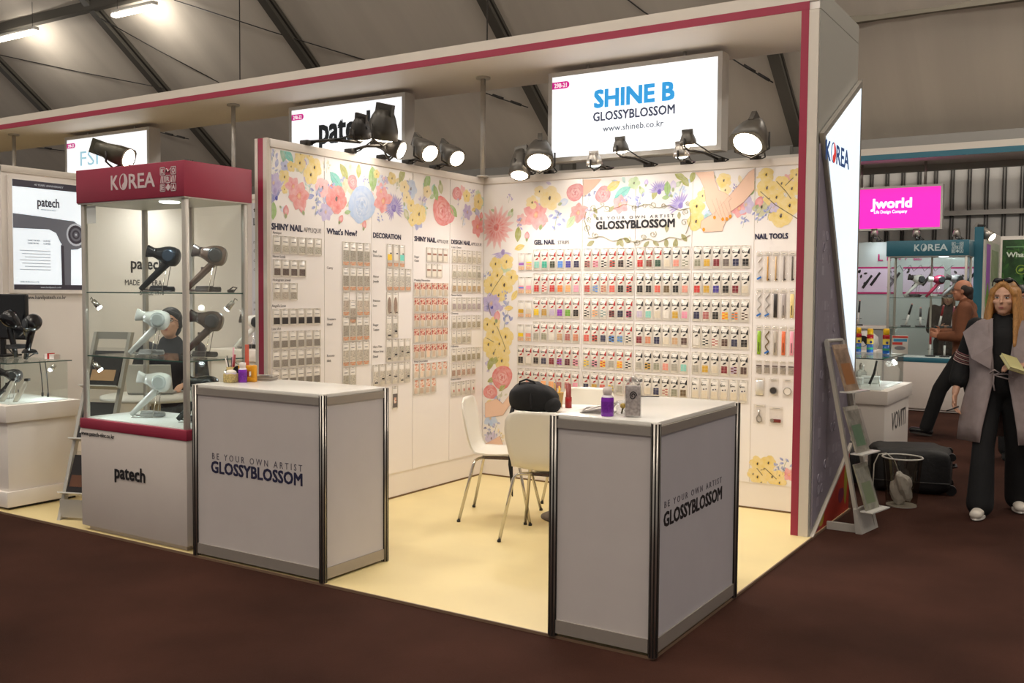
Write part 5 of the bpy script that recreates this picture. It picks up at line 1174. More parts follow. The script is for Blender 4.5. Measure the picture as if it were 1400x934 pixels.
def korea_header(t, x, z, h, y, m):
    text('K', mtx((x, y, z), (1, 0, 0), (0, 0, 1)), h, m, t, width=h * 0.78, bold=0.02)
    fn = lambda a, b, hh: (a, y - hh, b)
    swirl(x + h * 1.38, z + h * 0.5, h * 0.5, 0.9, fn, t, m, m, 0.0015, 1.15)
    text('REA', mtx((x + h * 2.0, y, z), (1, 0, 0), (0, 0, 1)), h, m, t, width=h * 2.75, bold=0.02)
def cabinet(label, x0, y0, colm, pale, letters, spots=True):
    W, D = 1.02, 0.505
    t = thing('display_cabinet', label, 'cabinet', (x0, y0, 0))
    obj('base', MB().box((0.04, 0.03, 0.0), (W - 0.04, D - 0.03, 0.045)).rbox((0.0, 0.0, 0.03), (W, D, 0.66), 0.003), M_CABB, t)
    obj('base_band', MB().rbox((-0.004, -0.004, 0.66), (W + 0.004, D + 0.004, 0.722), 0.002), colm, t)
    obj('tray', MB().box((0.02, 0.02, 0.722), (W - 0.02, D - 0.02, 0.728)), M_CABT, t)
    for px in (0.012, W - 0.042):
        for py in (0.012, D - 0.042):
            obj('post', MB().rbox((px, py, 0.722), (px + 0.03, py + 0.03, 2.085), 0.004), M_CABP, t)
    for z in (1.12, 1.525):
        s_ = obj('glass_shelf', MB().box((0.03, 0.03, z), (W - 0.03, D - 0.03, z + 0.008)), M_GLASS, t)
        obj('shelf_edge', MB().box((0.045, 0.024, z), (W - 0.045, 0.030, z + 0.008)), M_GEDGE, s_)
        obj('shelf_edge', MB().box((W - 0.030, 0.045, z), (W - 0.024, D - 0.045, z + 0.008)), M_GEDGE, s_)
    for (a, b) in (((0.045, 0.022, 0.73), (W - 0.045, 0.027, 2.085)), ((W - 0.027, 0.045, 0.73), (W - 0.022, D - 0.045, 2.085)), ((0.022, 0.045, 0.73), (0.027, D - 0.045, 2.085)), ((0.045, D - 0.027, 0.73), (0.5 * W, D - 0.022, 2.085)), ((0.49 * W, D - 0.034, 0.73), (W - 0.045, D - 0.029, 2.085))):
        obj('glass_pane', MB().box(a, b), M_GLASS, t)
    obj('door_stile', MB().box((0.48 * W, D - 0.036, 0.73), (0.505 * W, D - 0.02, 2.085)), M_CABP, t)
    obj('ceiling_plate', MB().box((0.0, 0.0, 2.085), (W, D, 2.10)), mat('cabinet_ceiling', (216, 214, 206), 0.4), t)
    hd = obj('header', MB().rbox((-0.006, -0.006, 2.092), (W + 0.006, D + 0.006, 2.30), 0.003), colm, t)
    obj('downlight', MB().lathe([(0.0, 2.079), (0.055, 2.079), (0.062, 2.086)], 24, (0.70, 0.15, 0)), M_DOWN, t)
    l = bpy.data.lights.new('cabinet_light', 'SPOT'); l.energy = 16; l.color = (0.92, 1.0, 0.98); l.spot_size = 2.3; l.spot_blend = 0.7; l.shadow_soft_size = 0.05
    lo = bpy.data.objects.new('cabinet_light', l); COL.objects.link(lo); lo.parent = t; lo.location = (0.70, 0.15, 2.07)
    if spots:
        for (sx, sy, sz) in ((0.09, 0.06, 1.455), (0.09, 0.06, 1.055), (W - 0.10, D - 0.08, 1.455), (W - 0.10, D - 0.08, 1.055)):
            dr = Vector((0.5 if sx < 0.5 else -0.5, 0.25 if sy < 0.2 else -0.25, -0.6)).normalized(); p = Vector((sx, sy, sz))
            so = obj('spot_lamp', MB().cyl(p - dr * 0.03, p + dr * 0.03, 0.014, 0.020, 12).tube([p - dr * 0.03, p - dr * 0.045 + Vector((0, 0, 0.01)), Vector((0.03 if sx < 0.5 else W - 0.03, sy, sz + 0.03))], 0.003, 5), M_CHROME, t)
            obj('spot_bulb', MB().cyl(p + dr * 0.031, p + dr * 0.036, 0.0175, n=12), M_SPOTC, so)
            l = bpy.data.lights.new('cabinet_spot', 'SPOT'); l.energy = 3.0; l.color = (0.93, 1.0, 1.0); l.spot_size = 1.9; l.spot_blend = 0.8; l.shadow_soft_size = 0.02
            lo = bpy.data.objects.new('cabinet_spot', l); COL.objects.link(lo); lo.parent = t
            M = dr.to_track_quat('-Z', 'Y').to_matrix().to_4x4(); M.translation = p + dr * 0.045; lo.matrix_local = M
    korea_header(t, 0.352, 2.160, 0.087, -0.0065, pale)
    emblem_grid(t, 0.815, 2.125, 0.145, -0.0065, None, pale)
    return t
c = cab_p = cabinet('tall glass display cabinet with raspberry KOREA header and black lettering on its white base', -1.055, -3.05, M_PINK, M_PALE, True)
M_, hgt, wd = rel(c, 157, 653, 637, 198, -3.0535); patech_logo(M_, hgt * 1.12, wd, M_INK, c, 0.025)
M_, hgt, wd = rel(c, 111, 594, 588.5, 156, -3.0535); text('www.patech-elec.co.kr', M_, hgt, M_INK, c, width=wd, bold=0.01)

# ------------------------------------------------------------------ hair dryers
def dryer(label, loc, rotz, colr, noz, group=None, s=1.0, tilt=0.22, lean=0.80, stand=True, cord=True, rim=None):
    t = thing('hair_dryer', label, 'hair dryer', loc, rotz, group)
    mb_ = mat('dryer_%d_%d_%d' % tuple(colr), colr, 0.22, spec=0.6); mn = mat('dryer_%d_%d_%d' % tuple(noz), noz, 0.25, spec=0.6)
    c = Vector((0.075, 0, 0.205)) * s
    d = Vector((-math.cos(tilt), 0, math.sin(tilt))); y = Vector((0, 1, 0)); x = y.cross(d)
    M = Matrix((x, y, d)).transposed().to_4x4(); M.translation = c
    bo = obj('barrel', MB().lathe([(0.0, -0.060 * s), (0.034 * s, -0.058 * s), (0.050 * s, -0.046 * s), (0.056 * s, -0.022 * s), (0.055 * s, 0.004 * s), (0.048 * s, 0.03 * s), (0.036 * s, 0.055 * s), (0.030 * s, 0.075 * s)], 22, M=M), mb_, t)
    obj('side_disc', MB().cyl(c + Vector((0.012 * s, -0.0565 * s, 0)), c + Vector((0.012 * s, -0.046 * s, 0)), 0.030 * s, 0.042 * s, 20), rim or mat('dryer_disc', (70, 74, 78), 0.25, 0.4), bo)
    n0 = c + d * (0.07 * s); n1 = c + d * (0.125 * s)
    ring = lambda p, a, b: [p + x * (a * s * math.cos(2 * PI * k / 14)) + y * (b * s * math.sin(2 * PI * k / 14)) for k in range(14)]
    obj('nozzle', MB().loft([ring(n0, 0.030, 0.030), ring(n0 + d * 0.02 * s, 0.027, 0.026), ring(n1, 0.036, 0.012), ring(n1 + d * 0.004, 0.034, 0.010)]), mn, t)
    h0 = c + Vector((0.012, 0, -0.02)) * s; hd = Vector((-math.sin(lean), 0, -math.cos(lean))); h1 = h0 + hd * (0.245 * s)
    obj('handle', MB().tube([h0, h0 + hd * 0.06 * s, h0 + hd * 0.15 * s, h1], [0.024 * s, 0.021 * s, 0.019 * s, 0.014 * s], 12), mb_, t)
    mid = h0 + hd * 0.10 * s
    obj('switch', MB().cbox(mid + Vector((-0.012, 0, 0.01)) * s, (0.012 * s, 0.012 * s, 0.03 * s)), mn, t)
    if stand:
        for sy in (-1, 1): obj('stand_wire', MB().tube([c + Vector((0.0, sy * 0.03 * s, -0.045 * s)), Vector((0.045 * s, sy * 0.035 * s, 0.004)), Vector((-0.075 * s, sy * 0.035 * s, 0.004))], 0.0028, 5), M_CHROME, t)
    if cord:
        pts = []
        for k in range(40):
            a = k * 0.62; r = 0.045 + 0.012 * math.sin(k * 1.3); pts.append(Vector((0.035 + r * 1.3 * math.cos(a), r * 0.8 * math.sin(a), 0.006 + 0.0007 * k)) * s)
        obj('cord', MB().tube([h1] + [h1.lerp(pts[0], 0.5) - Vector((0, 0, 0.002))] + pts, 0.0042 * s, 5), mat('dryer_cord_%d' % noz[0], tuple(int(v * 0.5 + 40) for v in noz), 0.5), t)
    return t
RC = 0.565
BLK = (26, 27, 30); GUN = (54, 46, 44); WHT = (224, 226, 222); DRK = (48, 46, 46)
SG = 'hair dryers in the glass cabinet'
X0c, Y0c = -1.055, -3.05
dryer('black hair dryer with glossy round back on the upper glass shelf', (-0.62, -2.80, 1.534), RC, BLK, BLK, SG, 1.12, rim=mat('disc_blue', (56, 66, 78), 0.2, 0.5))
dryer('brown metallic hair dryer with dark nozzle on the upper glass shelf', (-0.235, -2.76, 1.534), RC, (92, 74, 66), GUN, SG, 1.12)
dryer('white hair dryer leaning on the middle glass shelf', (-0.68, -2.84, 1.129), RC, WHT, WHT, SG, 1.12, rim=mat('disc_grey', (190, 198, 198), 0.25))
dryer('dark hair dryer with broad brown disc on the middle glass shelf', (-0.27, -2.76, 1.129), RC, (74, 62, 58), DRK, SG, 1.12)
dryer('white hair dryer with wire stand on the lit cabinet tray', (-0.70, -2.82, 0.729), RC, WHT, WHT, SG, 1.12, rim=mat('disc_pale', (206, 214, 214), 0.25))
dryer('black hair dryer on the lit cabinet tray beside the corner post', (-0.27, -2.80, 0.729), RC, BLK, BLK, SG, 1.12)
t = thing('cord_plug', 'coiled dark plug on the upper glass shelf beside the brown dryer', 'plug', (-0.11, -2.64, 1.534), 0.4)
obj('plug_body', MB().rbox((-0.02, -0.012, 0), (0.02, 0.012, 0.02), 0.005), M_BLACK, t); obj('plug_cord', MB().tube([(0.02, 0, 0.01), (0.03, 0.02, 0.03), (0.0, 0.03, 0.035), (-0.03, 0.01, 0.008)], 0.004, 6), M_BLACK, t)

# ------------------------------------------------------------------ plinths with glass cases
def plinth(label, x0, x1, y0, y1, gz=1.02, ins=0.06, top=0.734):
    t = thing('display_plinth', label, 'plinth', (x0, y0, 0)); W = x1 - x0; D = y1 - y0
    obj('foot', MB().box((0.03, 0.03, 0), (W - 0.03, D - 0.03, 0.02)), M_BLACK, t)
    obj('skirt', MB().rbox((0.0, 0.0, 0.02), (W, D, 0.128), 0.003), M_WHITE, t)
    obj('body', MB().rbox((0.025, 0.025, 0.128), (W - 0.025, D - 0.025, top - 0.118), 0.003), M_WHITE, t)
    obj('lip', MB().rbox((0.0, 0.0, top - 0.118), (W, D, top), 0.003), M_WHITE, t)
    obj('lit_tray', MB().box((ins, ins, top), (W - ins, D - ins, top + 0.004)), M_CABT, t)
    a, b = ins, ins
    for q0, q1 in (((a, b, top), (W - a, b + 0.005, gz)), ((a, D - b - 0.005, top), (W - a, D - b, gz)), ((a, b + 0.005, top), (a + 0.005, D - b - 0.005, gz)), ((W - a - 0.005, b + 0.005, top), (W - a, D - b - 0.005, gz))):
        obj('glass_pane', MB().box(q0, q1), M_GLASS, t)
    g = obj('glass_top', MB().box((a - 0.02, b - 0.02, gz), (W - a + 0.02, D - b + 0.02, gz + 0.008)), M_GLASS, t)
    obj('glass_edge', MB().box((a - 0.02, b - 0.023, gz), (W - a + 0.02, b - 0.02, gz + 0.008)).box((W - a + 0.02, b - 0.02, gz), (W - a + 0.023, D - b + 0.02, gz + 0.008)), mat('dark_glass_edge', (60, 84, 78), 0.2), g)
    lp = Vector((W - 0.12, D - 0.12, gz - 0.03))
    so = obj('spot_lamp', MB().cyl(lp, lp + Vector((-0.02, -0.02, -0.03)), 0.014, 0.018, 12), M_CHROME, t)
    obj('spot_bulb', MB().ball(lp + Vector((-0.024, -0.024, -0.034)), 0.014, 10, 6), M_SPOTC, so)
    l = bpy.data.lights.new('case_light', 'POINT'); l.energy = 2.2; l.color = (0.94, 1.0, 0.98); l.shadow_soft_size = 0.03
    lo = bpy.data.objects.new('case_light', l); COL.objects.link(lo); lo.parent = t; lo.location = lp + Vector((-0.05, -0.05, -0.06))
    return t
pl1 = plinth('white display plinth with low glass case beside the leaflet rack and pink cabinet', -2.74, -1.94, -3.03, -2.46)
# things on and in it
dryer('black hair dryer seen end-on, on top of the low glass case', (-2.18, -2.72, 1.072), -0.15, BLK, BLK, 'black dryers on the low glass case', 1.1, tilt=-0.5, lean=0.5, stand=False)
dryer('black hair dryer pointing down towards the card holder on the glass case', (-2.42, -2.62, 1.095), RC + PI, (22, 22, 24), BLK, 'black dryers on the low glass case', 1.1, tilt=-0.85, lean=0.2, stand=False)
dryer('black hair dryer behind the others under the dark monitor', (-2.60, -2.86, 1.045), RC, (30, 30, 33), BLK, 'black dryers on the low glass case', 1.05, tilt=0.1, lean=0.7, stand=False)
dryer('dark hair dryer lying inside the low glass case', (-2.33, -2.80, 0.74), RC, DRK, BLK, None, 0.85, cord=False)
def trimmer(label, x, y, rz):
    t = thing('hair_trimmer', label, 'trimmer', (x, y, 0.739), rz)
    obj('trimmer_body', MB().loft([[Vector((0.0 + 0.0 * z, 0, z)) + Vector((z * 0.55, 0, 0)) + Vector((r * math.cos(k * PI / 6), r * 0.7 * math.sin(k * PI / 6), 0)) for k in range(12)] for z, r in ((0.0, 0.018), (0.03, 0.022), (0.08, 0.020), (0.12, 0.017), (0.15, 0.014))]), mat('trimmer_silver', (214, 208, 196), 0.25, 0.2), t)
    obj('blade', MB().cbox((0.088, 0, 0.160), (0.03, 0.03, 0.018)), M_BLACK, t)
    obj('power_button', MB().ball((0.03, -0.014, 0.08), (0.006, 0.004, 0.012), 8, 5), M_GREY, t)
    return t
trimmer('silver hair trimmer with black blade inside the low glass case, standing nearer its lit corner', -2.11, -2.86, RC); trimmer('silver hair trimmer standing beside the dark dryer inside the glass case', -2.21, -2.90, RC)
t = thing('card_holder', 'clear card holder with red and white cards on the glass case', 'card holder', (-2.10, -2.58, 1.03), 0.2)
obj('clear_box', MB().box((-0.05, -0.03, 0), (0.05, 0.03, 0.035)), glass_mat('acrylic', (0.9, 0.9, 0.9)), t)
obj('card_stack', MB().box((-0.045, -0.025, 0.003), (0.045, 0.025, 0.04)), mat('white_cards', (232, 214, 204), 0.5), t); obj('red_card', MB().box((-0.02, -0.026, 0.003), (0.0, 0.026, 0.046)), mat('red_card', (186, 40, 30), 0.5), t)
# monitor on the wall behind
t = thing('monitor', 'black flat monitor behind the hair dryers at the neighbouring wall', 'monitor', (-2.70, -2.60, 1.10), 0.25)
obj('screen_frame', MB().rbox((-0.30, 0, 0.06), (0.22, 0.035, 0.41), 0.006), M_BLACK, t); obj('screen', MB().box((-0.29, -0.002, 0.075), (0.21, 0.0, 0.40)), mat('screen_off', (14, 15, 18), 0.15), t); obj('monitor_foot', MB().box((-0.12, -0.08, -0.07), (0.08, 0.10, -0.055)).box((-0.04, 0.01, -0.06), (0.0, 0.03, 0.08)), M_BLACK, t)

# backlit poster on the neighbouring wall
pw = thing('poster_lightbox', 'backlit poster of a big dark hair dryer on the white wall', 'poster', (-2.775, -2.475, 1.545))
PWd, PHh = 0.60, 0.86
fx = lambda a, b, h: (h, a, b)
obj('frame', MB().box((0, -0.03, -0.03), (0.02, PWd + 0.03, PHh + 0.03)), M_WHITE, pw)
obj('backlit_face', MB().box((0.02, 0, 0), (0.022, PWd, PHh)), mat('poster_glow', (226, 236, 244), 0.4, emit=0.62), pw)
M_PD = mat('poster_dark', (56, 52, 62), 0.4, emit=0.25); M_PG = mat('poster_grey', (96, 98, 106), 0.4, emit=0.35); M_PGL = mat('poster_light_grey', (160, 164, 170), 0.4, emit=0.6)
obj('dark_band', MB().box((0.022, 0, PHh - 0.055), (0.0225, PWd, PHh)), M_PD, pw); obj('dark_band', MB().box((0.022, 0, 0), (0.0225, PWd, 0.04)), M_PD, pw)
obj('printed_barrel', MB().prism([(0, .48), (0, .595), (.20, .585), (.42, .57), (.52, .565), (.575, .53), (PWd, .50), (PWd, .36), (.55, .335), (.50, .33), (.47, .335), (.40, .38), (.36, .46), (.30, .485)], fx, .0225, .0232), M_PG, pw)
obj('printed_handle', MB().prism([(.405, .04), (.40, .36), (.44, .42), (.49, .36), (.485, .04)], fx, .0232, .0238), M_PG, pw)
obj('printed_grip', MB().prism([(.405, .04), (.40, .36), (.425, .36), (.43, .04)], fx, .0238, .0243), M_PD, pw)
for r_, mm in ((.085, M_PGL), (.070, M_PD), (.05, M_PG), (.034, M_PD), (.02, M_PG), (.008, M_PGL)):
    obj('printed_ring', MB().prism([(min(.535 + r_ * math.cos(k * PI / 10), PWd), .455 + r_ * 1.1 * math.sin(k * PI / 10)) for k in range(20)], fx, .0238, .0244 + (.09 - r_) * .02), mm, pw)
PM = lambda a, b: mtx((0.0228, a, b), (0, 1, 0), (0, 0, 1))
text('patech', PM(.205, .665), .072, M_PD, pw, width=.185, bold=0.02); text('MADE IN KOREA', PM(.235, .635), .010, M_PG, pw, width=.125)
text('40 YEARS ANNIVERSARY', PM(.18, PHh - .035), .015, M_PGL, pw, width=.25); text('www.hanilpatech.co.kr', PM(.22, .013), .014, M_PGL, pw, width=.18)
for k, (s, a, w_) in enumerate((('HAIR DRYER', .12, .10), ('SHAVER', .25, .06))): text(s, PM(a, .385), .012, M_PD, pw, width=w_)
for k, (s, a, w_) in enumerate((('HAIR IRON', .12, .09), ('CLIPPER', .25, .06))): text(s, PM(a, .362), .012, M_PD, pw, width=w_)
for k in range(7): obj('text_line', MB().box((.0225, .05 + .02 * (k % 3), .305 - .025 * k), (.0228, .31, .312 - .025 * k)), M_PGL, pw)
text('HANIL PATECH CO., LTD.', PM(.05, .055), .012, M_PD, pw, width=.16)
text('www.hanilpatech.co.kr', mtx((-2.778, at(33, 409, 'X', -2.778).y, at(33, 409, 'X', -2.778).z), (0, 1, 0), (0, 0, 1)), 0.030, M_INK, w2, width=0.36)
patech_logo(mtx((-2.778, -1.395, 1.735), (0, 1, 0), (0, 0, 1)), 0.10, 0.34, M_INK, w2, 0.02)
for s, y_, z_, w_ in (('MADE', -1.460, 1.590, 0.15), ('IN', -1.27, 1.590, 0.06), ('ERA', -1.18, 1.590, 0.105), ('SINCE', -1.31, 1.505, 0.14), ('1978', -1.145, 1.505, 0.09)):
    text(s, mtx((-2.778, y_, z_), (0, 1, 0), (0, 0, 1)), 0.05, M_INK, w2, width=w_)
for s, z_, h_, w_ in (('tin', 2.33, .05, .12), ('LD', 2.20, .075, .14), ('nt we', 2.02, .035, .15), ('Carb', 1.93, .035, .14), ('ong e', 1.84, .035, .15), ('o frier', 1.75, .035, .15), ('HAL DRY', 1.42, .028, .16), ('MOTOR', 1.35, .028, .16), ('SLICHO', 1.28, .028, .16), ('HAL DRY', 1.21, .028, .16)):
    text(s, mtx((-2.755, -0.003, z_), (1, 0, 0), (0, 0, 1)), h_, M_GREY if h_ < .04 else M_INK, wb, width=w_)
obj('grey_print_panel', MB().box((-2.78, -0.002, 0.9), (-2.2, 0.0, 2.42)), mat('lavender_print', (206, 206, 214), 0.4), wb)

# white shelf plinth with two dryers at the corner of the neighbouring booth
t = thing('wall_shelf_plinth', 'low cream shelf block under two dryers near the booth corner', 'plinth', (-2.45, -0.55, 0))
obj('body', MB().rbox((-0.30, 0.0, 0.0), (0.45, 0.35, 0.90), 0.003), M_WHITE, t); obj('top_slab', MB().rbox((-0.32, -0.02, 0.90), (0.47, 0.37, 1.0), 0.003), M_WHITE, t)
dryer('white hair dryer with dark nozzle on the cream shelf block', (-2.43, -0.40, 1.0), RC, WHT, DRK, None, 1.25)
dryer('black and white hair dryer behind the white one on the cream shelf block', (-2.20, -0.34, 1.0), RC, BLK, BLK, None, 1.25)

# leaflet rack between plinth and cabinet, seen past the cabinet
M_RACK = mat('rack_aluminium', (186, 182, 174), 0.4, 0.2)
def leaflet_rack(label, base, rz, cols, h=1.28, w_=0.26, lean=0.30, pocket=3, back=True):
    t = thing('leaflet_rack', label, 'rack', base, rz)
    for sx in (-1, 1):
        obj('rail', MB().loft([[(sx * w_ / 2 + a, 0.0 + b, 0.0) for a, b in ((-0.012, -0.02), (0.012, -0.02), (0.012, 0.02), (-0.012, 0.02))], [(sx * w_ / 2 + a, lean + b, h) for a, b in ((-0.012, -0.02), (0.012, -0.02), (0.012, 0.02), (-0.012, 0.02))]], smooth=False), M_RACK, t)
        if back: obj('rear_foot', MB().box((sx * w_ / 2 - 0.012, 0.0, 0.0), (sx * w_ / 2 + 0.012, lean, 0.03)), M_RACK, t)
    obj('cross_bar', MB().box((-w_ / 2, lean - 0.01, h - 0.05), (w_ / 2, lean + 0.01, h)), M_RACK, t); obj('cross_bar', MB().box((-w_ / 2, -0.005, 0.02), (w_ / 2, 0.005, 0.14)), M_RACK, t)
    for k in range(pocket):
        z = h - 0.12 - (k + 1) * (h - 0.20) / pocket + 0.08; y = lean * z / h; dn = Vector((0, lean, h)).normalized()
        M = Matrix.Translation((0, y, z)) @ Matrix.Rotation(-math.atan2(lean, h) * 1.25, 4, 'X')
        p = obj('pocket', MB().box((-w_ / 2 + 0.01, -0.012, 0.0), (w_ / 2 - 0.01, -0.008, 0.30), M), glass_mat('acrylic'), t)
        obj('pocket_lip', MB().box((-w_ / 2 - 0.01, -0.075, -0.004), (w_ / 2 + 0.01, 0.0, 0.004), M), mat('clear_lip', (206, 204, 198), 0.2), t)
        lf = obj('leaflet', MB().box((-w_ / 2 + 0.02, -0.028, 0.004), (w_ / 2 - 0.02, -0.014, 0.27), M), mat('leaflet_%d_%d_%d' % cols[k], cols[k], 0.3), t)
        obj('leaflet_print', MB().box((-w_ / 2 + 0.035, -0.030, 0.05), (w_ / 2 - 0.05, -0.0285, 0.13), M), mat('leaflet_print_%d' % (k % 3), ((190, 150, 110), (210, 204, 196), (96, 60, 40))[k % 3], 0.3), t)
    return t
leaflet_rack('leaning metal leaflet rack with dark leaflets beside the pink cabinet base', (-1.28, -2.93, 0.0), 0.35, [(30, 30, 34), (40, 38, 40), (34, 28, 28)], 1.25, 0.27, 0.42)

# round table, laptop and papers of the seated person
t = thing('round_table', 'round white table with laptop seen through the glass cabinet', 'table', (-1.70, -1.98, 0))
obj('table_top', MB().lathe([(0.0, 0.715), (0.40, 0.715), (0.40, 0.74), (0.0, 0.74)], 36), MATS['table_white'], t); obj('column', MB().cyl((0, 0, 0.02), (0, 0, 0.715), 0.035, n=14), M_CHROME, t); obj('base_disc', MB().lathe([(0.0, 0), (0.22, 0), (0.22, 0.01), (0.04, 0.03), (0, 0.03)], 28), MATS['bronze_base'], t)
t = thing('laptop', 'open grey laptop in front of the seated man in dark jacket', 'laptop', (-1.76, -1.98, 0.741), 0.67)
obj('keyboard_base', MB().rbox((-0.17, -0.02, 0), (0.17, 0.21, 0.018), 0.004), mat('laptop_grey', (150, 148, 146), 0.4), t); obj('lid', MB().box((-0.17, -0.006, 0), (0.17, 0.004, 0.23), Matrix.Translation((0, -0.02, 0.016)) @ Matrix.Rotation(0.30, 4, 'X')), mat('laptop_lid', (196, 192, 184), 0.35), t)

# added flood lamp, out of sight behind the cabinet header, brightening the neighbouring wall
floodlight('added unseen flood lamp lighting the neighbouring white wall behind the pink cabinet header', (-2.40, -1.15, 2.46), (-0.22, -0.12, -0.95), (-2.80, -1.15, H), 0.08, 0.2, energy=SPOT_W * 0.75)
obj('sticker', MB().box((0.062, 0.0205, 1.965), (0.155, 0.0218, 2.075)), mat('pale_sticker', (214, 218, 214), 0.4), cab_p)
for k in range(2):
    t = thing('power_cord', 'dark power cord hanging inside the low glass case, %s from the lit corner' % ORD[k], 'cord', (-2.30 + 0.07 * k, -2.535, 0.739))
    obj('cord', MB().tube([(0.0, 0, 0.003), (0.004, 0, 0.05), (-0.01, 0, 0.16), (-0.03, 0.0, 0.275)], 0.004, 6), M_BLACK, t); obj('plug', MB().cyl((0, 0, 0.0), (0.002, 0, 0.03), 0.008, n=8), M_BLACK, t)
# ------------------------------------------------------------------ things beside the portal: rack, bin, black luggage
def rack2():
    t = thing('leaflet_rack', 'leaning zigzag leaflet rack with clear pockets against the lilac portal side', 'rack', (3.175, -0.27, -0.012))
    top = Vector((-0.205, -0.15, 1.262)); w_ = Vector((0.045, 0.215, 0.0)); out = Vector((0.98, -0.2, 0))
    for k in (0, 1):
        a = w_ * k; d = Vector((0.012, 0.0, 0)); e_ = Vector((0, 0.02, 0))
        obj('rail', MB().loft([[a - d - e_, a + d - e_, a + d + e_, a - d + e_], [a + top - d - e_, a + top + d - e_, a + top + d + e_, a + top - d + e_]], smooth=False), M_RACK, t)
    obj('foot_plate', MB().loft([[Vector((-0.02, -0.03, 0)), Vector((0.02, -0.03, 0)), w_ + Vector((0.02, 0.03, 0)), w_ + Vector((-0.02, 0.03, 0))], [top * 0.13 + Vector((-0.01, -0.03, 0)), top * 0.13 + Vector((0.01, -0.03, 0)), top * 0.13 + w_ + Vector((0.01, 0.03, 0)), top * 0.13 + w_ + Vector((-0.01, 0.03, 0))]], smooth=False), M_RACK, t)
    obj('rear_strut', MB().box((-0.215, 0.0, 0.0), (0.0, 0.03, 0.05)), M_RACK, t)
    obj('cross_bar', MB().tube([top, top + w_], 0.014, 6), M_RACK, t)
    for k, (f0, f1, col) in enumerate(((0.74, 0.98, (176, 150, 128)), (0.42, 0.66, (170, 164, 152)), (0.12, 0.36, (150, 146, 128)))):
        p0 = top * f0 + out * 0.055; p1 = top * f1 + out * 0.02
        nrm = out * 0.006
        def slab(a, b, off, th, s0=0.06, s1=0.94):
            return MB().loft([[a + w_ * s0 + out * off, a + w_ * s1 + out * off, a + w_ * s1 + out * (off + th), a + w_ * s0 + out * (off + th)], [b + w_ * s0 + out * off, b + w_ * s1 + out * off, b + w_ * s1 + out * (off + th), b + w_ * s0 + out * (off + th)]], smooth=False)
        obj('leaflet', slab(p0, p1, 0.004, 0.010), mat('leaflet_b%d' % k, col, 0.3, noise=0.35, ns=18), t)
        obj('leaflet_print', slab(p0.lerp(p1, .15), p0.lerp(p1, .6), 0.0142, 0.001, .2, .8), mat('leaflet_bp%d' % k, ((190, 130, 80), (120, 150, 120), (110, 130, 80))[k], 0.3), t)
        obj('pocket', slab(p0 - out * 0.0, p0.lerp(p1, 0.92), 0.020, 0.003, -0.02, 1.02), MATS['acrylic'], t)
        obj('pocket_lip', slab(p0 - Vector((0, 0, 0.004)), p0 + Vector((0, 0, 0.004)), -0.02, 0.085, -0.05, 1.15), mat('clear_lip', (206, 204, 198), 0.2), t)
    return t
rack2()
t = thing('waste_bin', 'pale mesh waste bin with white bag and rubbish beside the leaflet rack', 'bin', (3.235, 0.79, -0.012))
obj('bin_wall', MB().lathe([(0.108, 0.004), (0.140, 0.36)], 28, caps=False), glass_mat('bin_mesh', (0.62, 0.60, 0.56), 0.10, 0.3), t)
obj('bin_rim', MB().tube([(0.141 * math.cos(k * PI / 14), 0.141 * math.sin(k * PI / 14), 0.362) for k in range(28)], 0.006, 6, True), mat('bin_rim', (200, 196, 186), 0.4), t)
obj('bin_floor', MB().cyl((0, 0, 0.0), (0, 0, 0.008), 0.108, n=28), mat('bin_rim', (200, 196, 186)), t)
bm = bmesh.new(); bmesh.ops.create_icosphere(bm, subdivisions=3, radius=1.0)
for q in bm.verts:
    c = q.co; k = 1 + 0.16 * math.sin(c.x * 5 + c.z * 4) + 0.1 * math.sin(c.y * 9); q.co = Vector((c.x * 0.075 * k, c.y * 0.07 * k, 0.13 + c.z * 0.115 * k))
obj('paper_rubbish', MB().bm(bm), mat('white_rubbish', (214, 210, 204), 0.6), t)
obj('bag_edge', MB().tube([(-0.205, -0.05, 0.02), (-0.195, -0.05, 0.15), (-0.19, -0.05, 0.30), (-0.16, -0.04, 0.375), (-0.11, -0.03, 0.385), (-0.06, 0.0, 0.34), (-0.03, 0.02, 0.25)], 0.009, 6, flat=0.5), mat('bag_film', (196, 190, 176), 0.4), t)
# luggage
M_LUG = mat('black_luggage', (18, 17, 18), 0.6, noise=0.25, ns=14, bump=0.25, bs=40)
def soft_box(dx, dy, dz, p=0.35, amp=0.012):
    bm = bmesh.new(); bmesh.ops.create_icosphere(bm, subdivisions=4, radius=1.0)
    for q in bm.verts:
        c = q.co; f = lambda v: math.copysign(abs(v) ** p, v); k = 1 + amp * 4 * math.sin(c.x * 7 + c.y * 5)
        q.co = Vector((f(c.x) * dx / 2 * k, f(c.y) * dy / 2, dz / 2 + f(c.z) * dz / 2 * (1 + amp * 3 * math.sin(c.x * 9))))
    return MB().bm(bm, None, True)
t = thing('suitcase', 'big black soft suitcase lying on the carpet behind the waste bin', 'suitcase', (3.16, 1.50, -0.012), 0.20)
obj('shell', soft_box(0.62, 0.50, 0.36), M_LUG, t)
for sx, sy in ((0.29, -0.17), (0.29, 0.17)):
    w0 = Vector((sx + 0.012, sy, 0.04)); wo = obj('wheel', MB().cyl(w0 + Vector((0, -0.02, 0)), w0 + Vector((0, 0.02, 0)), 0.04, n=16), M_BLACK, t)
    w0 = Vector((sx + 0.012, sy, 0.30)); wo = obj('wheel', MB().cyl(w0 + Vector((0, -0.02, 0)), w0 + Vector((0, 0.02, 0)), 0.03, n=16), M_BLACK, t)
obj('handle', MB().tube([(0.30, -0.06, 0.20), (0.345, -0.05, 0.21), (0.345, 0.05, 0.21), (0.30, 0.06, 0.20)], 0.010, 6), M_BLACK, t)
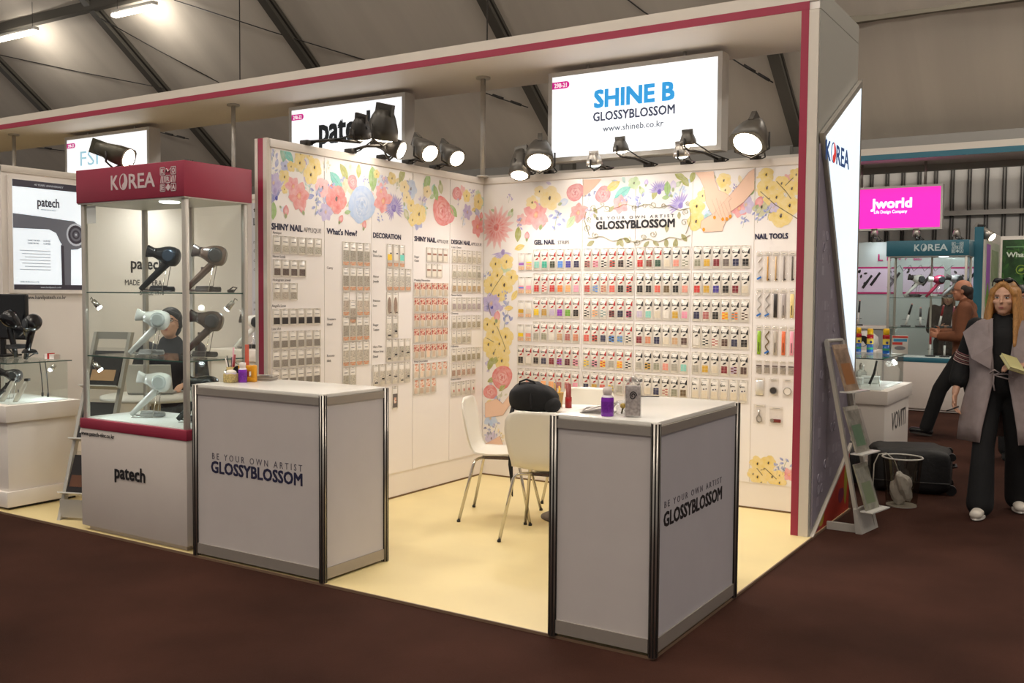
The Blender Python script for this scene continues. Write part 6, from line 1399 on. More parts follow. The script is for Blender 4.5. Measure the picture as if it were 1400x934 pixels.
obj('zip', MB().tube([(-0.29, -0.245, 0.10), (0.0, -0.258, 0.10), (0.29, -0.245, 0.10)], 0.005, 5), mat('zip_grey', (70, 68, 66), 0.4), t)
t = thing('duffel_bag', 'black duffel bag with grey piping lying between the rack and the suitcase', 'bag', (2.60, 1.26, -0.012), 0.12)
obj('bag_body', soft_box(0.44, 0.42, 0.39, 0.5, 0.02), M_LUG, t)
for k in (-0.05, 0.0): obj('piping', MB().tube([(0.10 + k, -0.20 * math.cos(a), 0.20 + 0.20 * math.sin(a)) for a in [i * PI / 8 for i in range(9)]], 0.005, 5), mat('zip_grey', (70, 68, 66), 0.4), t)
obj('carry_strap', MB().tube([(-0.12, -0.20, 0.28), (-0.05, -0.235, 0.16), (0.06, -0.235, 0.15), (0.12, -0.20, 0.27)], 0.012, 6, flat=0.4), MATS['black_webbing'], t)

# ------------------------------------------------------------------ plinth behind the portal with cans on its glass case
pl2 = plinth('white display plinth with lit glass case, lettered on its side, behind the black luggage', 2.20, 2.915, 1.83, 2.95, gz=1.0, ins=0.07)
text('VOVITI', mtx((2.893 - 2.20, at(1219, 588, 'X', 2.893).y - 1.83, 0.36), (0, 1, 0), (0, 0, 1)), 0.16, mat('thin_grey', (70, 68, 68), 0.5), pl2, width=0.62)
for k in range(3):
    t = thing('white_box', 'small white box inside the lit glass case, %s from its front pane' % ORD[k], 'box', (2.42 + 0.10 * k, 2.10 + 0.22 * k, 0.739), 0.1)
    obj('carton', MB().rbox((-0.08, -0.05, 0), (0.08, 0.05, 0.065), 0.003), mat('white_carton', (226, 230, 230), 0.5), t); obj('lid_seam', MB().box((-0.081, -0.051, 0.045), (0.081, 0.051, 0.047)), M_GREY, t)
t = thing('curling_tool', 'dark curling tool on a wire stand inside the lit glass case', 'styling tool', (2.72, 2.22, 0.739), 0.5)
obj('barrel', MB().tube([(-0.04, 0, 0.02), (0.0, 0, 0.12), (0.02, 0, 0.23)], [0.012, 0.012, 0.009], 8), M_BLACK, t); obj('wire_stand', MB().tube([(0.05, 0, 0.0), (0.01, 0, 0.20), (-0.03, 0.02, 0.0)], 0.003, 5), M_CHROME, t)
t = thing('perfume_bottle', 'clear faceted bottle with grey collar inside the lit glass case', 'bottle', (2.50, 2.72, 0.739), 0.2)
obj('glass_body', MB().lathe([(0.045, 0), (0.05, 0.03), (0.045, 0.09), (0.02, 0.11)], 8, smooth=False), glass_mat('crystal', (0.9, 0.93, 0.93), 0.2, 0.7), t); obj('collar', MB().lathe([(0.02, 0.11), (0.024, 0.15), (0.014, 0.17), (0.0, 0.17)], 12), M_ALU, t)
def can(label, x, y, s=1.0, stripe=True):
    t = thing('spray_can', label, 'spray can', (x, y, 1.008))
    obj('can_body', MB().lathe([(0.030 * s, 0), (0.032 * s, 0.004), (0.032 * s, 0.085 * s)], 20), mat('can_blue', (36, 96, 178), 0.25), t)
    obj('green_band', MB().lathe([(0.0324 * s, 0.03 * s), (0.0324 * s, 0.05 * s)], 20, caps=False), mat('can_green', (60, 160, 110), 0.25), t)
    obj('white_band', MB().lathe([(0.0325 * s, 0.085 * s), (0.0325 * s, 0.14 * s)], 20, caps=False), mat('can_yellow', (232, 208, 90), 0.25), t)
    obj('red_band', MB().lathe([(0.0325 * s, 0.14 * s), (0.0325 * s, 0.175 * s), (0.028 * s, 0.18 * s)], 20), mat('can_red', (178, 30, 34), 0.25), t)
    obj('cap', MB().lathe([(0.029 * s, 0.178 * s), (0.030 * s, 0.225 * s), (0.024 * s, 0.238 * s), (0.0, 0.24 * s)], 20), mat('cap_yellow', (240, 190, 24), 0.3), t)
    obj('brand_oval', MB().ball((0.012 * s, -0.029 * s, 0.105 * s), (0.016 * s, 0.004, 0.014 * s), 10, 6), mat('can_navy', (30, 50, 120), 0.3), t)
    return t
can('yellow capped blue spray can on the glass case beside the white portal frame', 2.42, 2.90, 0.98); can('yellow capped blue spray can standing in the middle of the glass case', 2.50, 3.0 - 0.16, 0.0 + 0.95)
for o_ in [o for o in bpy.data.objects if o.name.startswith('spray_can')][-1:]: o_.location = (2.545, 2.84, 1.008)
can('yellow capped pale spray can next to the printed carton on the glass case', 2.715, 2.72, 0.98)
t = thing('printed_carton', 'red and blue printed carton next to the spray cans on the glass case', 'box', (2.822, 2.79, 1.008), 0.30)
obj('carton', MB().rbox((-0.07, -0.03, 0), (0.07, 0.03, 0.17), 0.003), mat('carton_pale', (206, 200, 190), 0.4), t)
obj('red_print', MB().box((-0.068, -0.032, 0.15), (0.068, -0.0305, 0.168)), mat('carton_red', (200, 60, 50), 0.4), t); obj('blue_print', MB().box((-0.06, -0.032, 0.115), (0.06, -0.0305, 0.14)), mat('carton_blue', (60, 140, 180), 0.4), t)
obj('red_print', MB().box((-0.068, -0.032, 0.085), (0.02, -0.0305, 0.108)), MATS['carton_red'], t); obj('grey_print', MB().ball((0.0, -0.031, 0.055), (0.05, 0.002, 0.02), 12, 6), mat('carton_grey', (120, 120, 122), 0.4), t)

# ------------------------------------------------------------------ opposite booth row
ca2 = thing('portal_canopy', 'white canopy with teal edge spanning over the opposite booth row', 'canopy', (0, 0, 0))
CZ = 3.73
obj('top_board', MB().box((-12, 9.62, CZ), (14, 10.65, CZ + 0.19)), M_WHITE, ca2)
obj('fascia', MB().box((-12, 9.60, CZ + 0.085), (14, 9.62, CZ + 0.19)), M_CREAM, ca2)
obj('fascia_trim', MB().box((-12, 9.595, CZ - 0.002), (14, 9.62, CZ + 0.085)), M_TEAL, ca2)
obj('rear_beam', MB().box((-12, 10.55, CZ - 0.10), (14, 10.65, CZ)), mat('beam_grey', (150, 146, 136), 0.5), ca2)
w3 = struct(obj('wall_opposite', MB().box((-6, 10.2, 0), (2.85, 10.25, 2.45)), mat('blue_grey_wall', (176, 186, 186), 0.5)), 'blue grey back wall of the opposite booth')
w4 = struct(obj('wall_opposite_right', MB().box((2.85, 7.82, 0), (2.90, 10.2, 2.5)), M_WHITE), 'white partition wall of the opposite booth')
obj('end_post', MB().box((2.82, 7.79, 0), (2.93, 7.82, 2.5)), M_TEAL, w4)
w5 = struct(obj('wall_opposite_back', MB().box((2.90, 10.2, 0), (8, 10.25, 2.5)), M_WHITE), 'white back wall of the booth with the green poster')
jY = 10.05
jm = mat('magenta_glow', (238, 30, 176), 0.4, emit=0.95)
a = at(1163, 257, 'Y', jY); b = at(1288, 313, 'Y', jY)
jw = hsign(a.x - 0.3, b.x, b.z, b.z + 0.72, jY, 0.13, 'magenta backlit hanging sign with white lettering in the opposite row', '', face=jm, tag_=False)
for o_ in [o for o in bpy.data.objects if o.parent == jw and o.name.startswith('hanging_pin')]: bpy.data.objects.remove(o_)
for u in (1177, 1264):
    x = at(u, 255, 'Y', jY).x; obj('hanging_rod', MB().cyl((x - jw.location.x, 0.06, 0.72), (x - jw.location.x, 0.06, CZ - b.z), 0.022, n=8), M_ALU, jw)
M_JW = mat('white_sign_print', (252, 248, 252), 0.4, emit=0.9)
M_, hgt, wd = rel(jw, 1191, 285, 272.5, 1246, jY - 0.002); text('Jworld', M_, hgt, M_JW, jw, width=wd, bold=0.04)
M_, hgt, wd = rel(jw, 1195, 292.3, 288, 1240, jY - 0.002); text('Life Design Company', M_, hgt, M_JW, jw, width=wd, bold=0.02)
# posters on the wall
M_MAG = mat('magenta_band', (176, 30, 104), 0.4); M_LAV = mat('lavender_poster', (214, 200, 224), 0.4)
def poster(u0, v0, u1, v1, label, seed):
    a = at(u0, v0, 'Y', 10.19); b = at(u1, v1, 'Y', 10.19)
    t = thing('product_poster', label, 'poster', (a.x, 10.192, b.z)); W = b.x - a.x; Hh = a.z - b.z
    obj('sheet', MB().box((0, 0, 0), (W, 0.006, Hh)), M_LAV, t)
    for z in (0, Hh - 0.03): obj('magenta_border', MB().box((0, -0.002, z), (W, 0, z + 0.03)), M_MAG, t)
    r = random.Random(seed)
    for k in range(max(2, int(W / 0.22))):
        x = W * (0.35 + 0.5 * k / max(1, int(W / 0.22))); M = Matrix.Translation((x, -0.004, Hh * (0.45 + 0.1 * (k % 2)))) @ Matrix.Rotation(0.6, 4, 'Y')
        o_ = obj('printed_mascara', MB().cyl((0, 0, -0.13), (0, 0, 0.02), 0.022, n=8).cyl((0, 0, 0.02), (0, 0, 0.13), 0.018, n=8), M_INK, t, M=M @ Matrix.Scale(0.06, 4, (0, 1, 0)))
    for k in range(5):
        x = W * r.uniform(.08, .3); z = Hh * r.uniform(.3, .85); obj('printed_leaf', MB().prism(lens_pts(x, z, .07, .018, r.uniform(0, 3)), lambda p, q, h: (p, -h, q), 0.0005, 0.0015), M_INK, t)
    return t
poster(1171, 365, 1214, 402, 'lavender poster of black mascara wands beside the white portal frame', 1)
poster(1219, 365, 1224, 402, 'narrow strip of lavender poster behind the teal cabinet post', 2)
poster(1235, 365, 1290, 402, 'lavender poster of mascara wands seen through the teal cabinet', 3)
poster(1300, 365, 1330, 402, 'lavender poster behind the man at the teal cabinet', 4)
def wtxt(s, u0, vb, vt, u1, m, par=w3, Y=10.19, bold=0.02):
    a = at(u0, vb, 'Y', Y); b = at(u0, vt, 'Y', Y); c = at(u1, vb, 'Y', Y)
    return text(s, BACK(a.x, a.z, Y), b.z - a.z, m, par, width=c.x - a.x, bold=bold)
wtxt('L E', 1200.5, 356.5, 347.5, 1219, M_MAG); wtxt('V  r', 1228, 356, 352, 1240, M_MAG); wtxt('Beau', 1249, 356, 352, 1260, M_MAG)
# opposite cabinet
M_PALET = mat('pale_teal_print', (196, 212, 214), 0.45)
c3 = cabinet('tall glass display cabinet with teal KOREA header in the opposite booth row', 1.805, 7.20, M_TEAL, M_PALET, True, False)
obj('signature_print', MB().tube([(0.12 + 0.045 * k, 0.030, 1.93 + 0.05 * math.sin(k * 2.1)) for k in range(17)], 0.004, 5), M_INK, c3)
PKD = (170, 40, 78)
dryer('white curl dryer with round head on the upper shelf of the teal cabinet', (2.10, 7.45, 1.534), RC, WHT, DRK, 'dryers in the teal cabinet', 1.2)
dryer('pink hair dryer with round head on the upper shelf of the teal cabinet', (2.36, 7.45, 1.542), RC, PKD, WHT, 'dryers in the teal cabinet', 1.15, tilt=0.05, lean=0.72)
dryer('silver hair dryer at the outer end of the teal cabinet shelf', (2.58, 7.45, 1.534), RC, (150, 150, 154), DRK, 'dryers in the teal cabinet', 1.2)
def iron(label, x, y, z, col, lean, h=0.22):
    t = thing('curling_iron', label, 'styling tool', (x, y, z), RC)
    obj('stand', MB().rbox((-0.06, -0.03, 0), (0.06, 0.03, 0.02), 0.004).box((-0.05, -0.004, 0.10), (0.05, 0.004, 0.106)), mat('iron_stand', (60, 60, 64), 0.3), t)
    d = Vector((math.sin(lean), 0, math.cos(lean)))
    obj('handle', MB().tube([Vector((0, 0, 0.02)), Vector((0, 0, 0.02)) + d * h * 0.5], 0.014, 10), mat('iron_white', (220, 216, 214), 0.3), t); obj('barrel', MB().tube([Vector((0, 0, 0.02)) + d * h * 0.5, Vector((0, 0, 0.02)) + d * h], [0.016, 0.013], 10), mat('iron_%d' % col[0], col, 0.3), t)
    obj('tip', MB().ball(Vector((0, 0, 0.02)) + d * h, 0.014, 10, 6), mat('iron_tip', (226, 170, 160), 0.4), t)
    return t
IG = [('tall black curling iron with pink tip on the middle shelf of the teal cabinet', 2.03, BLK, .28, .30), ('short silver curling iron on the middle shelf of the teal cabinet', 2.22, (90, 90, 96), .0, .24), ('red barrelled curling iron on the middle shelf of the teal cabinet', 2.46, (150, 30, 40), .2, .28), ('dark red curling iron next to the red one in the teal cabinet', 2.62, (110, 30, 44), .1, .26)]
for l_, x, c_, ln, h in IG: iron(l_, x, 7.42, 1.129, c_, ln, h)
for l_, x, c_, ln, h in (('upright red styling wand on the teal cabinet tray', 2.36, (168, 24, 34), .0, .30), ('upright black styling wand on the teal cabinet tray', 2.54, (30, 30, 34), .0, .28), ('pink styling wand beside the black one on the teal cabinet tray', 2.70, (214, 60, 130), .0, .25)): iron(l_, x, 7.40, 0.729, c_, ln, h)
t = thing('display_counter', 'white shelf counter with lit edge beside the teal cabinet', 'counter', (0.75, 7.6, 0))
obj('body', MB().rbox((0.0, 0.0, 0.0), (1.02, 0.5, 1.08), 0.003), mat('counter_grey', (150, 150, 150), 0.5), t); obj('top_slab', MB().rbox((-0.02, -0.02, 1.08), (1.04, 0.52, 1.12), 0.003), M_WHITE, t)
iron('black tipped styling wand on the white shelf counter', 1.33, 7.72, 1.12, (40, 40, 44), .05, .34)
t = thing('white_vase', 'round white and black helmet-like styling machine behind the spray cans', 'machine', (1.48, 7.45, 0.80))
t.location = (2.36, 3.5, 0.0)
obj('drum', MB().lathe([(0.0, 1.0), (0.11, 1.0), (0.13, 1.05), (0.12, 1.13), (0.06, 1.18), (0.0, 1.19)], 20), mat('machine_white', (206, 202, 198), 0.3), t); obj('face_ring', MB().cyl((0, -0.125, 1.09), (0, -0.10, 1.09), 0.055, n=18), M_BLACK, t); obj('pedestal', MB().rbox((-0.14, -0.14, 0), (0.14, 0.14, 1.0), 0.003), M_WHITE, t)
t['label'] = 'round white styling machine with black face behind the spray cans'
# green poster and spot at far right
a = at(1371, 328, 'Y', 10.19)
t = thing('green_poster', 'dark green leafy poster with white heading behind the woman', 'poster', (a.x, 10.192, 1.30)); W = 1.25; Hh = a.z - 1.30
obj('sheet', MB().box((0, 0, 0), (W, 0.006, Hh)), mat('leaf_green_print', (38, 74, 34), 0.4, noise=0.8, ns=5), t)
text('What Is T', mtx((0.06, -0.001, Hh - 0.27), (1, 0, 0), (0, 0, 1)), 0.075, mat('white_print', (226, 236, 220), 0.4), t, width=0.50, bold=0.03)
obj('rule_line', MB().box((0.05, -0.002, Hh - 0.12), (1.1, -0.0005, Hh - 0.105)), mat('pale_green_print', (110, 160, 110), 0.4), t)
for (x, z) in ((0.27, Hh - 0.47), (0.15, Hh - 0.73)):
    obj('leaf_badge', MB().tube([(x + 0.07 * math.cos(k * PI / 9), -0.002, z + 0.07 * math.sin(k * PI / 9)) for k in range(18)], 0.007, 5, True), mat('badge_green', (150, 180, 70), 0.4), t)
    obj('badge_leaf', MB().prism(lens_pts(x - 0.04, z - 0.02, .09, .025, 0.5), lambda p, q, h: (p, -h, q), 0.0005, 0.0025), MATS['badge_green'], t)
rg = random.Random(5); g = MB()
for k in range(90):
    x = rg.uniform(0.02, W - 0.15); z = rg.uniform(0.02, Hh - 0.15); g.prism([(min(max(p, 0), W), min(max(q, 0), Hh)) for p, q in lens_pts(x, z, rg.uniform(.08, .2), .02, rg.uniform(0, 3))], lambda p, q, h: (p, -h, q), 0.0, 0.0004)
lo_ = obj('printed_leaves', g, mat('mid_green_print', (60, 108, 44), 0.4, noise=0.4, ns=9), t); lo_['kind'] = 'stuff'
t = thing('photo_panel', 'narrow panel of pale plant photos on the white partition', 'poster', (2.901, 8.3, 1.0))
obj('sheet', MB().box((0, 0, 0), (0.006, 1.7, 1.35)), mat('cream_print', (206, 206, 190), 0.4), t)
for k in range(2):
    for j in range(8): obj('printed_stem', MB().box((0.006, 0.72 + 0.11 * j, 0.15 + 0.62 * k), (0.007, 0.77 + 0.11 * j, 0.62 + 0.62 * k)), mat('stem_green', (96, 130, 60), 0.4), t)
obj('violet_print', MB().box((0.006, 0.10, 0.55), (0.007, 0.55, 1.30)), mat('violet_print', (176, 96, 200), 0.4), t)
obj('leaf_print', MB().prism(blob2(0.3, 0.5, 0.16, 0.28, 14, .2, 3), lambda p, q, h: (h, p, q), 0.007, 0.008), mat('spring_green_print', (120, 160, 70), 0.4), t)
p = at(1352, 318, 'Y', 7.9)
floodlight('grey cylinder spotlight clamped to the teal partition post', p + Vector((0.05, -0.05, -0.07)), (0.75, -0.35, -0.6), (2.875, 7.9, 2.5), 0.07, 0.26, energy=14, shell=M_ALU, col=(0.95, 0.92, 1.0))
for k, u in enumerate((1196, 1253, 1308)):
    p = at(u, 322, 'Y', 9.9); floodlight('small grey arm lamp over the opposite wall, %s from the teal post' % ORD[2 - k], p, (0, 0.4, -0.9), (p.x, 10.2, 2.45), 0.07, 0.10, energy=10, shell=M_ALU, kind='arm_lamp', lensm=M_LENS2, col=(0.9, 0.97, 1.0))
# ------------------------------------------------------------------ people
def capsule(m, p0, r0, p1, r1, side=None, n=14):
    """tapered rounded limb; r may be (along side, across)"""
    p0 = Vector(p0); p1 = Vector(p1)
    r0 = r0 if isinstance(r0, tuple) else (r0, r0); r1 = r1 if isinstance(r1, tuple) else (r1, r1)
    d = (p1 - p0); L = d.length; d = d / L if L > 1e-6 else Vector((0, 0, 1))
    s = Vector(side) if side else (Vector((1, 0, 0)) if abs(d.x) < 0.9 else Vector((0, 1, 0)))
    x = (s - d * s.dot(d)).normalized(); y = d.cross(x)
    rings = []
    def ring(c, a, b): return [c + x * (a * math.cos(2 * PI * k / n)) + y * (b * math.sin(2 * PI * k / n)) for k in range(n)]
    for i in range(4): t = PI / 2 * (1 - (i + 0.35) / 4.35); q = min(r0); rings.append(ring(p0 - d * (q * math.sin(t)), r0[0] * math.cos(t), r0[1] * math.cos(t)))
    for i in range(5): t = i / 4; rings.append(ring(p0.lerp(p1, t), r0[0] * (1 - t) + r1[0] * t, r0[1] * (1 - t) + r1[1] * t))
    for i in range(4): t = PI / 2 * (i + 1) / 4.35; q = min(r1); rings.append(ring(p1 + d * (q * math.sin(t)), r1[0] * math.cos(t), r1[1] * math.cos(t)))
    m.loft(rings)
    return m
def fuse(name, m, voxel, material, parent, smooth=4):
    me = m.mesh(name)
    o = bpy.data.objects.new(name, me); COL.objects.link(o)
    r = o.modifiers.new('r', 'REMESH'); r.mode = 'VOXEL'; r.voxel_size = voxel; r.use_smooth_shade = True
    s = o.modifiers.new('s', 'SMOOTH'); s.factor = 0.5; s.iterations = smooth
    dg = bpy.context.evaluated_depsgraph_get()
    new = bpy.data.meshes.new_from_object(o.evaluated_get(dg))
    bpy.data.objects.remove(o); bpy.data.meshes.remove(me)
    new.polygons.foreach_set('use_smooth', [True] * len(new.polygons))
    return obj(name, new, material, parent)
def hand(m, wrist, d, palm, curl=0.5, mirror=1, s=1.0):
    """palm and five curled fingers; d = direction of the hand, palm = the way the palm faces"""
    w_ = Vector(wrist); d = Vector(d).normalized(); nrm = Vector(palm); nrm = (nrm - d * nrm.dot(d)).normalized(); sd = d.cross(nrm) * mirror
    c = w_ + d * 0.05 * s
    capsule(m, w_, (0.022 * s, 0.017 * s), w_ + d * 0.085 * s, (0.036 * s, 0.013 * s), side=sd)
    for k, (off, L) in enumerate(((0.028, 0.072), (0.010, 0.082), (-0.009, 0.076), (-0.027, 0.060))):
        b = w_ + d * 0.088 * s + sd * off * s; q = d.copy(); pts = [b]
        for j, f in enumerate((0.45, 0.32, 0.26)):
            q = (q * math.cos(curl) + nrm * math.sin(curl)).normalized(); pts.append(pts[-1] + q * L * f * s)
        for j in range(3): capsule(m, pts[j], (0.0092 - 0.0008 * j) * s, pts[j + 1], (0.0086 - 0.0008 * j) * s, n=8)
    b = w_ + d * 0.03 * s + sd * 0.026 * s; q1 = b + (d * 0.6 + sd * 0.7 + nrm * 0.3).normalized() * 0.036 * s; q2 = q1 + (d * 0.85 + sd * 0.2 + nrm * 0.4).normalized() * 0.032 * s
    capsule(m, b, 0.013 * s, q1, 0.011 * s, n=8); capsule(m, q1, 0.0105 * s, q2, 0.008 * s, n=8)
def head(m, c, yaw=0.0, s=1.0, nod=0.0):
    """skull, jaw, nose, lips, ears at head centre c, facing -Y before yaw"""
    M = Matrix.Translation(c) @ Matrix.Rotation(yaw, 4, 'Z') @ Matrix.Rotation(nod, 4, 'X') @ Matrix.Scale(s, 4)
    m.ball((0, 0.008, 0.03), (0.076, 0.095, 0.088), 18, 12, M); m.ball((0, -0.018, -0.035), (0.062, 0.074, 0.078), 18, 12, M)
    m.ball((0, -0.045, -0.088), (0.034, 0.036, 0.028), 14, 8, M)
    m.ball((0, -0.088, -0.012), (0.009, 0.016, 0.026), 10, 8, M); m.ball((0, -0.102, -0.026), (0.0135, 0.013, 0.010), 10, 8, M)
    m.ball((0, -0.082, -0.060), (0.022, 0.012, 0.0065), 10, 8, M); m.ball((0, -0.080, -0.069), (0.019, 0.012, 0.006), 10, 8, M)
    for sx in (-1, 1):
        m.ball((sx * 0.077, 0.012, -0.012), (0.010, 0.020, 0.031), 8, 8, M); m.ball((sx * 0.042, -0.066, -0.022), (0.022, 0.018, 0.018), 10, 8, M)
    m.ball((0, -0.074, 0.026), (0.052, 0.016, 0.012), 12, 6, M)
    return M
M_EYEW = mat('eye_white', (214, 206, 200), 0.3); M_EYED = mat('eye_dark', (30, 22, 18), 0.2)
def face_parts(t, M, brow, lip):
    for sx in (-1, 1):
        e_ = obj('eye', MB().ball((sx * 0.032, -0.0785, 0.006), (0.0125, 0.006, 0.0062), 12, 8, M), M_EYEW, t)
        obj('iris', MB().ball((sx * 0.031, -0.0835, 0.006), (0.0056, 0.003, 0.0058), 10, 6, M), M_EYED, e_)
        obj('eyelid', MB().tube([M @ Vector((sx * q, -0.082 + abs(q - 0.032) * 0.25, 0.0125 - (q - 0.032) ** 2 * 18)) for q in (0.018, 0.025, 0.032, 0.039, 0.046)], 0.0018, 5), M_EYED, e_)
        obj('eyebrow', MB().tube([M @ Vector((sx * q, -0.088 + (q - 0.015) * 0.28, 0.025 - (q - 0.035) ** 2 * 9)) for q in (0.016, 0.026, 0.036, 0.047)], 0.0026, 5), brow, t)
    obj('lips', MB().ball((0, -0.0935, -0.060), (0.019, 0.0035, 0.0035), 12, 6, M).ball((0, -0.0915, -0.067), (0.017, 0.0035, 0.004), 12, 6, M), lip, t)
def limb(m, P, R, **k):
    for (a, ra), (b, rb) in zip(zip(P, R), list(zip(P, R))[1:]): capsule(m, a, ra, b, rb, **k)
def body(J, skin, t, voxel=0.007, hs=1.0, yaw=0.0, nod=0.0, hands=((0.5, 1), (0.5, -1)), hdir=None, slim=1.0):
    m = MB(); k = slim
    M = head(m, J['head'], yaw, hs, nod)
    capsule(m, J['neck'], 0.052 * k, Vector(J['head']) + Vector((0, 0.012, -0.05)), 0.050 * k)
    capsule(m, J['chest'], (0.150 * k, 0.095), J['neck'], (0.085 * k, 0.06), side=J.get('side'))
    capsule(m, J['pelvis'], (0.145 * k, 0.10), J['chest'], (0.155 * k, 0.10), side=J.get('side'))
    for S_ in 'LR':
        limb(m, [J['chest'], J['sh' + S_], J['el' + S_], J['wr' + S_]], [0.07, 0.052 * k, 0.040 * k, 0.026 * k])
        limb(m, [J['hip' + S_], J['kn' + S_], J['an' + S_]], [0.085 * k, 0.056 * k, 0.038 * k])
        d, pn, cu, mi = J['hand' + S_]; hand(m, J['wr' + S_], d, pn, cu, mi)
        capsule(m, Vector(J['an' + S_]) + Vector((0, 0, -0.03)), 0.035, Vector(J['an' + S_]) + Vector(J['toe' + S_]) * 0.13 + Vector((0, 0, -0.055)), 0.026)
    return fuse('body', m, voxel, skin, t), M
def shoes(t, J, material, sole, h=1.0):
    for S_ in 'LR':
        a = Vector(J['an' + S_]); d = Vector(J['toe' + S_]).normalized(); m = MB()
        z0 = a.z - 0.085
        capsule(m, Vector((a.x, a.y, z0 + 0.045)) - d * 0.035, (0.040, 0.042), Vector((a.x, a.y, z0 + 0.036)) + d * 0.15, (0.043, 0.032), side=(-d.y, d.x, 0))
        capsule(m, Vector((a.x, a.y, z0 + 0.075)), 0.045, Vector((a.x, a.y, z0 + 0.04)), 0.042)
        so = fuse('shoe', m, 0.008, material, t)
        s_ = MB(); n = 16; x = Vector((-d.y, d.x, 0)); c = Vector((a.x, a.y, z0)) + d * 0.055
        s_.prism([(0.105 + 0.0 if False else 0.118 * math.cos(2 * PI * k / n), 0.045 * math.sin(2 * PI * k / n)) for k in range(n)], lambda p, q, hh: c + d * p + x * q + Vector((0, 0, hh)), 0.0, 0.022)
        obj('sole', s_, sole, so)
M_SKIN = mat('skin', (206, 158, 130), 0.5, noise=0.05, ns=20); M_SKIN2 = mat('skin_tanned', (176, 120, 92), 0.5, noise=0.06, ns=20); M_LIP = mat('lips', (160, 86, 80), 0.4)
M_BLKC = mat('black_cloth', (14, 13, 14), 0.85, noise=0.2, ns=12, bump=0.15, bs=60)
M_TRO = mat('black_trousers', (12, 12, 14), 0.85, noise=0.2, ns=9, bump=0.15, bs=50)
def trousers(t, J, material, flare=1.0, k=1.0, voxel=0.012):
    m = MB()
    capsule(m, Vector(J['pelvis']) + Vector((0, 0, 0.06)), (0.158 * k, 0.118), J['pelvis'], (0.170 * k, 0.125), side=J.get('side'))
    for S_ in 'LR':
        a = Vector(J['an' + S_]); limb(m, [J['pelvis'], J['hip' + S_], J['kn' + S_], a + Vector((0, 0, 0.0))], [0.11, 0.105 * k, 0.080 * k, 0.068 * flare])
    return fuse('trousers', m, voxel, material, t)

# the woman in the grey wrap vest
wt = thing('person', 'woman in a long grey sleeveless wrap and black trousers walking past the luggage', 'person', (3.87, 0.90, -0.012), 0.10)
J = dict(pelvis=(0.0, 0.0, 0.93), chest=(0.0, -0.01, 1.26), neck=(0.0, -0.005, 1.40), head=(0.0, -0.035, 1.545),
         shL=(-0.175, 0.0, 1.345), elL=(-0.262, 0.05, 1.07), wrL=(-0.300, -0.05, 0.86), shR=(0.175, 0.0, 1.345), elR=(0.25, 0.03, 1.09), wrR=(0.135, -0.16, 1.08),
         hipL=(-0.085, -0.01, 0.88), knL=(-0.105, -0.13, 0.49), anL=(-0.115, -0.20, 0.095), hipR=(0.085, 0.0, 0.88), knR=(0.105, 0.04, 0.49), anR=(0.13, 0.20, 0.095),
         toeL=(-0.15, -1, 0), toeR=(0.1, -1, 0), handL=((-0.05, -0.15, -1), (0.9, -0.3, 0), 0.45, 1), handR=((-0.85, -0.45, 0.1), (0, 0.3, -1), 0.5, 1))
_, HM = body(J, M_SKIN, wt, 0.0065, 1.0, yaw=-0.22, slim=0.92)
face_parts(wt, HM, mat('brown_brow', (92, 64, 44), 0.8), M_LIP)
trousers(wt, J, M_TRO, 1.35, 0.93)
shoes(wt, J, mat('white_shoe', (216, 208, 196), 0.5), mat('white_sole', (226, 220, 210), 0.5))
m = MB(); capsule(m, (0, -0.01, 0.95), (0.150, 0.108), (0, -0.01, 1.27), (0.160, 0.108), side=(1, 0, 0)); capsule(m, (0, -0.01, 1.27), (0.165, 0.108), (0, 0.0, 1.385), (0.10, 0.075), side=(1, 0, 0))
for S_ in 'LR': limb(m, [J['chest'], J['sh' + S_], J['el' + S_], Vector(J['el' + S_]).lerp(Vector(J['wr' + S_]), 0.55)], [0.08, 0.066, 0.062, 0.066])
tp = fuse('black_top', m, 0.010, M_BLKC, wt)
# striped cuff bands on the sleeve
for k_ in range(6):
    f = 0.62 + 0.055 * k_ if k_ < 6 else 0; a = Vector(J['shL']).lerp(Vector(J['elL']), 0.72 + 0.045 * k_); d = (Vector(J['elL']) - Vector(J['shL'])).normalized()
    x, y, _ = frame(d); obj('sleeve_stripe', MB().tube([a + x * (0.0665 * math.cos(q * PI / 8)) + y * (0.0665 * math.sin(q * PI / 8)) for q in range(16)], 0.0042, 5, True), mat('stripe_pale', (196, 170, 160), 0.8) if k_ % 2 else mat('stripe_rose', (140, 92, 92), 0.8), tp)
# long open wrap: two front panels and a back, lofted
M_WRAP = mat('grey_wrap', (150, 136, 134), 0.85, noise=0.10, ns=14, bump=0.3, bs=26)
def wrap_ring(z, rx, ry, open_a, cy=0.0, sway=0.0):
    out = []
    for k_ in range(41):
        a = -PI / 2 + open_a + (2 * PI - 2 * open_a) * k_ / 40
        fold = 1 + 0.035 * math.sin(a * 7 + z * 5) * min(1, (1.4 - z) * 1.4)
        out.append(Vector((rx * fold * math.cos(a) + sway, cy + ry * fold * math.sin(a), z)))
    return out
rows = [(1.405, .115, .095, .55), (1.385, .175, .112, .50), (1.35, .222, .128, .42), (1.30, .236, .140, .36), (1.22, .228, .150, .30), (1.12, .212, .152, .26), (1.03, .200, .150, .24), (0.97, .200, .152, .24), (0.88, .222, .172, .30), (0.76, .245, .196, .36), (0.64, .262, .214, .42), (0.53, .272, .226, .46)]
rings = [wrap_ring(z, a, b, o_, 0.0, -0.008) for z, a, b, o_ in rows]
m = MB(); m.loft(rings, caps=False, close=False)
inn = [[q + Vector((-q.x, -q.y, 0)).normalized() * 0.008 for q in r] for r in rings]
m.loft(inn, caps=False, close=False)
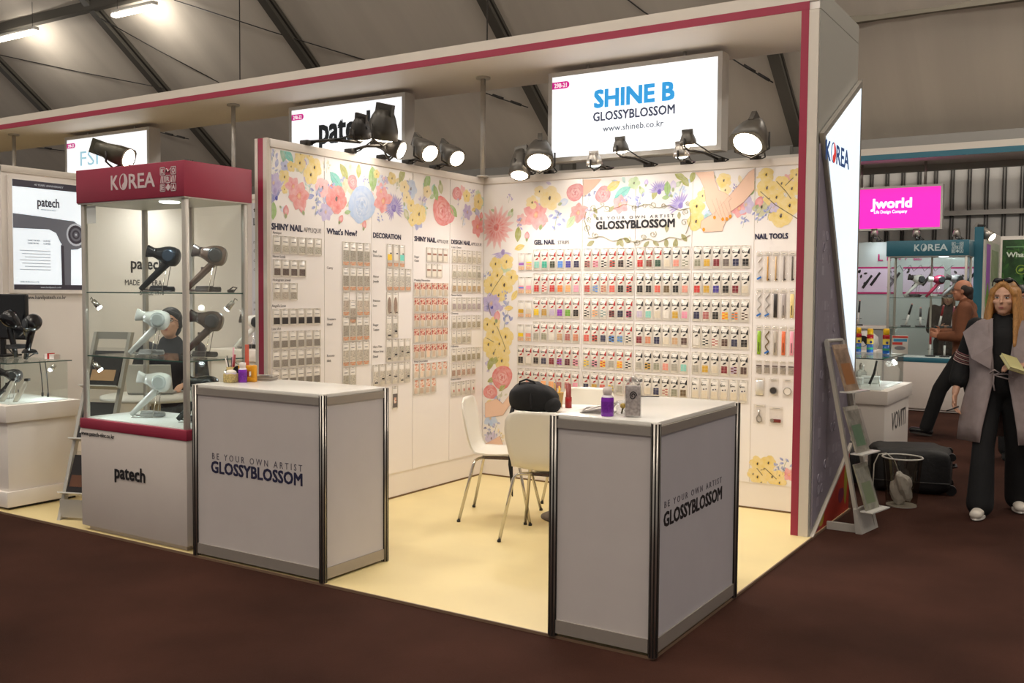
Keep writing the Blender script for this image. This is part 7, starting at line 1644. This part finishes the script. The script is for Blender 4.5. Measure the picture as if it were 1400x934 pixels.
for e_ in (0, 40):
    vs = [r[e_] for r in rings] + [r[e_] for r in inn]; n = len(rings); m.add(vs, [(i, i + 1, n + i + 1, n + i) for i in range(n - 1)])
vs = rings[-1] + inn[-1]; m.add(vs, [(i, i + 1, 41 + i + 1, 41 + i) for i in range(40)])
wv = obj('wrap_vest', m, M_WRAP, wt)
# wide lapel collar on the shoulder side
for sx in (-1, 1):
    pts = [Vector((sx * 0.07, -0.10, 1.40)), Vector((sx * 0.17, -0.09, 1.385)), Vector((sx * 0.262, -0.05, 1.30)), Vector((sx * 0.20, -0.155, 1.12)), Vector((sx * 0.075, -0.165, 1.05)), Vector((sx * 0.065, -0.15, 1.22))]
    q = MB(); q.add(pts + [p - Vector((0, -0.012, 0)) for p in pts], [tuple(range(6)), tuple(range(11, 5, -1))] + [(i, (i + 1) % 6, 6 + (i + 1) % 6, 6 + i) for i in range(6)]); obj('lapel', q, M_WRAP, wt)
obj('waist_tie', MB().tube([(-0.08, -0.168, 1.02), (-0.05, -0.185, 1.045), (-0.02, -0.185, 1.03), (-0.05, -0.18, 1.01), (-0.02, -0.185, 1.0), (0.04, -0.188, 0.985), (0.07, -0.185, 1.0), (0.03, -0.183, 1.02), (-0.05, -0.18, 1.015), (-0.055, -0.19, 0.95), (-0.045, -0.195, 0.90)], 0.006, 6), M_WRAP, wt)
# hair
M_BLON = mat('blonde_hair', (172, 122, 66), 0.45, noise=0.35, ns=26, stretch=(9, 9, 0.8))
m = MB(); HC = Vector(J['head']); Rz = Matrix.Translation(HC) @ Matrix.Rotation(-0.22, 4, 'Z')
m.ball((0, 0.028, 0.045), (0.090, 0.098, 0.092), 18, 12, Rz)
m.ball((0, 0.04, -0.03), (0.088, 0.075, 0.10), 16, 10, Rz)
for sx in (-1, 1):
    for (dx, dy, w_, zb) in ((0.070, -0.036, 0.023, -0.33), (0.084, -0.004, 0.030, -0.35), (0.080, 0.035, 0.034, -0.33)):
        capsule(m, Rz @ Vector((sx * dx * 0.92, dy, 0.055)), w_ * 0.75, Rz @ Vector((sx * (dx + 0.018), dy - 0.005, -0.12)), w_); capsule(m, Rz @ Vector((sx * (dx + 0.018), dy - 0.005, -0.12)), w_, Rz @ Vector((sx * (dx + 0.022), dy - 0.055, zb)), w_ * 0.55)
capsule(m, Rz @ Vector((0, 0.07, 0.0)), (0.08, 0.04), Rz @ Vector((0, 0.085, -0.28)), (0.09, 0.03), side=(1, 0, 0))
for sx in (-1, 1): capsule(m, Rz @ Vector((sx * 0.012, -0.062, 0.103)), 0.020, Rz @ Vector((sx * 0.070, -0.045, 0.030)), 0.020)
fuse('hair', m, 0.008, M_BLON, wt, 3)
sg = MB()
for sx in (-1, 1): sg.ball((sx * 0.034, -0.050, 0.128), (0.032, 0.020, 0.020), 14, 8, Rz)
sg.tube([Rz @ Vector(q) for q in ((-0.085, 0.01, 0.09), (-0.07, -0.03, 0.125), (0, -0.062, 0.135), (0.07, -0.03, 0.125), (0.085, 0.01, 0.09))], 0.005, 6)
obj('sunglasses', sg, M_BLACK, wt)
nb = thing('notebook', 'cream notebook held in the hand of the woman in the grey wrap', 'notebook', wt.matrix_world @ Vector((0, 0, 0)))
nb.location = Vector((3.87, 0.90, -0.012)) + Matrix.Rotation(0.10, 3, 'Z') @ Vector((0.05, -0.265, 1.09)); nb.rotation_euler = (0.5, 0.3, 0.6)
obj('pages', MB().rbox((-0.05, -0.09, 0.003), (0.06, 0.09, 0.022), 0.002), mat('cream_pages', (214, 206, 160), 0.6), nb); obj('cover', MB().box((-0.052, -0.092, 0), (0.062, 0.092, 0.003)).box((-0.052, -0.092, 0.022), (0.062, 0.092, 0.025)), mat('cream_cover', (188, 180, 120), 0.5), nb)
ph = thing('pen', 'small dark pen in the lowered hand of the woman', 'pen', Vector((3.87, 0.90, -0.012)) + Matrix.Rotation(0.10, 3, 'Z') @ Vector((-0.30, -0.115, 0.755)), 0.3)
obj('barrel', MB().cyl((-0.055, -0.02, -0.02), (0.03, 0.01, 0.01), 0.005, n=8), M_BLACK, ph); obj('clip', MB().cyl((0.0, 0.0, 0.006), (0.03, 0.01, 0.016), 0.002, n=6), M_CHROME, ph)

def simple_person(label, loc, rotz, J, skin, jacket, tro, hairm, hairlen=0.0, yaw=0.0, nod=0.0, bald=False, glasses=False, shoe=None, legs=True, jlen=0.10, shirt=None, hs=1.0, k=1.0, fur=None):
    t = thing('person', label, 'person', loc, rotz)
    _, HM = body(J, skin, t, 0.009, hs, yaw, nod, slim=k)
    face_parts(t, HM, hairm, M_LIP)
    if legs:
        trousers(t, J, tro, 1.05, k); shoes(t, J, shoe or M_BLACK, mat('dark_sole', (60, 56, 52), 0.6))
    m = MB(); P = Vector(J['pelvis']); Cc = Vector(J['chest']); Nn = Vector(J['neck'])
    capsule(m, P - Vector((0, 0, jlen)), (0.175 * k, 0.140), P + Vector((0, 0, 0.1)), (0.178 * k, 0.138), side=J.get('side')); capsule(m, P, (0.175 * k, 0.135), Cc, (0.188 * k, 0.132), side=J.get('side')); capsule(m, Cc, (0.188 * k, 0.13), Nn - Vector((0, 0, 0.012)), (0.10, 0.078), side=J.get('side'))
    for S_ in 'LR': limb(m, [J['chest'], J['sh' + S_], J['el' + S_], Vector(J['el' + S_]).lerp(Vector(J['wr' + S_]), 0.94)], [0.10, 0.080, 0.066, 0.050])
    jk = fuse('jacket', m, 0.011, jacket, t)
    m = MB(); Rz = HM
    if bald:
        m.ball((0, 0.052, -0.005), (0.083, 0.062, 0.072), 14, 10, Rz); m.ball((0, 0.078, -0.065), (0.060, 0.034, 0.060), 12, 8, Rz)
        for sx in (-1, 1): m.ball((sx * 0.068, 0.03, 0.02), (0.016, 0.045, 0.045), 10, 8, Rz)
    else:
        m.ball((0, 0.022, 0.045), (0.086, 0.096, 0.088), 16, 10, Rz); m.ball((0, 0.05, -0.02), (0.080, 0.060, 0.085), 14, 9, Rz)
        for sx in (-1, 1): capsule(m, Rz @ Vector((sx * 0.07, -0.01, 0.05)), 0.022, Rz @ Vector((sx * 0.075, 0.015, -0.02 - hairlen)), 0.022); capsule(m, Rz @ Vector((0, -0.074, 0.074)), 0.022, Rz @ Vector((sx * 0.066, -0.045, 0.050)), 0.022)
        if hairlen > 0.05: capsule(m, Rz @ Vector((0, 0.06, 0)), (0.075, 0.04), Rz @ Vector((0, 0.07, -hairlen - 0.03)), (0.075, 0.03), side=(1, 0, 0))
    fuse('hair', m, 0.009, hairm, t, 3)
    if glasses:
        g = MB()
        for sx in (-1, 1): g.tube([HM @ Vector((sx * 0.033 + 0.021 * math.cos(q * PI / 6), -0.094, 0.006 + 0.015 * math.sin(q * PI / 6))) for q in range(12)], 0.0018, 5, True); g.tube([HM @ Vector(q) for q in ((sx * 0.054, -0.092, 0.010), (sx * 0.080, -0.02, 0.008), (sx * 0.082, 0.02, 0.004))], 0.0018, 5)
        g.tube([HM @ Vector((-0.012, -0.096, 0.010)), HM @ Vector((0.012, -0.096, 0.010))], 0.0018, 5); obj('glasses', g, M_BLACK, t)
    if shirt:
        q = MB(); capsule(q, Nn + Vector((0, -0.012, -0.06)), (0.072, 0.072), Nn + Vector((0, -0.004, 0.012)), (0.062, 0.062), side=(1, 0, 0)); fuse('shirt_collar', q, 0.010, shirt, t)
    return t
# man in the brown jacket, seen in profile at the teal cabinet
JM = dict(pelvis=(0.0, 0.0, 0.98), chest=(0.0, -0.02, 1.33), neck=(0.0, -0.01, 1.49), head=(0.0, -0.055, 1.625),
          shL=(-0.19, 0.0, 1.43), elL=(-0.24, -0.02, 1.13), wrL=(-0.16, -0.27, 1.16), shR=(0.19, 0.0, 1.43), elR=(0.24, -0.02, 1.13), wrR=(0.12, -0.25, 1.12),
          hipL=(-0.09, 0.0, 0.93), knL=(-0.09, 0.06, 0.52), anL=(-0.09, 0.27, 0.11), hipR=(0.09, 0.0, 0.93), knR=(0.09, -0.24, 0.54), anR=(0.09, -0.37, 0.10), toeL=(0, -1, -0.2), toeR=(0, -1, 0.1),
          handL=((0.35, -0.9, 0.1), (0.9, 0.3, 0), 0.5, 1), handR=((-0.3, -0.9, 0.2), (-0.9, 0.3, 0), 0.5, -1))
simple_person('man in a brown jacket with glasses and receding hair at the teal cabinet', (3.13, 4.84, -0.012), face(-0.90, 0.0) + PI, JM, M_SKIN2, mat('brown_suede', (112, 66, 40), 0.8, noise=0.15, ns=10, bump=0.2, bs=40), M_TRO, mat('dark_brown_hair', (44, 32, 26), 0.6, noise=0.3, ns=40), bald=True, glasses=True, shirt=mat('pale_collar', (196, 196, 202), 0.7), jlen=0.16)
# seated man behind the pink cabinet
JS = dict(pelvis=(0.0, 0.0, 0.56), chest=(0.0, -0.06, 0.94), neck=(0.0, -0.07, 1.12), head=(0.0, -0.12, 1.275),
          shL=(-0.20, -0.05, 1.05), elL=(-0.26, -0.16, 0.80), wrL=(-0.17, -0.38, 0.80), shR=(0.20, -0.05, 1.05), elR=(0.26, -0.16, 0.80), wrR=(0.17, -0.38, 0.80),
          hipL=(-0.09, 0.0, 0.52), knL=(-0.13, -0.42, 0.50), anL=(-0.13, -0.36, 0.095), hipR=(0.09, 0.0, 0.52), knR=(0.13, -0.42, 0.50), anR=(0.13, -0.36, 0.095), toeL=(0, -1, 0), toeR=(0, -1, 0),
          handL=((0.3, -0.9, -0.12), (0, 0, -1), 0.25, -1), handR=((-0.3, -0.9, -0.12), (0, 0, -1), 0.25, 1))
M_SUIT = mat('dark_suit', (34, 35, 42), 0.8, noise=0.15, ns=12, bump=0.1, bs=60)
simple_person('seated man in a dark suit with glasses behind the glass cabinet', (-2.13, -1.48, 0.0), face(0.66, -0.75) + PI, JS, M_SKIN, M_SUIT, M_SUIT, mat('black_hair', (22, 20, 20), 0.5, noise=0.3, ns=40), glasses=True, nod=-0.22, yaw=-0.1, shirt=mat('grey_shirt', (70, 74, 84), 0.8), hs=1.08)
chair('white shell chair under the seated man behind the glass cabinet', -2.17, -1.44, face(0.66, -0.75))
# visitor in a dark fur coat behind the teal cabinet
p = at(1296, 402, 'Y', 8.6)
JF = {k_: (v if k_.startswith(('toe', 'hand')) else (v[0] * 0.95, v[1], v[2] * 0.955)) for k_, v in JM.items()}
JF.update(anL=(-0.09, 0.03, 0.095), knL=(-0.09, 0.0, 0.49), anR=(0.09, -0.02, 0.095), knR=(0.09, -0.02, 0.49), head=(0.0, -0.045, 1.55))
simple_person('visitor with long fair hair and brown fur coat behind the teal cabinet', (p.x, 8.6, -0.012), 0.35, JF, M_SKIN, mat('brown_fur', (58, 46, 42), 0.95, noise=0.4, ns=30, bump=0.8, bs=50), M_TRO, mat('ash_blonde_hair', (150, 120, 96), 0.6, noise=0.3, ns=40), hairlen=0.16, yaw=-0.3, shirt=mat('white_scarf', (220, 214, 206), 0.9), jlen=0.2, k=0.95)
# dark haired passer-by half hidden behind the woman
p = at(1397, 405, 'Y', 3.6)
JP = dict(JF); simple_person('dark haired passer-by in black, half hidden behind the woman in grey', (p.x, 3.6, -0.012), 0.2, JP, M_SKIN2, M_BLKC, M_TRO, mat('black_hair', (22, 20, 20)), yaw=0.4, hs=0.98, shirt=mat('white_scarf', (220, 214, 206)))
